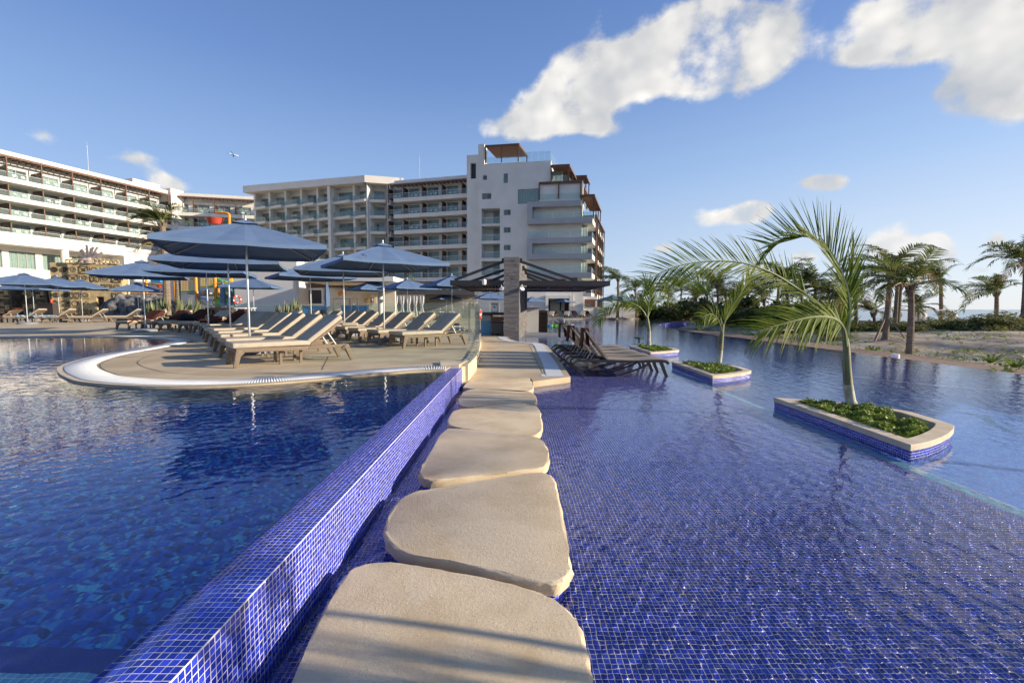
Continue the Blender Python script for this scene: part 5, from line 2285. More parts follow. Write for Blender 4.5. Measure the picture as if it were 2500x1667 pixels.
# tall timber louvre screen near the corner, slatted
zt0, zt1 = T(1495, 1560)[1], T(1495, 738, 0)[1]
b = MB()
for s in (5.2, 7.4):
    flank_box(b, CX - 2.6, 0, s, s + 0.18, 2.62, 2.8, 0, zt1)
b.build('screen_post', M['brown'], TW)
k = 0
z = 1.0
sl = MB()
flank_box(sl, CX - 2.6, 0, 5.38, 7.4, 2.66, 2.74, 0, 0.14)
slm = sl.mesh('slat', M['brown'])
while z < zt1 - 0.2:
    link('slat', slm, TW, (0, 0, z))
    z += 0.42
for k in range(5):
    b = MB()
    flank_box(b, CX - 2.6, 0, 9 + k * 4.0, 9.2 + k * 4.0, 2.62, 2.82, 0, zt1 - 0.0)
    b.build('flank_post', M['brown'], TW)
b = MB()
flank_box(b, CX - 2.6, 0, 5.2, 26, 2.60, 2.84, zt1, zt1 + 0.3)
flank_box(b, CX - 2.6, 0, 5.2, 26, 0.0, 2.6, zt1 + 0.02, zt1 + 0.2)
b.build('flank_pergola_roof', M['brown'], TW)


def pergola(x0, x1, s1, z0, z1, posts_s, name='pergola', y0=-0.3, rail=True, solid=True):
    """Timber terrace roof: posts, edge beams and a boarded soffit, running back along the flank direction."""
    rt = MB()
    rt.prism([(x0, y0), (x1, y0), flank(x1, y0, s1), flank(x0, y0, s1)], z1 - 0.14, z1)
    o = rt.build(name, M['tan_wood'], TW)
    b = MB()
    b.box(x0, x1, y0 - 0.12, y0 - 0.003, z1 - 0.40, z1 + 0.03)
    p, q = flank(x1, y0, 0, 0.06), flank(x1, y0, s1, 0.06)
    b.bar((p[0], p[1], z1 - 0.19), (q[0], q[1], z1 - 0.19), 0.12, 0.42)
    n = int((x1 - x0) / 0.35)
    for k in range(n):
        xa = x0 + (k + 0.5) * (x1 - x0) / n
        p, q = flank(xa, y0, 0.05), flank(xa, y0, s1)
        b.bar((p[0], p[1], z1 - 0.19), (q[0], q[1], z1 - 0.19), 0.06, 0.10)
    b.build('beam', M['brown'], o)
    for s in posts_s:
        for x in (x0 + 0.08, x1 - 0.08) if s == 0 else (x1 - 0.08,):
            p = flank(x, y0, s)
            b = MB()
            b.cbox((p[0], p[1], (z0 + z1 - 0.14) / 2), (0.2, 0.2, z1 - z0 - 0.14))
            b.build('post', M['brown'], o)
    if rail:
        g = MB()
        g.box(x0 + 0.15, x1 - 0.15, y0 + 0.02, y0 + 0.04, z0, z0 + 1.1)
        p, q = flank(x1, y0, 0.2), flank(x1, y0, s1)
        g.bar((p[0] - 0.15, p[1], z0 + 0.55), (q[0] - 0.15, q[1], z0 + 0.55), 0.02, 1.1)
        g.build('railing', M['rail'], o)
    return o


# roof terrace pergola
a0 = T(342, 118)
a1 = T(672, 92)
pergola(a0[0], a1[0], 7.0, zr + 0.15, a1[1] + 0.05, (0, 6.5))
px_ = T(502, 120)[0]
b = MB()
b.cbox((px_, -0.28, (zr + 0.15 + a1[1]) / 2), (0.16, 0.16, a1[1] - zr - 0.2))
b.build('post', M['brown'], TW)
for k in range(5):
    xa = a1[0] + (TOPX[0] - a1[0]) * k / 5
    xb = a1[0] + (TOPX[0] - a1[0]) * (k + 1) / 5
    g = MB()
    g.box(xa + 0.03, xb - 0.03, 0.05, 0.07, zr + 0.16, zr + 0.15 + 1.75)
    g.build('railing', M['rail'], TW)
for k in range(8):
    g = MB()
    p, q = flank(TOPX[0] - 0.1, 0.1, k * 1.6), flank(TOPX[0] - 0.1, 0.1, k * 1.6 + 1.5)
    g.bar((p[0], p[1], zr + 1.03), (q[0], q[1], zr + 1.03), 0.02, 1.75)
    g.build('railing', M['rail'], TW)
# terrace below the roof
x1 = T(1165, 300)[0]
pergola(xP2 - 0.05, x1, 9.0, zP2, T(1160, 292)[1], (0, 4.5, 8.8))
xz = T(1268, 270)[0]
p = flank(xz - 3.0, 8, 0)
pergola(xz - 4.2, xz + 1.0, 6.0, zP2 + 0.0, T(1268, 262)[1] + 3.0 * 0.12, (0, 5.5), y0=10.0)
# boxed timber terrace
x0, x1 = T(868, 475)[0], T(1284, 455)[0]
pergola(x0, x1, 10.0, zP3, T(1284, 450)[1], (0, 4.5, 9.8))
xm = T(1062, 500)[0]
b = MB()
b.cbox((xm, -0.28, (zP3 + T(1062, 470)[1]) / 2), (0.22, 0.2, T(1062, 470)[1] - zP3 - 0.2))
b.build('post', M['brown'], TW)
w0 = TR(915, 515, 1056, 636)
b = MB()
wall_with_holes(b, x0 + 0.2, w0[1] + 0.8, 1.2, zP3, T(1062, 470)[1], [(w0[0], w0[1], zP3 + 0.02, w0[3])])
b.build('terrace_wall', M['white'], TW)
put_window(TW, w0[0], 1.3, zP3 + 0.02, w0[1] - w0[0], w0[3] - zP3, 2)
for x in (T(1110, 560)[0],):
    put_window(TW, x, 1.3, zP3 + 0.02, 2.2, 2.5, 2)
put_window(TW, xP2 + 0.3, 1.6, zP2 + 0.05, 1.8, 2.5, 2, 0.5)
# lower right terraces
x0, x1 = T(1283, 640)[0], T(1410, 590)[0]
pergola(x0, x1, 14.0, SLABZ[0], T(1408, 586)[1], (0, 4.5, 9, 13.8))
for k in range(3):
    put_window(TW, RX + 0.02, 0.6, SLABZ[min(k + 1, len(SLABZ) - 1)] + 0.02, 1.6, 2.4, 2, 0.9)

# person on a balcony
pp = on_plane(920, 553, (P1.x, P1.y), (P2.x, P2.y))
pr = thing('person', 'person in dark clothes standing at a balcony railing of the hotel', 'person', (pp.x - 0.1, pp.y + 1.2, FLOORS[2] + 0.12))


def skin_body(name, verts, edges, radii, m, parent, sub=1):
    me = bpy.data.meshes.new(name)
    me.from_pydata(verts, edges, [])
    o = link(name, me, parent)
    sk = o.modifiers.new('skin', 'SKIN')
    for v, r in zip(me.skin_vertices[0].data, radii):
        v.radius = (r, r) if not isinstance(r, tuple) else r
    me.skin_vertices[0].data[0].use_root = True
    ss = o.modifiers.new('sub', 'SUBSURF')
    ss.levels = ss.render_levels = sub
    me.materials.append(m)
    return o


V = [(0, 0, .95), (0, 0, 1.15), (0, 0, 1.40), (0, -.01, 1.52), (0, -.02, 1.62), (0, -.02, 1.72), (-.19, 0, 1.42), (-.27, -.05, 1.15), (-.16, -.25, 1.08), (.19, 0, 1.42), (.27, -.05, 1.15), (.16, -.25, 1.08), (-.10, 0, .88), (-.11, 0, .48), (-.11, 0, .06), (-.11, -.14, .03), (.10, 0, .88), (.11, 0, .48), (.11, 0, .06), (.11, -.14, .03)]
Ed = [(0, 1), (1, 2), (2, 3), (3, 4), (4, 5), (2, 6), (6, 7), (7, 8), (2, 9), (9, 10), (10, 11), (0, 12), (12, 13), (13, 14), (14, 15), (0, 16), (16, 17), (17, 18), (18, 19)]
Rr = [.15, .14, .15, .06, .10, .09, .07, .05, .035, .07, .05, .035, .10, .07, .05, .04, .10, .07, .05, .04]
skin_body('body', V, Ed, Rr, M['blackfab'], pr)
b = MB()
b.lathe([(0, -.12), (.06, -.11), (.085, -.03), (.09, .05), (.05, .12), (0, .13)], 12, (0, -0.03, 1.66))
b.build('head', M['skin'], pr, smooth=True)

# antennas on the roofs
for px_, y0, y1, Y in ((216.5, 356, 420, 100), (1024.5, 385, 442, 98)):
    p, q = at_Y(px_, y1, Y), at_Y(px_, y0, Y)
    b = MB()
    b.tube([(p.x, Y, p.z - 4), (p.x, Y, q.z)], 0.05, 6)
    b.tube([(p.x, Y, q.z), (p.x, Y, q.z + 0.9)], 0.025, 5)
    tag(b.build('antenna', M['rib']), 'thin pale antenna mast on the %s roof' % ('left hotel wing' if px_ < 500 else 'right hotel wing'), 'antenna')


# ------------------------------------------------------------------ fronds and palms
def frond_mesh(name, pts, nleaf, leaf_len, plane_n, mats, r0=0.022, start=0.12, droop=0.35, lift=0.35, seed=0, width=0.028, sweep=0.75, wind=(0, 0, 0), segs=3, profile=None, ragged=0.18):
    """A pinnate leaf: midrib through pts and leaflets on both sides."""
    rs = random.Random(seed)
    P = smoothline(pts, 7)
    n = len(P)
    acc = [0.0]
    for i in range(n - 1):
        acc.append(acc[-1] + (P[i + 1] - P[i]).length)
    L = acc[-1]
    b = MB()
    b.cur = 1
    b.tube(P, [max(0.004, r0 * (1 - 0.85 * a / L)) for a in acc], 6)
    b.cur = 0
    N = Vector(plane_n).normalized()
    W = Vector(wind)
    for k in range(nleaf):
        f = start + (1 - start) * (k + rs.uniform(-.25, .25)) / nleaf
        f = min(max(f, 0.0), 0.995)
        s = f * L
        i = 0
        while i < n - 2 and acc[i + 1] < s:
            i += 1
        tt = (s - acc[i]) / max(1e-6, acc[i + 1] - acc[i])
        c = P[i].lerp(P[i + 1], tt)
        d = (P[i + 1] - P[i]).normalized()
        side = d.cross(N).normalized()
        up = side.cross(d).normalized()
        if profile:
            ll = leaf_len * profile(f)
        else:
            g = (f - start) / (1 - start)
            ll = leaf_len * (0.55 + 0.9 * g - 1.05 * g * g + 0.12)
        for sg in (-1, 1):
            if rs.random() < 0.04:
                continue
            l = ll * rs.uniform(1 - ragged, 1 + ragged * 0.6)
            sw = sweep * rs.uniform(0.8, 1.25)
            dr = (side * sg + d * sw * (0.7 + 0.9 * f) + up * (lift * rs.uniform(0.3, 1.5)) + W + Vector((rs.uniform(-.12, .12), rs.uniform(-.12, .12), rs.uniform(-.12, .12)))).normalized()
            w = width * (0.7 + 0.5 * (1 - f)) * rs.uniform(0.8, 1.2)
            wv = dr.cross(up)
            if wv.length < 0.1:
                wv = d
            wv = (wv.normalized() + up * rs.uniform(-.5, .5) + d * .2).normalized()
            vs = []
            p = c.copy()
            dd_ = dr.copy()
            for q in range(segs + 1):
                u = q / segs
                ww = w * (0.45 + 0.55 * min(1, u * 4)) * (1 - u) ** 0.6 if q < segs else 0.0015
                vs += [p + wv * ww / 2, p - wv * ww / 2]
                dd_ = (dd_ + Vector((0, 0, -droop * (0.3 + u) / segs))).normalized()
                p = p + dd_ * l / segs
            b.add(vs, [(2 * q, 2 * q + 1, 2 * q + 3, 2 * q + 2) for q in range(segs)])
    return b.mesh(name, mats)


def PXW(lst, base_Y, base):
    """Frond control points: photo points at given distances, relative to the palm's base."""
    return [at_Y(x * 1.0629, y * 1.0629, base_Y + dy) - base for x, y, dy in lst]


G2 = [M['frond'], M['rachis']]


def planter_palm(label, base, Y, trunk, fronds, r):
    root = thing('young_palm', label, 'palm', base, 0, 'young palms growing in the pool planters')
    tp = PXW(trunk, Y, base)
    tp[0] = Vector((0, 0, -0.08))
    P = smoothline(tp, 6)
    n = len(P)
    k = int(n * 0.30)
    rad = [r * (1.55 if i == 0 else 1.25 if i < 3 else 1.05 - 0.55 * (i / n)) for i in range(n)]
    b = MB()
    b.tube(P[:k + 1], rad[:k + 1], 14)
    b.build('stem_base', M['stembase'], root, smooth=True)
    b = MB()
    b.tube(P[k:], [x * 1.01 for x in rad[k:]], 14)
    q = P[int(n * 0.38)]
    b.bar(q + Vector((-r * 0.8, -0.01, 0)), q + Vector((-r * 1.5, -0.02, r * 4.2)), 0.03, 0.016)
    b.build('trunk', M['stem'], root, smooth=True)
    for i, fd in enumerate(fronds):
        pts = PXW(fd['pts'], Y, base)
        kw = {k_: v for k_, v in fd.items() if k_ != 'pts'}
        me = frond_mesh('frond', pts, mats=G2, seed=i * 7 + int(Y * 10), **kw)
        link('frond', me, root)
    return root


B1 = at_z(2082, 990, -0.24)
Y1 = B1.y
planter_palm('biggest young palm with a tall curled frond in the nearest planter', B1, Y1,
             [(1958, 935, 0), (1949, 890, 0), (1946, 850, 0), (1944, 800, 0), (1940, 765, 0)],
             [
                 dict(pts=[(1941, 790, 0), (1950, 740, -.05), (1950, 690, -.1), (1938, 640, -.12), (1915, 590, -.12), (1885, 555, -.1), (1845, 542, -.05), (1800, 548, 0.0), (1765, 565, 0.05)], nleaf=84, leaf_len=0.72, plane_n=(0.15, -1, 0.2), start=0.2, droop=0.10, lift=0.25, width=0.023, sweep=0.95, wind=(0, 0, 0.55), r0=0.026, segs=4),
                 dict(pts=[(1942, 792, 0), (1925, 735, .15), (1880, 697, .3), (1830, 662, .4), (1775, 628, .4), (1710, 605, .35), (1640, 600, .3), (1570, 608, .25), (1510, 630, .2), (1475, 658, .2)], nleaf=80, leaf_len=0.60, plane_n=(0.1, -1, 0.25), start=0.26, droop=0.35, lift=0.15, width=0.021, sweep=0.9, wind=(-0.1, 0, 0.22), r0=0.024, segs=4),
                 dict(pts=[(1944, 800, 0), (1938, 755, -.15), (1915, 732, -.3), (1870, 728, -.45), (1820, 738, -.55), (1770, 752, -.6), (1735, 762, -.6)], nleaf=54, leaf_len=0.66, plane_n=(0.0, -0.9, 0.5), start=0.22, droop=0.75, lift=0.05, width=0.026, sweep=0.8, wind=(-0.25, 0, 0.0), r0=0.026, segs=4, ragged=.35),
                 dict(pts=[(1943, 800, 0), (1936, 758, -.1), (1912, 735, -.1), (1880, 728, -.15), (1850, 742, -.2), (1835, 770, -.25)], nleaf=26, leaf_len=0.52, plane_n=(0.3, -0.8, -0.4), start=0.3, droop=0.7, lift=0.3, width=0.028, sweep=0.7, r0=0.022, segs=4, ragged=.35),
                 dict(pts=[(1941, 770, 0), (1952, 690, .02), (1958, 620, .03), (1962, 560, .0)], nleaf=24, leaf_len=0.5, plane_n=(0.1, -1, 0), start=0.05, droop=0.02, lift=0.1, width=0.026, sweep=2.2, wind=(0.25, 0, .3), r0=0.010, segs=3),
             ], 0.062)
B2 = at_z(1753.8, 890, -0.24)
planter_palm('young palm with two upright fronds in the middle planter', B2, B2.y,
             [(1650, 838, 0), (1654, 810, 0), (1657, 780, 0), (1659, 755, 0), (1660, 745, 0)],
             [
                 dict(pts=[(1660, 762, 0), (1666, 735, 0), (1680, 705, 0), (1698, 680, 0), (1712, 655, 0.05), (1722, 630, 0.1)], nleaf=60, leaf_len=0.58, plane_n=(0.5, -1, 0.1), start=0.15, droop=0.05, lift=0.1, width=0.03, sweep=1.6, wind=(-0.2, 0, 0.3), r0=0.024),
                 dict(pts=[(1660, 762, 0), (1655, 730, .1), (1642, 700, .15), (1622, 668, .2), (1595, 642, .25), (1560, 640, .25), (1525, 655, .2)], nleaf=60, leaf_len=0.52, plane_n=(0.2, -1, 0.2), start=0.42, droop=0.6, lift=0.1, width=0.03, sweep=0.8, wind=(-.15, 0, .1), r0=0.022),
                 dict(pts=[(1660, 765, 0), (1650, 735, -.2), (1635, 722, -.3), (1615, 728, -.4), (1600, 745, -.4)], nleaf=22, leaf_len=0.4, plane_n=(0.1, -1, 0.4), start=0.3, droop=0.9, lift=0, width=0.03, sweep=0.7, r0=0.016),
             ], 0.060)
B3 = at_z(1583.7, 838, -0.24)
planter_palm('young palm leaning to the left in the farthest planter behind the dark loungers', B3, B3.y,
             [(1492, 790, 0), (1491, 765, 0), (1489, 745, 0), (1487, 732, 0), (1486, 725, 0)],
             [
                 dict(pts=[(1487, 732, 0), (1490, 700, 0), (1492, 675, 0), (1488, 652, 0), (1478, 640, 0)], nleaf=40, leaf_len=0.62, plane_n=(0.1, -1, 0.1), start=0.12, droop=0.15, lift=0.1, width=0.036, sweep=1.3, wind=(0, 0, .3), r0=0.03),
                 dict(pts=[(1487, 735, 0), (1478, 715, 0), (1460, 700, 0), (1430, 692, 0), (1400, 702, 0), (1380, 725, 0), (1372, 745, 0)], nleaf=54, leaf_len=0.66, plane_n=(0.1, -1, 0.2), start=0.2, droop=0.7, lift=0.1, width=0.036, sweep=0.8, wind=(-.1, 0, 0), r0=0.028),
                 dict(pts=[(1487, 730, 0), (1500, 700, .2), (1515, 680, .3), (1530, 680, .4), (1540, 695, .4)], nleaf=30, leaf_len=0.5, plane_n=(0.1, -1, 0.2), start=0.2, droop=0.6, lift=0.2, width=0.034, sweep=0.8, wind=(-.15, 0, .1), r0=0.022),
             ], 0.07)

# the next palm of the row stands beside the camera, out of view: its fronds shade the nearest stones
pal = [o for o in bpy.data.objects if o.name.startswith('young_palm') and o.parent is None]
dup(pal[0], (4.35, 0.95, -0.24), R(14), 'young palm beside the camera, out of view, shading the stepping stones', 0.95)


# ------------------------------------------------------------------ leaf clumps
def leaf_cloud(name, pts_fn, n, size, m, seed, up=0.5):
    """Many separate small leaves through a volume."""
    rs = np.random.RandomState(seed)
    C = pts_fn(rs, n)
    n = len(C)
    a = rs.normal(size=(n, 3))
    a[:, 2] *= 0.5
    a /= np.linalg.norm(a, axis=1)[:, None] + 1e-9
    nrm = rs.normal(size=(n, 3))
    nrm[:, 2] = np.abs(nrm[:, 2]) + up
    t = np.cross(nrm, a)
    t /= np.linalg.norm(t, axis=1)[:, None] + 1e-9
    s = size * rs.uniform(0.6, 1.35, n)[:, None]
    v = np.empty((n, 6, 3))
    fold = np.cross(a, t)
    fold /= np.linalg.norm(fold, axis=1)[:, None] + 1e-9
    v[:, 0] = C
    v[:, 1] = C + a * s * 0.5 + t * s * 0.32 + fold * s * 0.10
    v[:, 2] = C + a * s * 1.05
    v[:, 3] = C + a * s * 0.5 - t * s * 0.32 + fold * s * 0.10
    v = v[:, :4]
    q = (np.arange(n) * 4)[:, None, None] + np.array([[0, 1, 2, 3]])[None]
    # two triangles folded along the midrib
    tri = np.concatenate([(np.arange(n) * 4)[:, None] + np.array([[0, 1, 2]]), (np.arange(n) * 4)[:, None] + np.array([[0, 2, 3]])])
    return np_mesh(name, v.reshape(-1, 3), tri, m)


def planter_plants(idx, base, n, size, zt, label, span=(0.25, 1.92)):
    from mathutils.geometry import intersect_point_tri_2d
    poly = [(p.x, p.y) for p in PL_IN]

    def inside(x, y):
        c = False
        j = len(poly) - 1
        for i in range(len(poly)):
            if (poly[i][1] > y) != (poly[j][1] > y) and x < (poly[j][0] - poly[i][0]) * (y - poly[i][1]) / (poly[j][1] - poly[i][1]) + poly[i][0]:
                c = not c
            j = i
        return c

    def fn(rs, n):
        out = []
        x0, x1 = min(p[0] for p in poly), max(p[0] for p in poly)
        y0, y1 = min(p[1] for p in poly), max(p[1] for p in poly)
        hts = lambda x, y: 0.04 + 0.035 * math.sin(9 * x + idx) * math.sin(8 * y + 1) + 0.025 * math.sin(23 * x) * math.sin(19 * y + idx)
        while len(out) < n:
            x, y = rs.uniform(x0, x1), rs.uniform(y0, y1)
            if not inside(x, y) or not inside(x + 0.03, y - 0.02):
                continue
            if x - 0.32 * y > 0.52 + 0.06 * math.sin(9 * y):
                continue
            top = zt + hts(x, y)
            out.append((x, y, top - abs(rs.normal(0, 0.035)) - 0.01))
        return np.array(out)
    o = link('planter_shrubs', leaf_cloud('planter_shrubs', fn, n, size, M['leaf'], 40 + idx), None, base)
    tag(o, label, 'ground cover', 'leafy ground cover in the planters')


planter_plants(0, PLANTERS[0], 9500, 0.031, 0.235, 'bright green leafy ground cover filling the nearest planter')
planter_plants(1, PLANTERS[1], 4500, 0.043, 0.245, 'green leafy ground cover around the palm in the middle planter')
planter_plants(2, PLANTERS[2], 3200, 0.055, 0.255, 'green leafy ground cover in the planter behind the dark loungers')
b = MB()
b.tube([(0, 0, 0), (0, 0, 0.17)], 0.03, 8)
b.lathe([(0, .17), (.17, .17), (.17, .24), (0, .245)], 12)
o = b.build('garden_light', M['greenmetal'], loc=(at_z(1560, 838, -0.25)))
tag(o, 'green mushroom garden light in the farthest planter', 'garden light')

# ------------------------------------------------------------------ coconut palms of the beach
FR = []
for k in range(5):
    rs = random.Random(50 + k)
    el = (0.95, 0.6, 0.25, 1.15, 0.0)[k]
    pts = []
    x = z = 0.0
    a = el
    for i in range(7):
        pts.append(Vector((x, 0.05 * i * i * 0.05, z)))
        x += 0.36 * math.cos(a)
        z += 0.36 * math.sin(a)
        a -= (0.16 + 0.10 * i * 0.5)
    FR.append([frond_mesh('frond', pts, 30, 0.62, (0, 0, 1), [M['frond2'], M['rachis']], r0=0.022, start=0.14, droop=0.75, lift=0.2, seed=60 + k, width=0.062, sweep=0.8, segs=3, wind=(0.0, 0.25, 0)),
               frond_mesh('frond', pts, 26, 0.55, (0, 0, 1), [M['dry'], M['rachis']], r0=0.02, start=0.14, droop=1.0, lift=0.0, seed=70 + k, width=0.055, sweep=0.8, segs=3)])


def coco_palm(label, base, h, crown, nf=15, lean=0.0, wind=PI, tr=0.17, seed=0, group='palms on the dune', props=False, dry=0.12, up=0.0):
    rs = random.Random(seed)
    root = thing('coconut_palm', label, 'palm', base, 0, group)
    n = 12
    P = []
    for i in range(n + 1):
        f = i / n
        P.append(Vector((lean * f * f * h + 0.03 * math.sin(f * 5 + seed), 0.04 * math.sin(f * 4 + seed), -0.25 + (h + 0.25) * f)))
    b = MB()
    rad = []
    pp_ = []
    for i in range(n * 5 + 1):
        f = i / (n * 5)
        k = min(int(f * n), n - 1)
        p = P[k].lerp(P[k + 1], f * n - k)
        pp_.append(p)
        rad.append(tr * (1.5 - 0.5 * min(1, f * 9)) * (1 - 0.28 * f) * (1.0 + (0.05 if i % 2 else -0.03)))
    b.tube(pp_, rad, 9)
    b.build('trunk', M['trunk'], root, smooth=False)
    top = P[-1]
    # fibrous boots at the crown base
    b = MB()
    for k in range(9):
        a = k * 2.4
        q = top + Vector((math.cos(a) * tr * 0.8, math.sin(a) * tr * 0.8, -0.25 - 0.05 * (k % 4)))
        b.bar(q, q + Vector((math.cos(a) * 0.16, math.sin(a) * 0.16, 0.42)), 0.12, 0.05, (0, 0, 1), 0.04, 0.02)
    b.build('crown_boot', M['trunk'], root)
    for k in range(nf):
        az = rs.uniform(0, 2 * PI) if k % 3 else rs.gauss(wind, 0.6)
        el = rs.choice((0, 1, 1, 2, 3, 3, 4) if up < 0.5 else (0, 3, 3, 0, 1))
        v = 1 if rs.random() < dry and el in (2, 4) else 0
        # the wind pushes every frond round towards the lee
        dx, dy = math.cos(az) + 0.55 * math.cos(wind), math.sin(az) + 0.55 * math.sin(wind)
        az = math.atan2(dy, dx)
        s = crown / 2.0 * rs.uniform(0.78, 1.12)
        o = link('frond', FR[el][v], root, top + Vector((0, 0, rs.uniform(-.15, .1))), (rs.uniform(-.5, .5), rs.uniform(-.2, .2), az))
        o.scale = (s, s, s)
    if props:
        for k in range(3):
            a = k * 2.1 + 0.6 + seed
            b = MB()
            b.bar((0.95 * math.cos(a), 0.95 * math.sin(a), -0.1), (0.14 * math.cos(a), 0.14 * math.sin(a), 1.25), 0.08, 0.06)
            b.build('prop', M['plank'], root)
    return root


def gz(x, y):
    return float(terrain_h(x, y))


def palm_at(label, px, py_base, Y, py_top, px_top=None, crown=2.0, **kw):
    p = at_Y(px, py_base, Y)
    p.z = gz(p.x, Y)
    top = at_Y(px_top or px, py_top, Y)
    h = max(1.0, top.z - p.z - crown * 0.35)
    lean = ((top.x - p.x) / h) if px_top else 0.0
    return coco_palm(label, p, h, crown, lean=lean, **kw)


# the palms that stand apart, right of the curled frond
palm_at('coconut palm standing nearest the pool edge, straight trunk and windswept crown', 2221, 861, 21.5, 655, 2226, 2.2, seed=3, nf=16, tr=0.16)
palm_at('tall leaning coconut palm held by three wooden props', 2161, 835, 26.5, 620, 2180, 2.7, seed=5, nf=16, tr=0.17, props=True)
palm_at('slender palm trunk behind the propped palm, sharing its tangle of fronds', 2185, 800, 32, 655, 2193, 2.4, seed=8, nf=11, tr=0.15)
palm_at('third thin palm behind the propped palm, crown lost in the others', 2192, 795, 35, 668, 2200, 2.6, seed=9, nf=10, tr=0.15)
palm_at('ragged upright palm behind the white draped beach cabana', 2298, 780, 42, 662, 2299, 2.2, seed=12, nf=15, tr=0.18, up=1, dry=0.5)
palm_at('lone windswept palm against the sea with yellowing lower fronds', 2434, 780, 38, 688, 2434, 2.5, seed=14, nf=18, tr=0.18, wind=PI)
palm_at('tall palm cut by the right picture edge with a dead hanging frond', 2497, 812, 29, 600, 2508, 2.6, seed=16, nf=18, tr=0.19, props=True, dry=0.4)
palm_at('small fan-crowned palm low on the dune left of the propped palm', 2135, 795, 36, 742, 2135, 2.0, seed=17, nf=14, tr=0.14)
palm_at('small palm behind the straight trunk palm near the cabana', 2240, 790, 40, 728, 2240, 2.2, seed=18, nf=12, tr=0.14)
palm_at('low palm with orange drooping fronds right of the curled frond', 2090, 800, 34, 690, 2092, 2.8, seed=19, nf=14, tr=0.15, dry=0.6)

# the grove beyond the pool, from left to right
GROVE = [(1555, 64, 690, 2.6), (1590, 68, 700, 2.8), (1628, 66, 697, 3.0), (1660, 70, 688, 3.2), (1700, 58, 708, 2.8), (1728, 60, 698, 3.0), (1752, 52, 672, 3.4), (1775, 56, 700, 3.0), (1800, 48, 715, 2.6), (1832, 54, 690, 3.2),
         (1868, 46, 705, 2.8), (1895, 50, 668, 3.4), (1925, 44, 660, 3.4), (1958, 48, 690, 3.0), (1990, 42, 664, 3.2), (2020, 44, 700, 2.8), (2050, 40, 690, 2.8), (2075, 46, 715, 2.6)]
WORDS = ['left end of the grove by the white ramp', 'beside the left end of the grove', 'dark crown over the purple pool wall', 'behind the purple pool wall corner', 'low crown right of the purple wall', 'between the two young planter palms', 'tall crown above the middle planter palm', 'just right of the middle planter palm', 'low crown behind the hanging frond', 'behind the drooping broken frond',
         'bushy crown left of the tall grove palm', 'tall palm with spread crown in the grove', 'highest palm of the grove', 'in the gap right of the highest grove palm', 'tall windswept palm near the curled frond', 'half hidden behind the curled frond', 'right behind the trunk of the biggest young palm', 'last of the grove before the sea shows']
for i, (px, Y, pt, cr) in enumerate(GROVE):
    palm_at('grove palm, ' + WORDS[i], px, 790, Y, pt, px + RND.uniform(-8, 8), cr, seed=100 + i, nf=15, tr=0.16, group='palms of the grove beyond the pool', dry=0.25)
# far right end of the hotel
p = at_Y(1508, 760, 62)
coco_palm('upright palm at the right corner of the hotel tower', (p.x, 62, Z_W), 5.2, 3.2, nf=16, seed=200, tr=0.2, group='palms of the grove beyond the pool')

# ------------------------------------------------------------------ bushes
BUSH = []
for k in range(4):
    def fn(rs, n, k=k):
        lob = rs.normal(size=(9, 3)) * (0.55, 0.45, 0.22) + (0, 0, 0.45)
        i = rs.randint(0, 9, n)
        d = rs.normal(size=(n, 3))
        d /= np.linalg.norm(d, axis=1)[:, None]
        c = lob[i] + d * (rs.rand(n, 1) ** 0.4) * (0.42, 0.42, 0.36)
        c[:, 2] = np.maximum(c[:, 2], 0.0)
        return c
    BUSH.append((leaf_cloud('foliage', fn, 1500, 0.13, M['bush'], 300 + k), leaf_cloud('foliage', fn, 1700, 0.17, M['dbush'], 310 + k)))


def bush(label, x, y, s, kind=0, k=0, group='bushes on the dune', name='beach_bush', z=None):
    root = thing(name, label, 'bush', (x, y, (gz(x, y) if z is None else z) - 0.08), RND.uniform(0, 6), group)
    root.scale = s if isinstance(s, tuple) else (s, s, s)
    link('foliage', BUSH[k % 4][kind], root)
    b = MB()
    for j in range(5):
        a = j * 1.3
        b.tube([(0.1 * math.cos(a), 0.1 * math.sin(a), 0), (0.45 * math.cos(a), 0.4 * math.sin(a), 0.55)], [0.03, 0.012], 5)
    link('stems', b.mesh('stems', M['trunk']), root)
    return root


SEA_BUSHES = [(2030, 30, 1.0, 'by the trunk of the biggest young palm'), (2075, 33, 1.1, 'below the orange frond palm'), (2110, 36, 1.2, 'left of the low fan-crowned palm'), (2155, 34, 1.0, 'behind the propped palm'), (2200, 30, 1.0, 'just left of the straight palm trunk'), (2232, 31, 0.9, 'right of the straight palm trunk'),
              (2262, 30, 1.1, 'in front of the cabana'), (2300, 31, 1.15, 'right below the cabana corner'), (2335, 30, 1.35, 'big round one between cabana and lone palm'), (2370, 29, 1.25, 'left of the lone palm'), (2405, 30, 1.2, 'below the lone palm, left side'), (2440, 28, 1.35, 'below the lone palm trunk'), (2475, 27, 1.3, 'right of the lone palm'), (2505, 29, 1.4, 'at the right picture edge')]
for i, (px, Y, s, w) in enumerate(SEA_BUSHES):
    p = at_Y(px, 800, Y)
    bush('grey green beach bush ' + w, p.x, Y, (s * 1.2, s, s * 0.66), 0 if i > 6 else (i % 2), i)
GB = [(1560, 66, 2.4), (1598, 67, 2.5), (1632, 68, 2.5), (1668, 64, 2.4), (1706, 56, 2.0), (1748, 50, 1.9), (1785, 46, 1.6), (1820, 46, 1.8), (1858, 42, 1.5), (1895, 43, 1.6), (1930, 40, 1.5), (1965, 40, 1.5), (2000, 36, 1.3), (1650, 74, 3.4), (1730, 66, 3.0), (1820, 60, 2.8), (1900, 56, 2.4), (1590, 76, 3.6), (1970, 50, 2.3), (1545, 72, 3.2)]
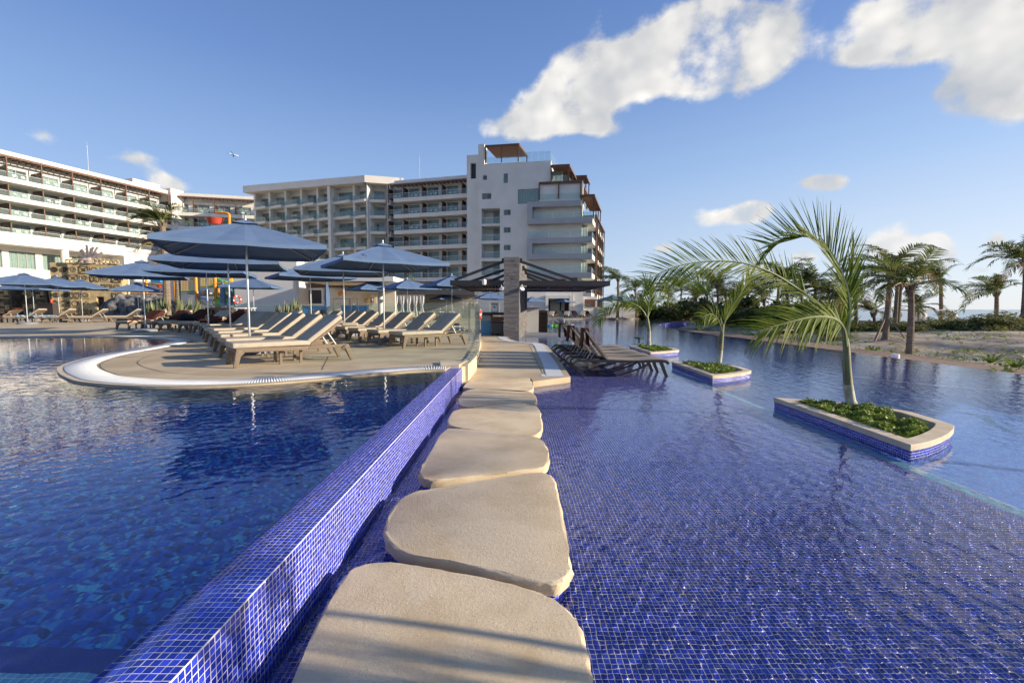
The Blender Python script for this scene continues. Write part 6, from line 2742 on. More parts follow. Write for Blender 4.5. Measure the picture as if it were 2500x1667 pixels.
GW = ['leftmost, by the white ramp', 'left of the purple pool wall', 'above the purple pool wall', 'right above the purple wall corner', 'by the boardwalk start', 'behind the middle planter palm', 'right of the middle planter palm', 'under the hanging frond', 'behind the hanging frond tips', 'below the tall grove palm', 'below the highest grove palm', 'near the side boardwalk', 'left of the biggest young palm trunk', 'tall one behind the purple wall', 'tall one behind the middle planter palm', 'tall one in the middle of the grove', 'tall one right of the grove middle', 'tall one at the left back', 'tall one at the right back', 'tall one nearest the hotel']
for i, (px, Y, s) in enumerate(GB):
    p = at_Y(px, 790, Y)
    bush('dark green grove bush, ' + GW[i], p.x, Y, (s * 1.25, s, s * 1.45), 1, i, 'dark bushes of the grove')


# seedlings and creepers on the sand
def fn(rs, n):
    out = []
    while len(out) < n:
        x, y = rs.uniform(14.5, 34), rs.uniform(11, 44)
        g = math.sin(0.9 * x + 1.3) * math.sin(0.7 * y) + 0.6 * math.sin(2.3 * x + 0.4) * math.sin(1.9 * y + 2)
        near = math.exp(-((x - 17.5) / 2.2) ** 2)
        if rs.rand() > 0.09 + 0.80 * near * (g > -0.6) + 0.45 * max(0, g - 0.1):
            continue
        k = rs.randint(3, 9)
        z = gz(x, y)
        for _ in range(k):
            out.append((x + rs.normal(0, 0.09), y + rs.normal(0, 0.09), z + abs(rs.normal(0, 0.06)) + 0.01))
    return np.array(out[:n])


o = link('creeping_plants', leaf_cloud('creeping_plants', fn, 17000, 0.10, M['leaf'], 77, 1.0))
tag(o, 'sparse creeping plants and seedlings scattered over the dune sand', 'plants', kind='stuff')
# larger tufts
TUFT = [(2160, 872, 'tuft of wide leaves left of the straight palm foot'), (2130, 845, 'yellowish seedling tuft by the propped palm'), (2420, 868, 'spiky tuft low on the sand at the right'), (2480, 880, 'broad leafy tuft near the right picture edge'), (2230, 815, 'tall green tuft on the dune right of the straight palm'), (2290, 818, 'thin green tuft on the dune crest'), (2450, 895, 'dense low creeper mat near the pool edge')]
for i, (px, py, lab) in enumerate(TUFT):
    p = at_z(px, py, -0.8)
    zz = gz(p.x, p.y)
    b = MB()
    rs = random.Random(i)
    for k in range(26):
        a = rs.uniform(0, 6.28)
        l = rs.uniform(0.3, 0.75)
        q = Vector((math.cos(a), math.sin(a), 0))
        w = Vector((-q.y, q.x, 0)) * rs.uniform(0.02, 0.045)
        v = [Vector((0, 0, 0)) + q * .05 + w, q * .05 - w, q * l * 0.6 - w + Vector((0, 0, l * 0.5)), q * l * 0.6 + w + Vector((0, 0, l * 0.5)), q * l + Vector((0, 0, l * 0.42))]
        b.add(v, [(0, 1, 2, 3), (3, 2, 4)])
    o = b.build('sand_tuft', M['leaf'], loc=(p.x, p.y, zz))
    tag(o, lab, 'plant', 'leafy tufts on the sand')


# ------------------------------------------------------------------ plants by the left pool bar
def spiky(label, x, y, h, n, name, group, m=None, z=0.0, spread=0.6):
    b = MB()
    rs = random.Random(int(x * 10))
    for k in range(n):
        a = rs.uniform(0, 6.28)
        t = rs.uniform(0.05, spread)
        q = Vector((math.cos(a), math.sin(a), 0))
        l = h * rs.uniform(0.6, 1.1)
        w = Vector((-q.y, q.x, 0)) * 0.045 * h
        o_ = Vector((rs.uniform(-.2, .2), rs.uniform(-.2, .2), 0)) * h * 0.5
        v = []
        for i in range(4):
            f = i / 3
            c = o_ + q * l * t * f + Vector((0, 0, l * (f - 0.25 * t * f * f)))
            ww = w * (1.0 - 0.25 * f if i < 3 else 0.05)
            v += [c + ww, c - ww]
        b.add(v, [(2 * i, 2 * i + 1, 2 * i + 3, 2 * i + 2) for i in range(3)])
    o = b.build(name, m or M['agave'], loc=(x, y, z))
    tag(o, label, 'plant', group)


for i, (px, Y, h, w) in enumerate([(372, 34, 1.7, 'left of the palm trunks'), (395, 33, 1.8, 'between the palm trunks and the slide'), (440, 33, 1.9, 'right of the palm trunks'), (465, 34, 1.8, 'below the orange platform'), (485, 35, 1.6, 'by the blue octagon panel')]):
    p = at_Y(px, 770, Y)
    spiky('spiky green agave ' + w, p.x, Y, h, 26, 'agave', 'spiky plants by the slides')
for i, (px, Y, h, w) in enumerate([(682, 24.5, 1.25, 'leftmost, in front of the white side wall'), (700, 24.2, 1.35, 'second from the left'), (716, 24.0, 1.5, 'by the white column'), (732, 23.8, 1.25, 'right end, by the stair rail')]):
    p = at_Y(px, 770, Y)
    spiky('stiff upright snake plant, ' + w, p.x, Y, h, 16, 'snake_plant', 'snake plants by the pool bar', spread=0.22)
# tall palm behind the umbrellas
P4b = at_Y(409, 770, 36)
coco_palm('tall palm with brown skirt behind the blue umbrellas, before the slides', (P4b.x, 36, 0), 7.6, 2.1, nf=26, seed=31, tr=0.27, dry=0.35, group='palms by the slides', up=0.6)
P5b = at_Y(425, 770, 37)
coco_palm('second palm trunk beside the tall palm, ringed grey bark', (P5b.x + 0.35, 37, 0), 5.8, 2.6, nf=8, seed=37, tr=0.22, dry=0.5, group='palms by the slides')
p = at_Y(1010, 700, 55)
coco_palm('dry brown palm crown showing above the distant umbrellas', (p.x, 55, 0), 3.6, 2.0, nf=12, seed=41, tr=0.2, dry=1.0, group='palms by the slides')


# ------------------------------------------------------------------ swim-up bar: slate pillar, black pergola, counters
def c4(x, y):
    return 1100 + x * 0.22958, 600 + y * 0.22958


pf0 = at_z(1229.7, 821.5, Z_W)
PY = pf0.y
pf1 = at_Y(1266.5, 821, PY)
ztop = at_Y(1248, 627.5, PY).z
pb = at_Y(1287, 647, PY)
yb = PY
for _ in range(40):
    yb += 0.1
    if at_Y(1287, 648, yb).z >= ztop:
        break
pbx = at_Y(1287, 648, yb).x
PW = pf1.x - pf0.x
pil = thing('slate_pillar', 'tall grey slate clad wall pillar holding the black pergola', 'pillar', (pf0.x, PY, Z_F))
H = ztop - Z_F
b = MB()
poly = [(0.015, 0.015), (PW - 0.015, 0.015), (pbx - pf0.x - 0.015, yb - PY), (pbx - pf0.x - PW, yb - PY)]
b.prism(poly, 0, H - 0.01)
b.build('core', M['joint'], pil)
cube = MB()
cube.box(0, 1, 0, 1, 0, 1)
SM = [cube.mesh('stone', mat('slate_%d' % i, c, 0.85, c2, 9, 4, 0.6, 40, 0.2)) for i, (c, c2) in enumerate([((.165, .16, .16), (.12, .115, .12)), ((.20, .19, .185), (.15, .145, .145)), ((.135, .13, .135), (.17, .165, .16)), ((.225, .215, .205), (.175, .165, .16))])]
rs = random.Random(11)
z = 0.0
while z < H - 0.02:
    h = min(rs.choice((0.062, 0.075, 0.09)), H - z)
    x = 0.0
    while x < PW - 0.01:
        w = min(rs.uniform(0.18, 0.42), PW - x)
        if PW - x - w < 0.1:
            w = PW - x
        o = link('stone', rs.choice(SM), pil, (x + 0.003, -rs.uniform(0.0, 0.016), z + 0.003))
        o.scale = (w - 0.006, 0.03, h - 0.006)
        x += w
    z += h
sd = Vector((pbx - pf1.x, yb - PY))
SLn = sd.length
sd.normalize()
b = MB()
z = 0.0
while z < H - 0.02:
    h = min(rs.choice((0.062, 0.075, 0.09)), H - z)
    s = 0.0
    while s < SLn - 0.01:
        w = min(rs.uniform(0.18, 0.45), SLn - s)
        pr = rs.uniform(0.0, 0.018)
        a = Vector((PW, 0.032)) + sd * (s + 0.003)
        c = Vector((PW, 0.032)) + sd * (s + w - 0.003)
        nx = Vector((sd.y, -sd.x))
        b.prism([(a.x - nx.x * .02, a.y - nx.y * .02), (c.x - nx.x * .02, c.y - nx.y * .02), (c.x + nx.x * pr, c.y + nx.y * pr), (a.x + nx.x * pr, a.y + nx.y * pr)], z + 0.003, z + h - 0.003, True)
        s += w
    z += h
o = b.build('stones', M['pillar'], pil)
o['kind'] = 'stuff'

zt_ = at_Y(1400, 685, PY).z
zb_ = at_Y(1400, 697, PY).z
xr = at_Y(1491, 690, PY).x
xl = at_Y(1098, 690, PY).x
YB = PY + 8.2
pg = thing('pergola', 'black steel pergola with timber slats hung from the slate pillar', 'pergola', (pf1.x, PY, 0))
ox = pf1.x


def pbeam(x0, x1, y0, y1, z0, z1, name='beam', m='black'):
    b = MB()
    b.box(x0 - ox, x1 - ox, y0 - PY, y1 - PY, z0, z1)
    return b.build(name, M[m], pg)


pbeam(pf1.x + 0.03, xr, PY + 0.1, PY + 0.28, zb_, zt_)
pbeam(xl, pf0.x - 0.03, PY + 0.1, PY + 0.28, zb_, zt_)
pbeam(xr - 0.18, xr, PY + 0.283, YB, zb_, zt_ - 0.003)
pbeam(xl, xr, YB, YB + 0.18, zb_, zt_)
pbeam(xl, xl + 0.18, PY + 0.283, YB, zb_, zt_ - 0.003)
for f in (0.45,):
    pbeam(xl + 0.19, xr - 0.19, PY + (YB - PY) * f, PY + (YB - PY) * f + 0.15, zb_ + 0.02, zt_ - 0.02)
for f in (0.37, 0.70):
    x = pf1.x + (xr - pf1.x) * f
    pbeam(x, x + 0.12, PY + 0.285, YB - 0.005, zb_ + 0.01, zt_ - 0.03)
sl = MB()
sl.box(0, 0.05, 0, YB - PY - 0.32, 0, 0.10)
slm = sl.mesh('slat', M['brown'])
x = xl + 0.25
while x < xr - 0.25:
    if not (pf0.x - 0.2 < x < pbx + 0.1):
        link('slat', slm, pg, (x - ox, 0.30, zb_ + 0.06))
    x += 0.17
for i in range(4):
    f = i / 3.2
    yy = f * (yb - PY) * 0.95 + 0.2
    px0 = PW * 0 + sd.x / sd.y * yy
    b = MB()
    zs_ = ztop - (0.18, 0.42, 0.52, 0.62)[i]
    ex = (2.55, 2.0, 1.45, 0.95)[i]
    b.bar((px0 + 0.03, yy, zs_), (px0 + ex, yy, zt_ + 0.02), 0.10, 0.12)
    b.cbox((px0 + 0.06, yy, zs_ + 0.04), (0.12, 0.16, 0.2))
    b.cbox((px0 + ex, yy, zt_ + 0.06), (0.22, 0.16, 0.18))
    b.build('tie_beam', M['black'], pg)
    b = MB()
    b.bar((px0 - PW - 0.03, yy, zs_), (px0 - PW - ex * 0.9, yy, zt_ + 0.02), 0.10, 0.12)
    b.cbox((px0 - PW - 0.06, yy, zs_ + 0.04), (0.12, 0.16, 0.2))
    b.build('tie_beam', M['black'], pg)


def floodlight(px, py, Y, label, r=0.10, dome=False):
    p = at_Y(*c4(px, py), Y)
    root = thing('spotlight', label, 'spotlight', p)
    b = MB()
    if dome:
        b.lathe([(0, -0.1), (0.08, -0.08), (0.10, 0), (0.10, 0.14), (0, 0.16)], 12)
    else:
        b.lathe([(0.02, -0.14), (0.11, -0.02), (0.12, 0.0), (0.05, 0.03)], 12)
    o = b.build('housing', M['lav'], root, smooth=True)
    if not dome:
        o.rotation_euler = (R(50), 0, R(30) if px > 600 else R(-30))
    b = MB()
    b.bar((0, 0, 0.05), (0, 0.12, 0.18), 0.04, 0.04)
    b.build('bracket', M['lav'], root)


floodlight(357, 395, PY - 0.15, 'white dome camera on the black beam left of the pillar', dome=True)
floodlight(542, 455, PY - 0.05, 'white spotlight fixed to the left edge of the slate pillar')
floodlight(762, 455, PY - 0.05, 'white spotlight fixed to the right edge of the slate pillar')


def boxpx(x0, y0, x1, y1, Y, dep, name, label, cat, m, group=None, src=False, zb=None, bevel=0.0):
    """A box whose front face spans the given photo points at distance Y."""
    f = (lambda a, c: (a, c)) if src else c4
    p, q = at_Y(*f(x0, y1), Y), at_Y(*f(x1, y0), Y)
    z0 = p.z if zb is None else zb
    b = MB()
    b.box(0, q.x - p.x, 0, dep, 0, q.z - z0)
    o = b.build(name, M[m], None, bevel=bevel, loc=(p.x, Y, z0))
    if label:
        tag(o, label, cat, group)
    return o


BYB = PY + 4.0
barw = thing('bar_counter', 'white swim-up bar wall with a brown counter top beside the slate pillar', 'bar counter', (0, 0, 0))
o = boxpx(738, 668, 938, 932, BYB, 2.2, 'wall', None, None, 'white', zb=-0.5)
o.parent = barw
o = boxpx(728, 660, 946, 667, BYB - 0.12, 2.5, 'counter_top', None, None, 'brown')
o.parent = barw
o = boxpx(738, 893, 795, 922, BYB - 0.02, 0.015, 'hatch', None, None, 'grey')
o.parent = barw
sh = boxpx(936, 686, 1034, 930, BYB + 0.05, 0.08, 'louvre_door', 'dark brown louvred door at the end of the white bar wall', 'door', 'dbrown', zb=-0.4)
w = sh.dimensions.x if sh.dimensions.x else 0.6
p0, q0 = at_Y(*c4(936, 930), BYB), at_Y(*c4(1034, 686), BYB)
for k in range(16):
    b = MB()
    b.box(0.05, (q0.x - p0.x) - 0.05, -0.02, 0.02, 0, 0.06)
    lo = b.build('slat', M['dbrown'], sh, loc=(0, 0, 0.12 + k * ((q0.z + 0.4) - 0.2) / 16))
    lo.rotation_euler = (R(30), 0, 0)
led = boxpx(733, 927, 1310, 962, BYB - 1.4, 0.5, 'bar_ledge', 'long grey concrete ledge of the swim-up bar at the waterline', 'ledge', 'grey', zb=-0.6)
boxpx(322, 800, 428, 938, PY + 1.5, 2.0, 'mosaic_counter', 'turquoise mosaic bar counter left of the slate pillar', 'bar counter', 'poolblue', zb=Z_W)
boxpx(322, 738, 428, 799, PY + 1.45, 2.2, 'bar_front_panel', 'grey panel above the turquoise mosaic counter', 'panel', 'grey')
boxpx(318, 712, 575, 737, PY + 1.3, 2.5, 'bar_slab', 'black bar top running left from the slate pillar', 'bar top', 'black')
cab = boxpx(434, 806, 560, 955, PY + 0.9, 0.8, 'cool_box', 'dark grey wheeled cool box beside the slate pillar', 'cool box', 'cable', zb=Z_W + 0.06, bevel=0.02)
b = MB()
wd = at_Y(*c4(560, 955), PY + 0.9).x - at_Y(*c4(434, 955), PY + 0.9).x
for xx in (0.06, wd - 0.06):
    for yy in (0.1, 0.7):
        b.tube([(xx - 0.02, yy, -0.02), (xx + 0.02, yy, -0.02)], 0.04, 10)
wl = b.build('wheels', M['black'], cab)
wl['kind'] = 'stuff'
b = MB()
b.box(-0.01, wd + 0.01, -0.015, 0.81, at_Y(*c4(500, 826), PY + .9).z - Z_W - 0.06, at_Y(*c4(500, 812), PY + .9).z - Z_W - 0.06)
b.build('lid', M['black'], cab)
boxpx(428, 755, 572, 800, PY + 1.0, 0.7, 'timber_fascia', 'brown wood panel above the dark cool box', 'panel', 'brown')
ju = boxpx(427, 607, 505, 708, PY + 1.6, 0.5, 'drink_machine', 'stainless steel drink machine standing on the black bar top', 'drink machine', 'steel', bevel=0.02)
hh = at_Y(*c4(427, 607), PY + 1.6).z - at_Y(*c4(427, 708), PY + 1.6).z
ww = at_Y(*c4(505, 607), PY + 1.6).x - at_Y(*c4(427, 607), PY + 1.6).x
for k in range(3):
    b = MB()
    b.cbox((ww * (0.25 + 0.25 * k), -0.05, hh * 0.86), (0.04, 0.10, 0.07))
    b.build('tap', M['black'], ju)
b = MB()
b.cbox((ww / 2, -0.012, hh * 0.55), (0.10, 0.012, 0.09))
b.build('badge', M['skyblue'], ju)
boxpx(745, 482, 808, 660, PY + 3.2, 0.12, 'dark_post', 'dark timber post panel behind the slate pillar', 'post', 'dbrown')
boxpx(742, 535, 775, 630, PY + 2.6, 0.05, 'wood_rack', 'small honey coloured wooden rack beside the pillar', 'rack', 'tan_wood')
boxpx(730, 570, 748, 612, PY + 2.0, 0.2, 'speaker', 'small black loudspeaker on the side of the slate pillar', 'speaker', 'black')
ly = BYB - 1.25
ltop = at_Y(*c4(1100, 927), BYB - 1.4).z
for k, (px, c) in enumerate([(1055, 'skyblue'), (1072, 'green'), (1115, 'green'), (1140, 'green'), (1205, 'green'), (1228, 'green'), (1250, 'skyblue'), (1285, 'lav')]):
    p = at_Y(*c4(px, 920), ly)
    root = thing('bottle', 'small %s topped bottle on the grey bar ledge, %s from the louvred door' % ({'skyblue': 'blue', 'green': 'green', 'lav': 'white'}[c], ORD[k]), 'bottle', (p.x, ly, ltop), 0, 'bottles on the bar ledge')
    b = MB()
    b.lathe([(0.10, 0), (0.11, 0.04), (0.11, 0.20), (0.06, 0.26), (0, 0.26)], 10)
    b.build('body', M['pane'], root, smooth=True)
    b = MB()
    b.lathe([(0.12, 0.26), (0.13, 0.30), (0.13, 0.38), (0.05, 0.44), (0, 0.44)], 10)
    b.build('cap', M[c], root)
p = at_Y(*c4(1205, 925), ly + 0.1)
b = MB()
b.tube(smoothline([(0, 0, 0), (0, 0, 0.62), (-0.05, 0, 0.75), (-0.17, 0, 0.80), (-0.22, 0, 0.70)], 5), 0.03, 8)
tag(b.build('tap', M['steel'], loc=(p.x, ly + 0.1, ltop), smooth=True), 'curved chrome tap rising among the bottles on the ledge', 'tap')
p, q = at_Y(*c4(1045, 745), BYB + 3), at_Y(*c4(1155, 820), BYB + 3)
b = MB()
b.tube([p, q], 0.025, 6)
b.tube([q, (q.x, q.y, Z_R - 0.2)], 0.025, 6)
b.tube([p, (p.x, p.y, Z_R - 0.2)], 0.025, 6)
tag(b.build('handrail', M['steel']), 'slanting steel handrail rising from the water behind the bar door', 'handrail')


def ring(px, py, Y, r, label, rz=0):
    p = at_Y(px, py, Y)
    n, m = 20, 8
    vs, fs = [], []
    for i in range(n):
        a = 2 * PI * i / n
        for j in range(m):
            c = 2 * PI * j / m
            rr = r + 0.07 * math.cos(c)
            vs.append((rr * math.cos(a), 0.07 * math.sin(c), rr * math.sin(a)))
    for i in range(n):
        for j in range(m):
            fs.append((i * m + j, i * m + (j + 1) % m, ((i + 1) % n) * m + (j + 1) % m, ((i + 1) % n) * m + j))
    b = MB()
    b.add(vs, fs)
    b.mi = [1 if (f[0] // m) % 5 == 0 else 0 for f in b.f]
    o = b.build('lifebuoy', [M['red'], M['lav']], smooth=True, loc=p)
    o.rotation_euler = (0, 0, rz)
    tag(o, label, 'lifebuoy', 'red lifebuoys')


ring(578.6, 732, 35.2, 0.27, 'red lifebuoy hanging on the white side wall near the slide', R(60))
ring(1171.6, 767, PY - 1.5, 0.15, 'red lifebuoy seen edge on behind the glass panel, left of the pillar', R(88))

# ------------------------------------------------------------------ white pavilion and ramp across the pool
Y7 = 72.0
pv = thing('white_pavilion', 'plain white pavilion wall with a framed doorway across the pool', 'building', (0, 0, 0))


def pvbox(x0, y0, x1, y1, Y, dep, name, m, zb=None):
    o = boxpx(x0, y0, x1, y1, Y, dep, name, None, None, m, zb=zb)
    o.parent = pv
    return o


pvbox(815, 492, 1008, 770, Y7, 6, 'wall', 'white', Z_W)
pvbox(1297, 492, 1410, 770, Y7, 6, 'wall', 'white', Z_W)
pvbox(1008, 492, 1297, 528, Y7, 6, 'wall', 'white')
pvbox(1008, 528, 1040, 770, Y7 - 0.5, 1, 'door_frame', 'white', Z_W)
pvbox(1262, 528, 1297, 770, Y7 - 0.5, 1, 'door_frame', 'white', Z_W)
pvbox(1040, 528, 1262, 560, Y7 - 0.5, 1, 'door_frame', 'white')
pvbox(1040, 560, 1262, 770, Y7 + 2.5, .2, 'back_wall', 'white', Z_W)
pvbox(1042, 580, 1060, 770, Y7 + 2.3, .1, 'door', 'brown', Z_W)
pvbox(1206, 605, 1258, 770, Y7 + 2.3, .1, 'door', 'brown', Z_W)
pvbox(1162, 580, 1176, 690, Y7 + 2.35, .1, 'door_panel', 'room')
pvbox(1410, 540, 1560, 770, Y7 + 3, 4, 'wall', 'white', Z_W)
pvbox(1426, 570, 1540, 650, Y7 + 2.9, .08, 'door', 'brown')
pvbox(1405, 612, 1500, 672, Y7 - 1, .04, 'railing', 'rail')
rw = boxpx(1558, 655, 1965, 776, 63, 3.0, 'ramp_wall', 'long low white ramp wall at the far end of the pool', 'wall', 'white', zb=Z_W)
b = MB()
p, q = at_Y(*c4(1620, 715), 62.9), at_Y(*c4(1760, 775), 62.9)

# ------------------------------------------------------------------ white pool bar on the left deck
YP = 33.0
pbld = thing('pool_bar_building', 'low white pool bar with flat roof, round columns and a blue counter', 'building', (0, 0, 0))


def pbx_(x0, y0, x1, y1, Y, dep, name, m, zb=None, par=None):
    o = boxpx(x0, y0, x1, y1, Y, dep, name, None, None, m, src=True, zb=zb)
    o.parent = par or pbld
    return o


pbx_(576, 632, 724, 790, 36.2, 8, 'side_wall', 'white', 0)
pbx_(600, 633, 790, 690, 37.5, 9, 'upper_block', 'white')
pbx_(722, 675, 960, 686, 32, 7.5, 'roof', 'white')
pbx_(724.5, 686.5, 964, 790, 38.4, .3, 'back_wall', 'offwhite', 0)
w = pbx_(733, 704, 788, 745, 38.25, .12, 'window_frame', 'lav')
pbx_(737, 708, 758.5, 741, 38.2, .04, 'pane', 'room')
pbx_(762, 708, 784, 741, 38.2, .04, 'pane', 'room')
for px in (722.8, 928.5):
    p = at_Y(px, 700, 33.4)
    b = MB()
    b.lathe([(0.2, 0), (0.2, at_Y(px, 686.4, 33.4).z)], 20, (p.x, 33.4, 0))
    b.build('column', M['white'], pbld, smooth=True)
for k in range(6):
    o = pbx_(691, 684.5 + k * 3.1, 925, 685.9 + k * 3.1, 38.25, .06, 'slat', 'brown')
for x in (690.5, 833, 888):
    pbx_(x, 684, x + 1.5, 704, 38.18, .05, 'slat_post', 'brown')
pf_ = at_Y(857, 687, 34.5)
fan = thing('ceiling_fan', 'dark ceiling fan under the flat roof of the pool bar', 'fan', pf_)
b = MB()
b.lathe([(0.03, 0.3), (0.03, 0.1), (0.12, 0.06), (0.12, -0.05), (0, -0.08)], 12)
b.build('motor', M['cable'], fan)
for k in range(4):
    b = MB()
    a = k * PI / 2 + 0.4
    b.bar((0.1 * math.cos(a), 0.1 * math.sin(a), 0), (0.62 * math.cos(a), 0.62 * math.sin(a), 0.01), 0.13, 0.012)
    b.build('blade', M['cable'], fan)
pbx_(818, 707, 841, 725, 38.3, .05, 'logo_panel', 'offwhite')
p = at_Y(831, 717, 38.2)
b = MB()
b.tube([(p.x, 38.2, p.z), (p.x, 38.28, p.z)], 0.22, 20)
b.build('round_logo', M['orange'], pbld)
sg = pbx_(887, 720, 918, 743, 38.3, .05, 'menu_board', 'cream')
for k in range(7):
    pa = at_Y(890, 728 + k * 2, 38.28)
    pc = at_Y(902 if k % 2 else 900, 728.6 + k * 2, 38.28)
    for off in (0, 14):
        b = MB()
        q0_, q1_ = at_Y(890 + off, 728.6 + k * 2, 38.28), at_Y(900 + off - (k * 5) % 4, 728 + k * 2, 38.28)
        b.box(q0_.x, q1_.x, 38.27, 38.29, q0_.z, q1_.z)
        ln_ = b.build('text_line', M['tan_wood'], pbld)
p = at_Y(898, 723.5, 38.26)
b = MB()
b.tube([(p.x, 38.24, p.z), (p.x, 38.28, p.z)], 0.07, 12)
b.build('menu_logo', M['orange'], pbld)
for x0, x1 in ((731, 794), (834, 895)):
    pbx_(x0, 746, x1, 800, 31.5, .5, 'blue_counter', 'skyblue', 0)
    pbx_(x0 - 1, 744.6, x1 + 1, 746, 31.4, .7, 'counter_top', 'cream')
# slanted white bars imitate stripes of sunlight on the bar's back wall
st = thing('sunlight_stripes', 'white slanted bars imitating sunlight stripes on the wall by the menu board', 'railing', (0, 0, 0))
for k in range(6):
    b = MB()
    p, q = at_Y(806 + k * 5.5, 741, 36.0), at_Y(836 + k * 5.5, 720, 36.0)
    b.bar(p, q, 0.05, 0.05)
    b.build('bar', M['lav'], st)
for k, (x0, y0, x1) in enumerate([(814, 729, 853), (857, 729, 873)]):
    b = MB()
    p, q = at_Y(x0, y0, 29), at_Y(x1, y0, 29)
    b.tube([(p.x, 29, 0), p, q, (q.x, 29, 0)], 0.03, 6)
    tag(b.build('guard_rail', M['cable']), 'dark steel guard rail %s of the pool bar counter' % ('in front' if k == 0 else 'at the right end'), 'railing')
p, q = at_Y(718, 737, 27), at_Y(775, 763, 26)
b = MB()
b.tube([p, q], 0.04, 6)
b.tube([p, (p.x, p.y, 0)], 0.03, 6)
b.tube([q, (q.x, q.y, 0)], 0.03, 6)
tag(b.build('stair_handrail', M['cable']), 'dark sloping handrail beside the snake plants', 'handrail')

# draped pavilion in the distance
dr_ = thing('draped_cabana', 'row of white drapes of a dark roofed cabana behind the far umbrellas', 'cabana', (0, 0, 0))
pa, pb_ = at_Y(934, 719, 52), at_Y(1030, 719, 52)
b = MB()
b.box(pa.x - 2, pb_.x + 6, 51.8, 57, pa.z, pa.z + 0.5)
b.build('roof', M['cable'], dr_)
b = MB()
b.box(pa.x - 2, pb_.x + 6, 56.5, 56.8, Z_W, pa.z)
b.build('back_wall', M['grey'], dr_)
for k in range(7):
    x = pa.x + (pb_.x - pa.x) * k / 6
    b = MB()
    vs, fs = [], []
    for i in range(9):
        for j in range(7):
            f = j / 6
            pinch = 1 - 0.6 * math.sin(PI * min(1, f * 1.0)) ** 2 * (0.4 if f < .5 else 1)
            vs.append((x + (i / 8 - .5) * 0.75 * pinch, 51.9 + 0.05 * math.sin(i * 1.9), pa.z - f * (pa.z - Z_W - 0.3)))
    for i in range(8):
        for j in range(6):
            a = i * 7 + j
            fs.append((a, a + 1, a + 8, a + 7))
    b.add(vs, fs)
    b.build('drape', M['drape'], dr_, smooth=True)


# ------------------------------------------------------------------ carved ruin
def r7(x, y):
    return x * 0.26361, 600 + y * 0.26361


def relief(b, x, z, w, h, kind, rs, y=0.0, t=0.05):
    """One carved motif as raised bars within a cell."""
    def bar(x0, z0, x1, z1, th=t):
        b.bar((x0, y, z0), (x1, y, z1), th, 0.09, (0, 1, 0))
    cx_, cz = x + w / 2, z + h / 2
    if kind == 'frame':
        m = 0.06 * w
        for s in (0, 1):
            bar(x + m, z + m + s * (h - 2 * m), x + w - m, z + m + s * (h - 2 * m))
            bar(x + m + s * (w - 2 * m), z + m, x + m + s * (w - 2 * m), z + h - m)
        bar(x + m, z + m, cx_ - w * .15, cz - h * .12)
        bar(x + w - m, z + m, cx_ + w * .15, cz - h * .12)
        bar(x + m, z + h - m, cx_ - w * .15, cz + h * .12)
        bar(x + w - m, z + h - m, cx_ + w * .15, cz + h * .12)
    if kind in ('frame', 'ring', 'eye'):
        r = min(w, h) * (0.16 if kind == 'frame' else 0.33)
        pts = [(cx_ + r * math.cos(a * PI / 8), y, cz + r * math.sin(a * PI / 8)) for a in range(17)]
        b.tube(pts, t * 0.9, 5)
        b.lathe([(r * .45, 0), (r * .45, .02)], 10) if False else None
        if kind != 'ring':
            pts = [(cx_ + r * .5 * math.cos(a * PI / 6), y, cz + r * .5 * math.sin(a * PI / 6)) for a in range(13)]
            b.tube(pts, t * 0.8, 5)
    if kind == 'spiral':
        pts = []
        sg = rs.choice((-1, 1))
        for k in range(26):
            a = k * 0.48
            r = min(w, h) * 0.42 * (1 - k / 30)
            pts.append((cx_ + sg * r * math.cos(a), y, cz + r * math.sin(a) * 0.9))
        b.tube(pts, t * 0.9, 5)
    if kind == 'face':
        for s in (-1, 1):
            pts = [(cx_ + s * w * .2 + w * .11 * math.cos(a * PI / 6), y, cz + h * .15 + w * .11 * math.sin(a * PI / 6)) for a in range(13)]
            b.tube(pts, t * 0.8, 5)
            bar(cx_ + s * w * .06, cz + h * .34, cx_ + s * w * .36, cz + h * .28, t * 1.4)
            pts = smoothline([(cx_ + s * w * .44, y, cz + h * .38), (cx_ + s * w * .46, y, cz), (cx_ + s * w * .36, y, cz - h * .34), (cx_ + s * w * .2, y, cz - h * .42)], 3)
            b.tube(pts, t, 5)
        b.bar((cx_, y, cz + h * .2), (cx_, y, cz - h * .08), w * .10, .14, (0, 1, 0))
        bar(cx_ - w * .22, cz - h * .2, cx_ + w * .22, cz - h * .2, t * 1.6)
        for k in range(5):
            xx = cx_ - w * .18 + k * w * .09
            bar(xx, cz - h * .22, xx, cz - h * .33, t)
    if kind == 'steps':
        xx, zz = x + 0.1 * w, z + 0.25 * h
        for k in range(4):
            bar(xx, zz, xx, zz + h * .15)
            bar(xx, zz + h * .15, xx + w * .2, zz + h * .15)
            xx += w * .2
            zz += h * .15 if k < 2 else -h * .15
    if kind == 'glyph':
        for s in range(3):
            zz = z + h * (.2 + .28 * s)
            bar(x + .12 * w, zz, x + .88 * w, zz)
            pts = [(x + w * (.3 + .4 * (s % 2)) + w * .12 * math.cos(a * PI / 5), y, zz + h * .13 + w * .08 * math.sin(a * PI / 5)) for a in range(11)]
            b.tube(pts, t * .8, 5)


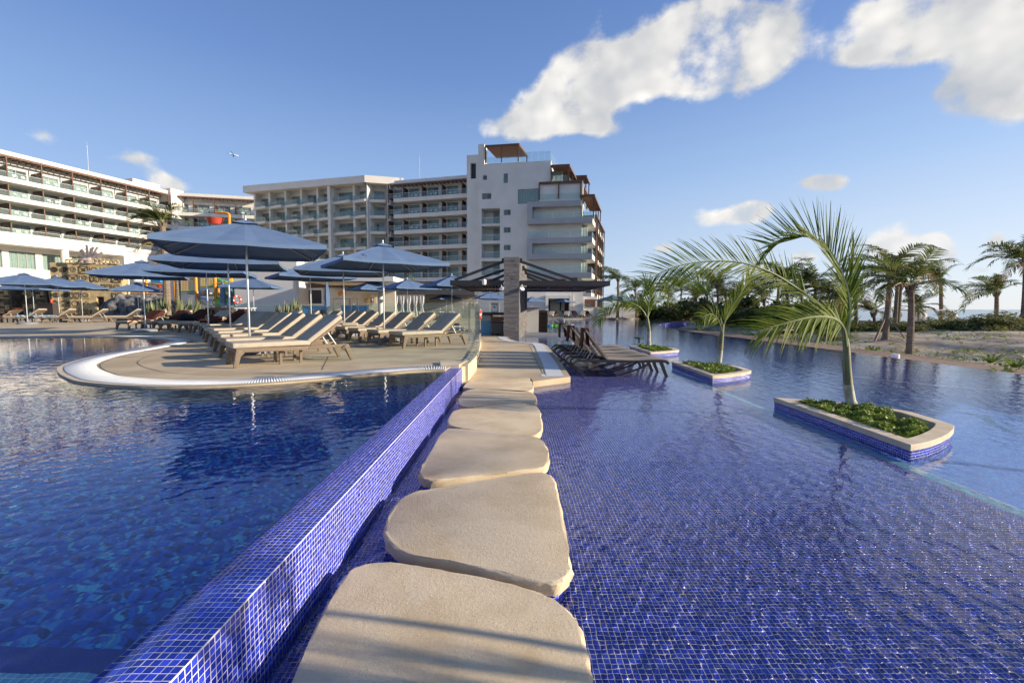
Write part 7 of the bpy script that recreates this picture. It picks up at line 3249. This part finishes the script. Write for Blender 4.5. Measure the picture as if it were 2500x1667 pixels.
YRU = 45.0
p0, p1 = at_Y(*r7(622, 160), YRU), at_Y(*r7(1118, 200), YRU + 1)
RW_ = (p1 - p0).to_2d().length
ang = math.atan2(p1.y - p0.y, p1.x - p0.x)
HR = p0.z
ru = thing('carved_ruin', 'tall tan carved stone temple front with faces, spirals and ring frieze', 'ruin', (p0.x, p0.y, 0), ang)
b = MB()
dw0, dw1 = RW_ * 0.50, RW_ * 0.645
dz = at_Y(*r7(900, 470), YRU).z
b.box(0, dw0, 0, 1.2, 0, dz)
b.box(dw1, RW_, 0, 1.2, 0, dz)
b.box(0, RW_, 0, 1.2, dz, HR)
b.box(-1.6, -0.003, 0.25, 2.5, 0, HR + 0.05)
b.build('wall', M['carved'], ru)
b = MB()
b.box(dw0, dw1, 0.5, 0.6, 0, dz)
b.build('doorway', M['room'], ru)
rs = random.Random(21)
cols, rows = 5, 6
cw, chh = RW_ / cols, (HR - 0.3) / rows
kinds = [['glyph', 'face', 'steps', None, 'steps'], ['ring', 'steps', None, None, 'glyph'], ['face', 'spiral', 'face', 'spiral', 'face'], ['spiral', 'face', 'eye', 'face', 'spiral'], ['frame', 'spiral', 'face', 'spiral', 'frame'], ['spiral', 'frame', 'ring', 'spiral', 'glyph']]
for r in range(rows):
    for c in range(cols):
        k = kinds[r][c]
        if not k or (dw0 - cw < c * cw < dw1 and r * chh < dz - 0.1):
            continue
        b = MB()
        relief(b, c * cw + 0.04, 0.1 + r * chh, cw - 0.08, chh - 0.06, k, rs, -0.03, 0.055)
        b.build('carving', M['carvedd'], ru)
        b = MB()
        b.box(c * cw + 0.10, (c + 1) * cw - 0.10, -0.05, -0.004, 0.16 + r * chh, r * chh + chh - 0.04)
        b.build('panel', M['carved'], ru)
for c in range(3):
    for r in range(6):
        b = MB()
        b.X = Matrix.Translation((-1.6, 0.25, 0))
        relief(b, 0.05 + (c % 2) * 0.75, 0.1 + r * chh, 0.7, chh - 0.1, rs.choice(('spiral', 'glyph', 'frame', 'ring')), rs, -0.03, 0.06) if c < 2 else None
        if c < 2:
            b.build('carving', M['carvedd'], ru)
for k in range(12):
    a = k / 11
    x = RW_ * (0.02 + 0.92 * a)
    zc = HR + 0.16 + 0.10 * math.sin(a * PI)
    b = MB()
    n = 14
    pts = [(x + 0.17 * math.cos(t * 2 * PI / n), -0.06, zc + 0.17 * math.sin(t * 2 * PI / n)) for t in range(n + 1)]
    b.tube(pts, 0.085, 6)
    b.build('stone_ring', M['carved'], ru)
# feathered headdress
p = at_Y(*r7(790, 150), YRU)
hd = thing('headdress', 'grey feathered serpent headdress sculpture on top of the carved ruin', 'sculpture', (p.x, YRU + 0.5, HR))
b = MB()
b.lathe([(0.42, 0), (0.36, 0.3), (0.30, 0.45), (0.15, 0.6), (0, 0.62)], 12)
b.tube(smoothline([(0.1, -.2, .3), (-.3, -.35, .35), (-.5, -.4, .1)], 4), [.16] * 9, 8)
b.build('head', M['feather'], hd, smooth=True)
for k in range(23):
    a = R(-25) + k * R(10.5)
    l = 1.05 + 0.25 * math.sin(k * 1.7)
    b = MB()
    b.bar((0.15 * math.cos(a), 0, 0.4 + 0.1 * math.sin(a)), (l * math.cos(a), 0.1 * (k % 3), 0.55 + l * math.sin(a)), 0.12, 0.03, (0, 1, 0), 0.24, 0.02)
    b.build('feather', M['feather'], hd)
# lower ruin wall at the far left
pl0, pl1 = at_Y(-140, 700, 47), at_Y(143, 700, 47)
lr = thing('ruin_wall', 'low dark carved ruin wall under the far left umbrellas', 'ruin', (pl0.x, 47, 0))
Lr = pl1.x - pl0.x
HL = at_Y(60, 702, 47).z
X0 = lambda px: at_Y(px, 720, 47).x - pl0.x
b = MB()
segs = [(0, X0(12), 0.0), (X0(17), X0(51), -0.9), (X0(51), X0(112), 0.1), (X0(128), X0(145), -0.3)]
for a, c, y in segs:
    b.box(a, c, y, 1.4, 0, HL)
b.box(X0(12), Lr, 0.3, 1.4, HL - 0.35, HL + 0.1)
b.box(X0(112), X0(128), 0.9, 1.4, 0, HL - 0.4)
b.build('wall', M['carvedd'], lr)
for a, c, y in segs:
    n = max(1, int((c - a) / 1.2))
    for k in range(n):
        for r in range(2):
            b = MB()
            relief(b, a + k * (c - a) / n + 0.05, 0.1 + r * HL / 2, (c - a) / n - 0.1, HL / 2 - 0.15, rs.choice(('face', 'glyph', 'frame', 'spiral')), rs, y - 0.04, 0.07)
            b.build('carving', M['carved'], lr)
b = MB()
b.box(X0(113), X0(127), 0.85, 0.89, HL * 0.35, HL * 0.78)
b.build('opening', M['room'], lr)
for k in range(6):
    b = MB()
    x = X0(112) + k * (X0(135) - X0(112)) / 6
    b.box(x, x + 0.22, -0.35, -0.30, 0, HL * 0.33)
    b.build('gate_board', M['brown'], lr)
boxpx(340, 530, 485, 560, 46, .6, 'dark_bench', 'long dark low bench in front of the low ruin wall', 'bench', 'wickerdark', src=False) if False else None
p, q = at_Y(*r7(340, 562), 40), at_Y(*r7(485, 530), 40)
b = MB()
b.box(0, q.x - p.x, 0, 0.6, 0, q.z)
b.box(0, q.x - p.x, -0.05, 0.0, q.z - 0.1, q.z)
tag(b.build('serving_counter', M['wickerdark'], loc=(p.x, 40, 0)), 'dark brown serving counter before the low ruin wall', 'counter')
qq_ = q
p = at_Y(*r7(478, 545), 40.3)
b = MB()
b.lathe([(0.09, 0), (0.10, 0.02), (0.10, 0.24), (0.06, 0.34), (0, 0.36)], 12)
tag(b.build('red_bin', M['red'], loc=(p.x, 40.3, q.z), smooth=True), 'small red dispenser standing on the dark serving counter', 'dispenser')


# ------------------------------------------------------------------ lava rocks
def rock_mesh(seed):
    rs = np.random.RandomState(seed)
    n, m = 26, 16
    th = np.linspace(0, 2 * PI, n, endpoint=False)
    ph = np.linspace(0.02, PI - 0.02, m)
    T_, P_ = np.meshgrid(th, ph)
    d = np.stack([np.cos(T_) * np.sin(P_), np.sin(T_) * np.sin(P_), np.cos(P_)], -1)
    r = np.ones(d.shape[:2])
    for f, a in ((2, .22), (4.5, .14), (9, .09), (17, .05)):
        k = rs.normal(size=(4, 3)) * f
        r += a * sum(np.abs(np.sin(d @ kk + rs.rand() * 6)) - 0.6 for kk in k) / 2
    v = d * r[..., None]
    i = np.arange(n * m).reshape(m, n)
    q = np.stack([i[:-1], i[1:], np.roll(i, -1, 1)[1:], np.roll(i, -1, 1)[:-1]], -1).reshape(-1, 4)
    return np_mesh('lava_rock', v.reshape(-1, 3), q, M['rock'])


RM = [rock_mesh(k) for k in range(3)]
for k, (px, s, h, w) in enumerate([(290, 1.3, 1.5, 'leftmost, at the corner of the carved ruin'), (308, 1.5, 1.75, 'second from the ruin corner'), (328, 1.5, 1.8, 'in the middle of the rock bank'), (350, 1.5, 1.65, 'behind the small umbrella pole'), (370, 1.4, 1.7, 'left of the spiky agaves'), (391, 1.4, 1.6, 'right end by the palm trunks')]):
    p = at_Y(px, 740, 42)
    o = link('lava_rock', RM[k % 3], None, (p.x, 42, 0.35), (0, 0, k * 1.3))
    o.scale = (s, 1.2, h)
    tag(o, 'rough black lava boulder, ' + w, 'rock', 'black lava rocks below the slides')

# ------------------------------------------------------------------ water play structure
YS = 44.0


def r1(x, y, Y=YS):
    return at_Y(x * 0.30617, 340 + y * 0.30617, Y)


ps = thing('play_structure', 'orange and yellow water play tower with railings and a blue octagon wheel', 'play structure', (0, 0, 0))


def pipe(pts, r, m, name='pipe', par=None, n=8):
    b = MB()
    b.tube(pts, r, n)
    return b.build(name, M[m], par or ps, smooth=True)


for x, y0 in ((1142, 1100), (1388, 1100), (1560, 1085), (1715, 1100), (1830, 1110)):
    p = r1(x, y0)
    pipe([(p.x, YS, 0), p], 0.13 if x in (1560, 1715) else 0.07, 'orange', 'post')
    p2 = r1(x, y0, YS + 2.5)
    pipe([(p2.x + 0.3, YS + 2.5, 0), p2 + Vector((.3, 0, 0))], 0.09, 'orange', 'post')
for x0, y0, x1, y1 in ((1150, 1110, 1310, 1115), (1150, 1155, 1310, 1160), (1040, 1228, 1310, 1236), (1390, 1112, 1560, 1112), (1570, 1245, 1715, 1245), (1715, 1150, 1880, 1140)):
    pipe([r1(x0, y0), r1(x1, y1)], 0.07, 'orange', 'rail')
a, c = r1(1385, 1232), r1(1575, 1216)
b = MB()
b.box(a.x, c.x, YS, YS + 2.5, a.z, c.z)
b.build('platform', M['grey'], ps)
for k in range(13):
    p, q = r1(1400 + k * 12, 1210), r1(1400 + k * 12, 1118)
    pipe([p, q], 0.03, 'yellow' if k % 3 else 'orange', 'baluster', n=5)
pipe([r1(1390, 1212), r1(1560, 1212)], 0.05, 'green', 'rail')
a, c = r1(1572, 1180), r1(1690, 1106)
b = MB()
b.box(a.x, c.x, YS + 0.5, YS + 2.2, a.z, a.z + 0.12)
b.build('platform', M['green'], ps)
for k in range(9):
    p, q = r1(1578 + k * 13, 1172), r1(1578 + k * 13, 1108)
    pipe([p + Vector((0, .5, 0)), q + Vector((0, .5, 0))], 0.04, 'yellow', 'baluster', n=5)
p = r1(1624, 1220, YS - 0.4)
b = MB()
pts = []
rr = (r1(1666, 1220, YS - .4).x - p.x)
oct_ = [(p.x + rr * math.cos(PI / 8 + k * PI / 4), p.z + rr * 0.8 * math.sin(PI / 8 + k * PI / 4)) for k in range(8)]
vs = [(x, YS - 0.4, z) for x, z in oct_] + [(x, YS - 0.25, z) for x, z in oct_]
b.add(vs, [tuple(range(7, -1, -1)), tuple(range(8, 16))] + [(k, (k + 1) % 8, 8 + (k + 1) % 8, 8 + k) for k in range(8)])
b.build('octagon_wheel', M['skyblue'], ps)
b = MB()
b.lathe([(0.22, 0), (0.22, 0.1), (0, 0.12)], 14)
o = b.build('wheel_hub', M['orange'], ps, loc=(p.x, YS - 0.42, p.z))
o.rotation_euler = (R(90), 0, 0)
for k in range(10):
    p, q = r1(1582 + k * 11, 1310, YS - .8), r1(1582 + k * 11, 1262 + k * 2, YS - .8)
    pipe([p, q], 0.025, 'skyblue', 'baluster', n=5)
pipe([r1(1578, 1258, YS - .8), r1(1690, 1282, YS - .8)], 0.05, 'skyblue', 'rail')
pipe([r1(1570, 1290, YS - .9), r1(1690, 1335, YS - .9)], 0.07, 'orange', 'rail')
a, c = r1(1215, 1140), r1(1290, 1118)
b = MB()
b.box(a.x, c.x, YS - .2, YS + .6, a.z, c.z)
b.build('blue_trough', M['skyblue'], ps)
b = MB()
p = r1(1272, 1178)
b.lathe([(0.12, -0.1), (0.22, 0.15), (0.2, 0.15)], 12)
b.build('small_bucket', M['red'], ps, loc=p)
a, c = r1(1400, 940, YS + 1), r1(1470, 920, YS + 1)
b = MB()
b.bar(r1(1385, 935, YS + 1), r1(1480, 915, YS + 1), 0.3, 0.5)
b.build('canopy', M['green'], ps)
sl_ = thing('water_slide', 'bright green tube water slide winding down beside the white wall', 'water slide', (0, 0, 0))
pts = smoothline([r1(1735, 1140, YS + 1.5), r1(1790, 1165, YS + .5), r1(1845, 1195, YS), r1(1868, 1225, YS + 1), r1(1830, 1250, YS + 2.5), r1(1770, 1275, YS + 2), r1(1740, 1300, YS + 0.5), r1(1790, 1310, YS - .2), r1(1865, 1312, YS - 0.2)], 5)
o = MB()
o.tube(pts, 0.45, 12)
o.build('tube', M['green'], sl_, smooth=True)
for k in (6, 14, 22, 30, 37):
    b = MB()
    d = (pts[k + 1] - pts[k]).normalized()
    b.tube([pts[k] - d * .05, pts[k] + d * .05], 0.50, 12)
    b.build('joint_ring', M['green'], sl_)
tb = thing('tipping_bucket', 'big red tipping bucket under an orange pipe above the largest umbrella', 'bucket', r1(1715, 678, YS + 2))
a, c = r1(1652, 630, YS + 2) - tb.location, r1(1780, 630, YS + 2) - tb.location
hb = a.z
b = MB()
rt = (c.x - a.x) / 2
b.lathe([(rt * 0.72, 0), (rt, hb), (rt * 0.92, hb), (rt * 0.62, 0.15), (0, 0.15)], 18)
b.build('bucket', M['red'], tb, smooth=True)
q0_ = r1(1827, 700, YS + 2) - tb.location
q1_ = r1(1827, 592, YS + 2) - tb.location
q2_ = r1(1718, 585, YS + 2) - tb.location
b = MB()
b.tube(smoothline([q0_, q1_ - Vector((0, 0, .4)), q1_ + Vector((-.15, 0, 0)), q2_], 5), 0.12, 8)
b.tube([q0_, Vector((q0_.x, 0, -tb.location.z))], 0.14, 8)
b.build('pipe', M['orange'], tb, smooth=True)

# ------------------------------------------------------------------ furniture by the pool bar
p = at_Y(*r7(1830, 640), 26)
so = thing('wicker_sofa', 'dark wicker sofa block behind the towelled loungers', 'sofa', (p.x, 26, 0))
b = MB()
b.box(0, 1.6, 0, 0.8, 0.05, 0.42)
addmesh('seat', b, M['wickerdark'], so, 0.03)
b = MB()
b.box(0, 1.6, 0.65, 0.85, 0.42, 1.0)
b.box(0, 0.18, 0, 0.65, 0.42, 0.9)
addmesh('backrest', b, M['wickerdark'], so, 0.03)


def bar_table(px, Y, label):
    p = at_Y(px, 750, Y)
    t = thing('bar_table', label, 'table', (p.x, Y, 0), 0.2)
    b = MB()
    b.box(-.5, .5, -.35, .35, 0.95, 1.0)
    b.build('tabletop', M['lav'], t)
    for sx in (-.42, .42):
        for sy in (-.28, .28):
            b = MB()
            b.bar((sx, sy, 0.95), (sx, sy, 0), .05)
            b.build('leg', M['lav'], t)


bar_table(583, 27.5, 'white bar table below the lifebuoy wall')
bar_table(600, 28.6, 'second white bar table below the lifebuoy wall')
CHP = thing('wicker_chair', 'x', 'chair', (0, 0, 0), 0, 'dark wicker chairs by the pool bar')
b = MB()
b.lathe([(.26, .36), (.30, .40), (.30, .46), (0, .48)], 12)
b.build('seat', M['wickerdark'], CHP)
b = MB()
vs, fs = [], []
for i in range(11):
    a = PI * i / 10
    for z, r in ((.45, .30), (.70, .34), (.88, .33)):
        vs.append((r * math.cos(a), r * math.sin(a), z - (0.15 if i in (0, 10) and z > .8 else 0)))
for i in range(10):
    for j in range(2):
        fs.append((i * 3 + j, (i + 1) * 3 + j, (i + 1) * 3 + j + 1, i * 3 + j + 1))
b.add(vs, fs)
bo = b.build('backrest', M['wickerdark'], CHP)
bo.modifiers.new('thickness', 'SOLIDIFY').thickness = 0.05
for k in range(4):
    b = MB()
    a = PI / 4 + k * PI / 2
    b.bar((.2 * math.cos(a), .2 * math.sin(a), .4), (.26 * math.cos(a), .26 * math.sin(a), 0), .045)
    b.build('leg', M['wickerdark'], CHP)
CL = [(535, 27, 2.4, 'left of the closed umbrella pair'), (556, 26.6, 3.3, 'between sofa and white bar table'), (766, 29.5, 0.4, 'before the left blue counter'), (783, 30, 5.6, 'right of the left blue counter'), (868, 30, 3.0, 'before the right blue counter'), (905, 30, 1.0, 'right of the blue counters')]
for k, (px, Y, rz, lab) in enumerate(CL):
    p = at_Y(px, 760, Y)
    if k == 0:
        CHP.location = (p.x, Y, 0)
        CHP.rotation_euler = (0, 0, rz)
        CHP['label'] = 'dark wicker chair ' + lab
    else:
        dup(CHP, (p.x, Y, 0), rz, 'dark wicker chair ' + lab)

# ------------------------------------------------------------------ beach cabana, path light, aeroplane
def c6(x, y, Y):
    return at_Y(2060 + x * 0.2551, 540 + y * 0.2551, Y)


YC = 40.0
p, q = c6(700, 855, YC), c6(995, 855, YC)
cb = thing('beach_cabana', 'white beach cabana with tied drapes in front of the sea', 'cabana', (p.x, YC, 0))
Wc, zc = q.x - p.x, p.z
g0 = gz(p.x, YC) - 0.2
for sx in (0, Wc):
    for sy in (0, 2.2):
        b = MB()
        b.box(sx - .05, sx + .05, sy - .05, sy + .05, g0, zc)
        b.build('post', M['lav'], cb)
b = MB()
b.box(-.1, Wc + .1, -.1, 2.3, zc, zc + .1)
b.build('roof_frame', M['lav'], cb)
for k, (sx, sy) in enumerate(((0.02, 0.0), (Wc * 0.42, 2.1), (Wc - 0.02, 0.0), (-.35, 2.1))):
    b = MB()
    vs, fs = [], []
    for i in range(9):
        for j in range(9):
            f = j / 8
            wdt = 0.95 * (0.55 + 0.45 * math.sin(PI * (0.2 + 0.75 * f))) if f < .85 else 0.5
            vs.append((sx + (i / 8 - .3) * wdt + 0.25 * math.sin(f * PI), sy - .06 + .05 * math.sin(i * 1.8), zc - f * 0.95))
    for i in range(8):
        for j in range(8):
            a = i * 9 + j
            fs.append((a, a + 1, a + 10, a + 9))
    b.add(vs, fs)
    b.build('drape', M['drape'], cb, smooth=True)
p = at_Y(2186, 874, 15.2)
pl_ = thing('path_light', 'small black path light with white cap at the pool edge', 'path light', (p.x, 15.2, -1.15))
b = MB()
b.lathe([(0.11, 0), (0.11, p.z + 1.13)], 12)
b.build('post', M['black'], pl_)
b = MB()
b.lathe([(0.115, p.z + 1.135), (0.115, p.z + 1.28), (0, p.z + 1.29)], 12)
b.build('cap', M['lav'], pl_)

p = at_Y(570.4, 378.3, 1500)
pn = thing('aeroplane', 'tiny white aeroplane in the blue sky above the hotel', 'aeroplane', p, R(20))
b = MB()
b.tube([(-16, 0, 0.4), (-13, 0, 0), (10, 0, 0), (15, 0, -0.3)], [0.4, 1.9, 1.9, 0.5], 10)
b.build('fuselage', M['lav'], pn)
for s in (-1, 1):
    b = MB()
    b.bar((1, 0, -0.5), (-5, s * 15, 1.5), 5, 0.5, (0, 0, 1), 1.6, .2)
    b.build('wing', M['lav'], pn)
b = MB()
b.bar((-13, 0, 0), (-17, 0, 5.5), 4, 0.4, (0, 1, 0), 2, .2)
b.build('tail', M['skyblue'], pn)
pn.rotation_euler = (R(-25), R(12), R(15))
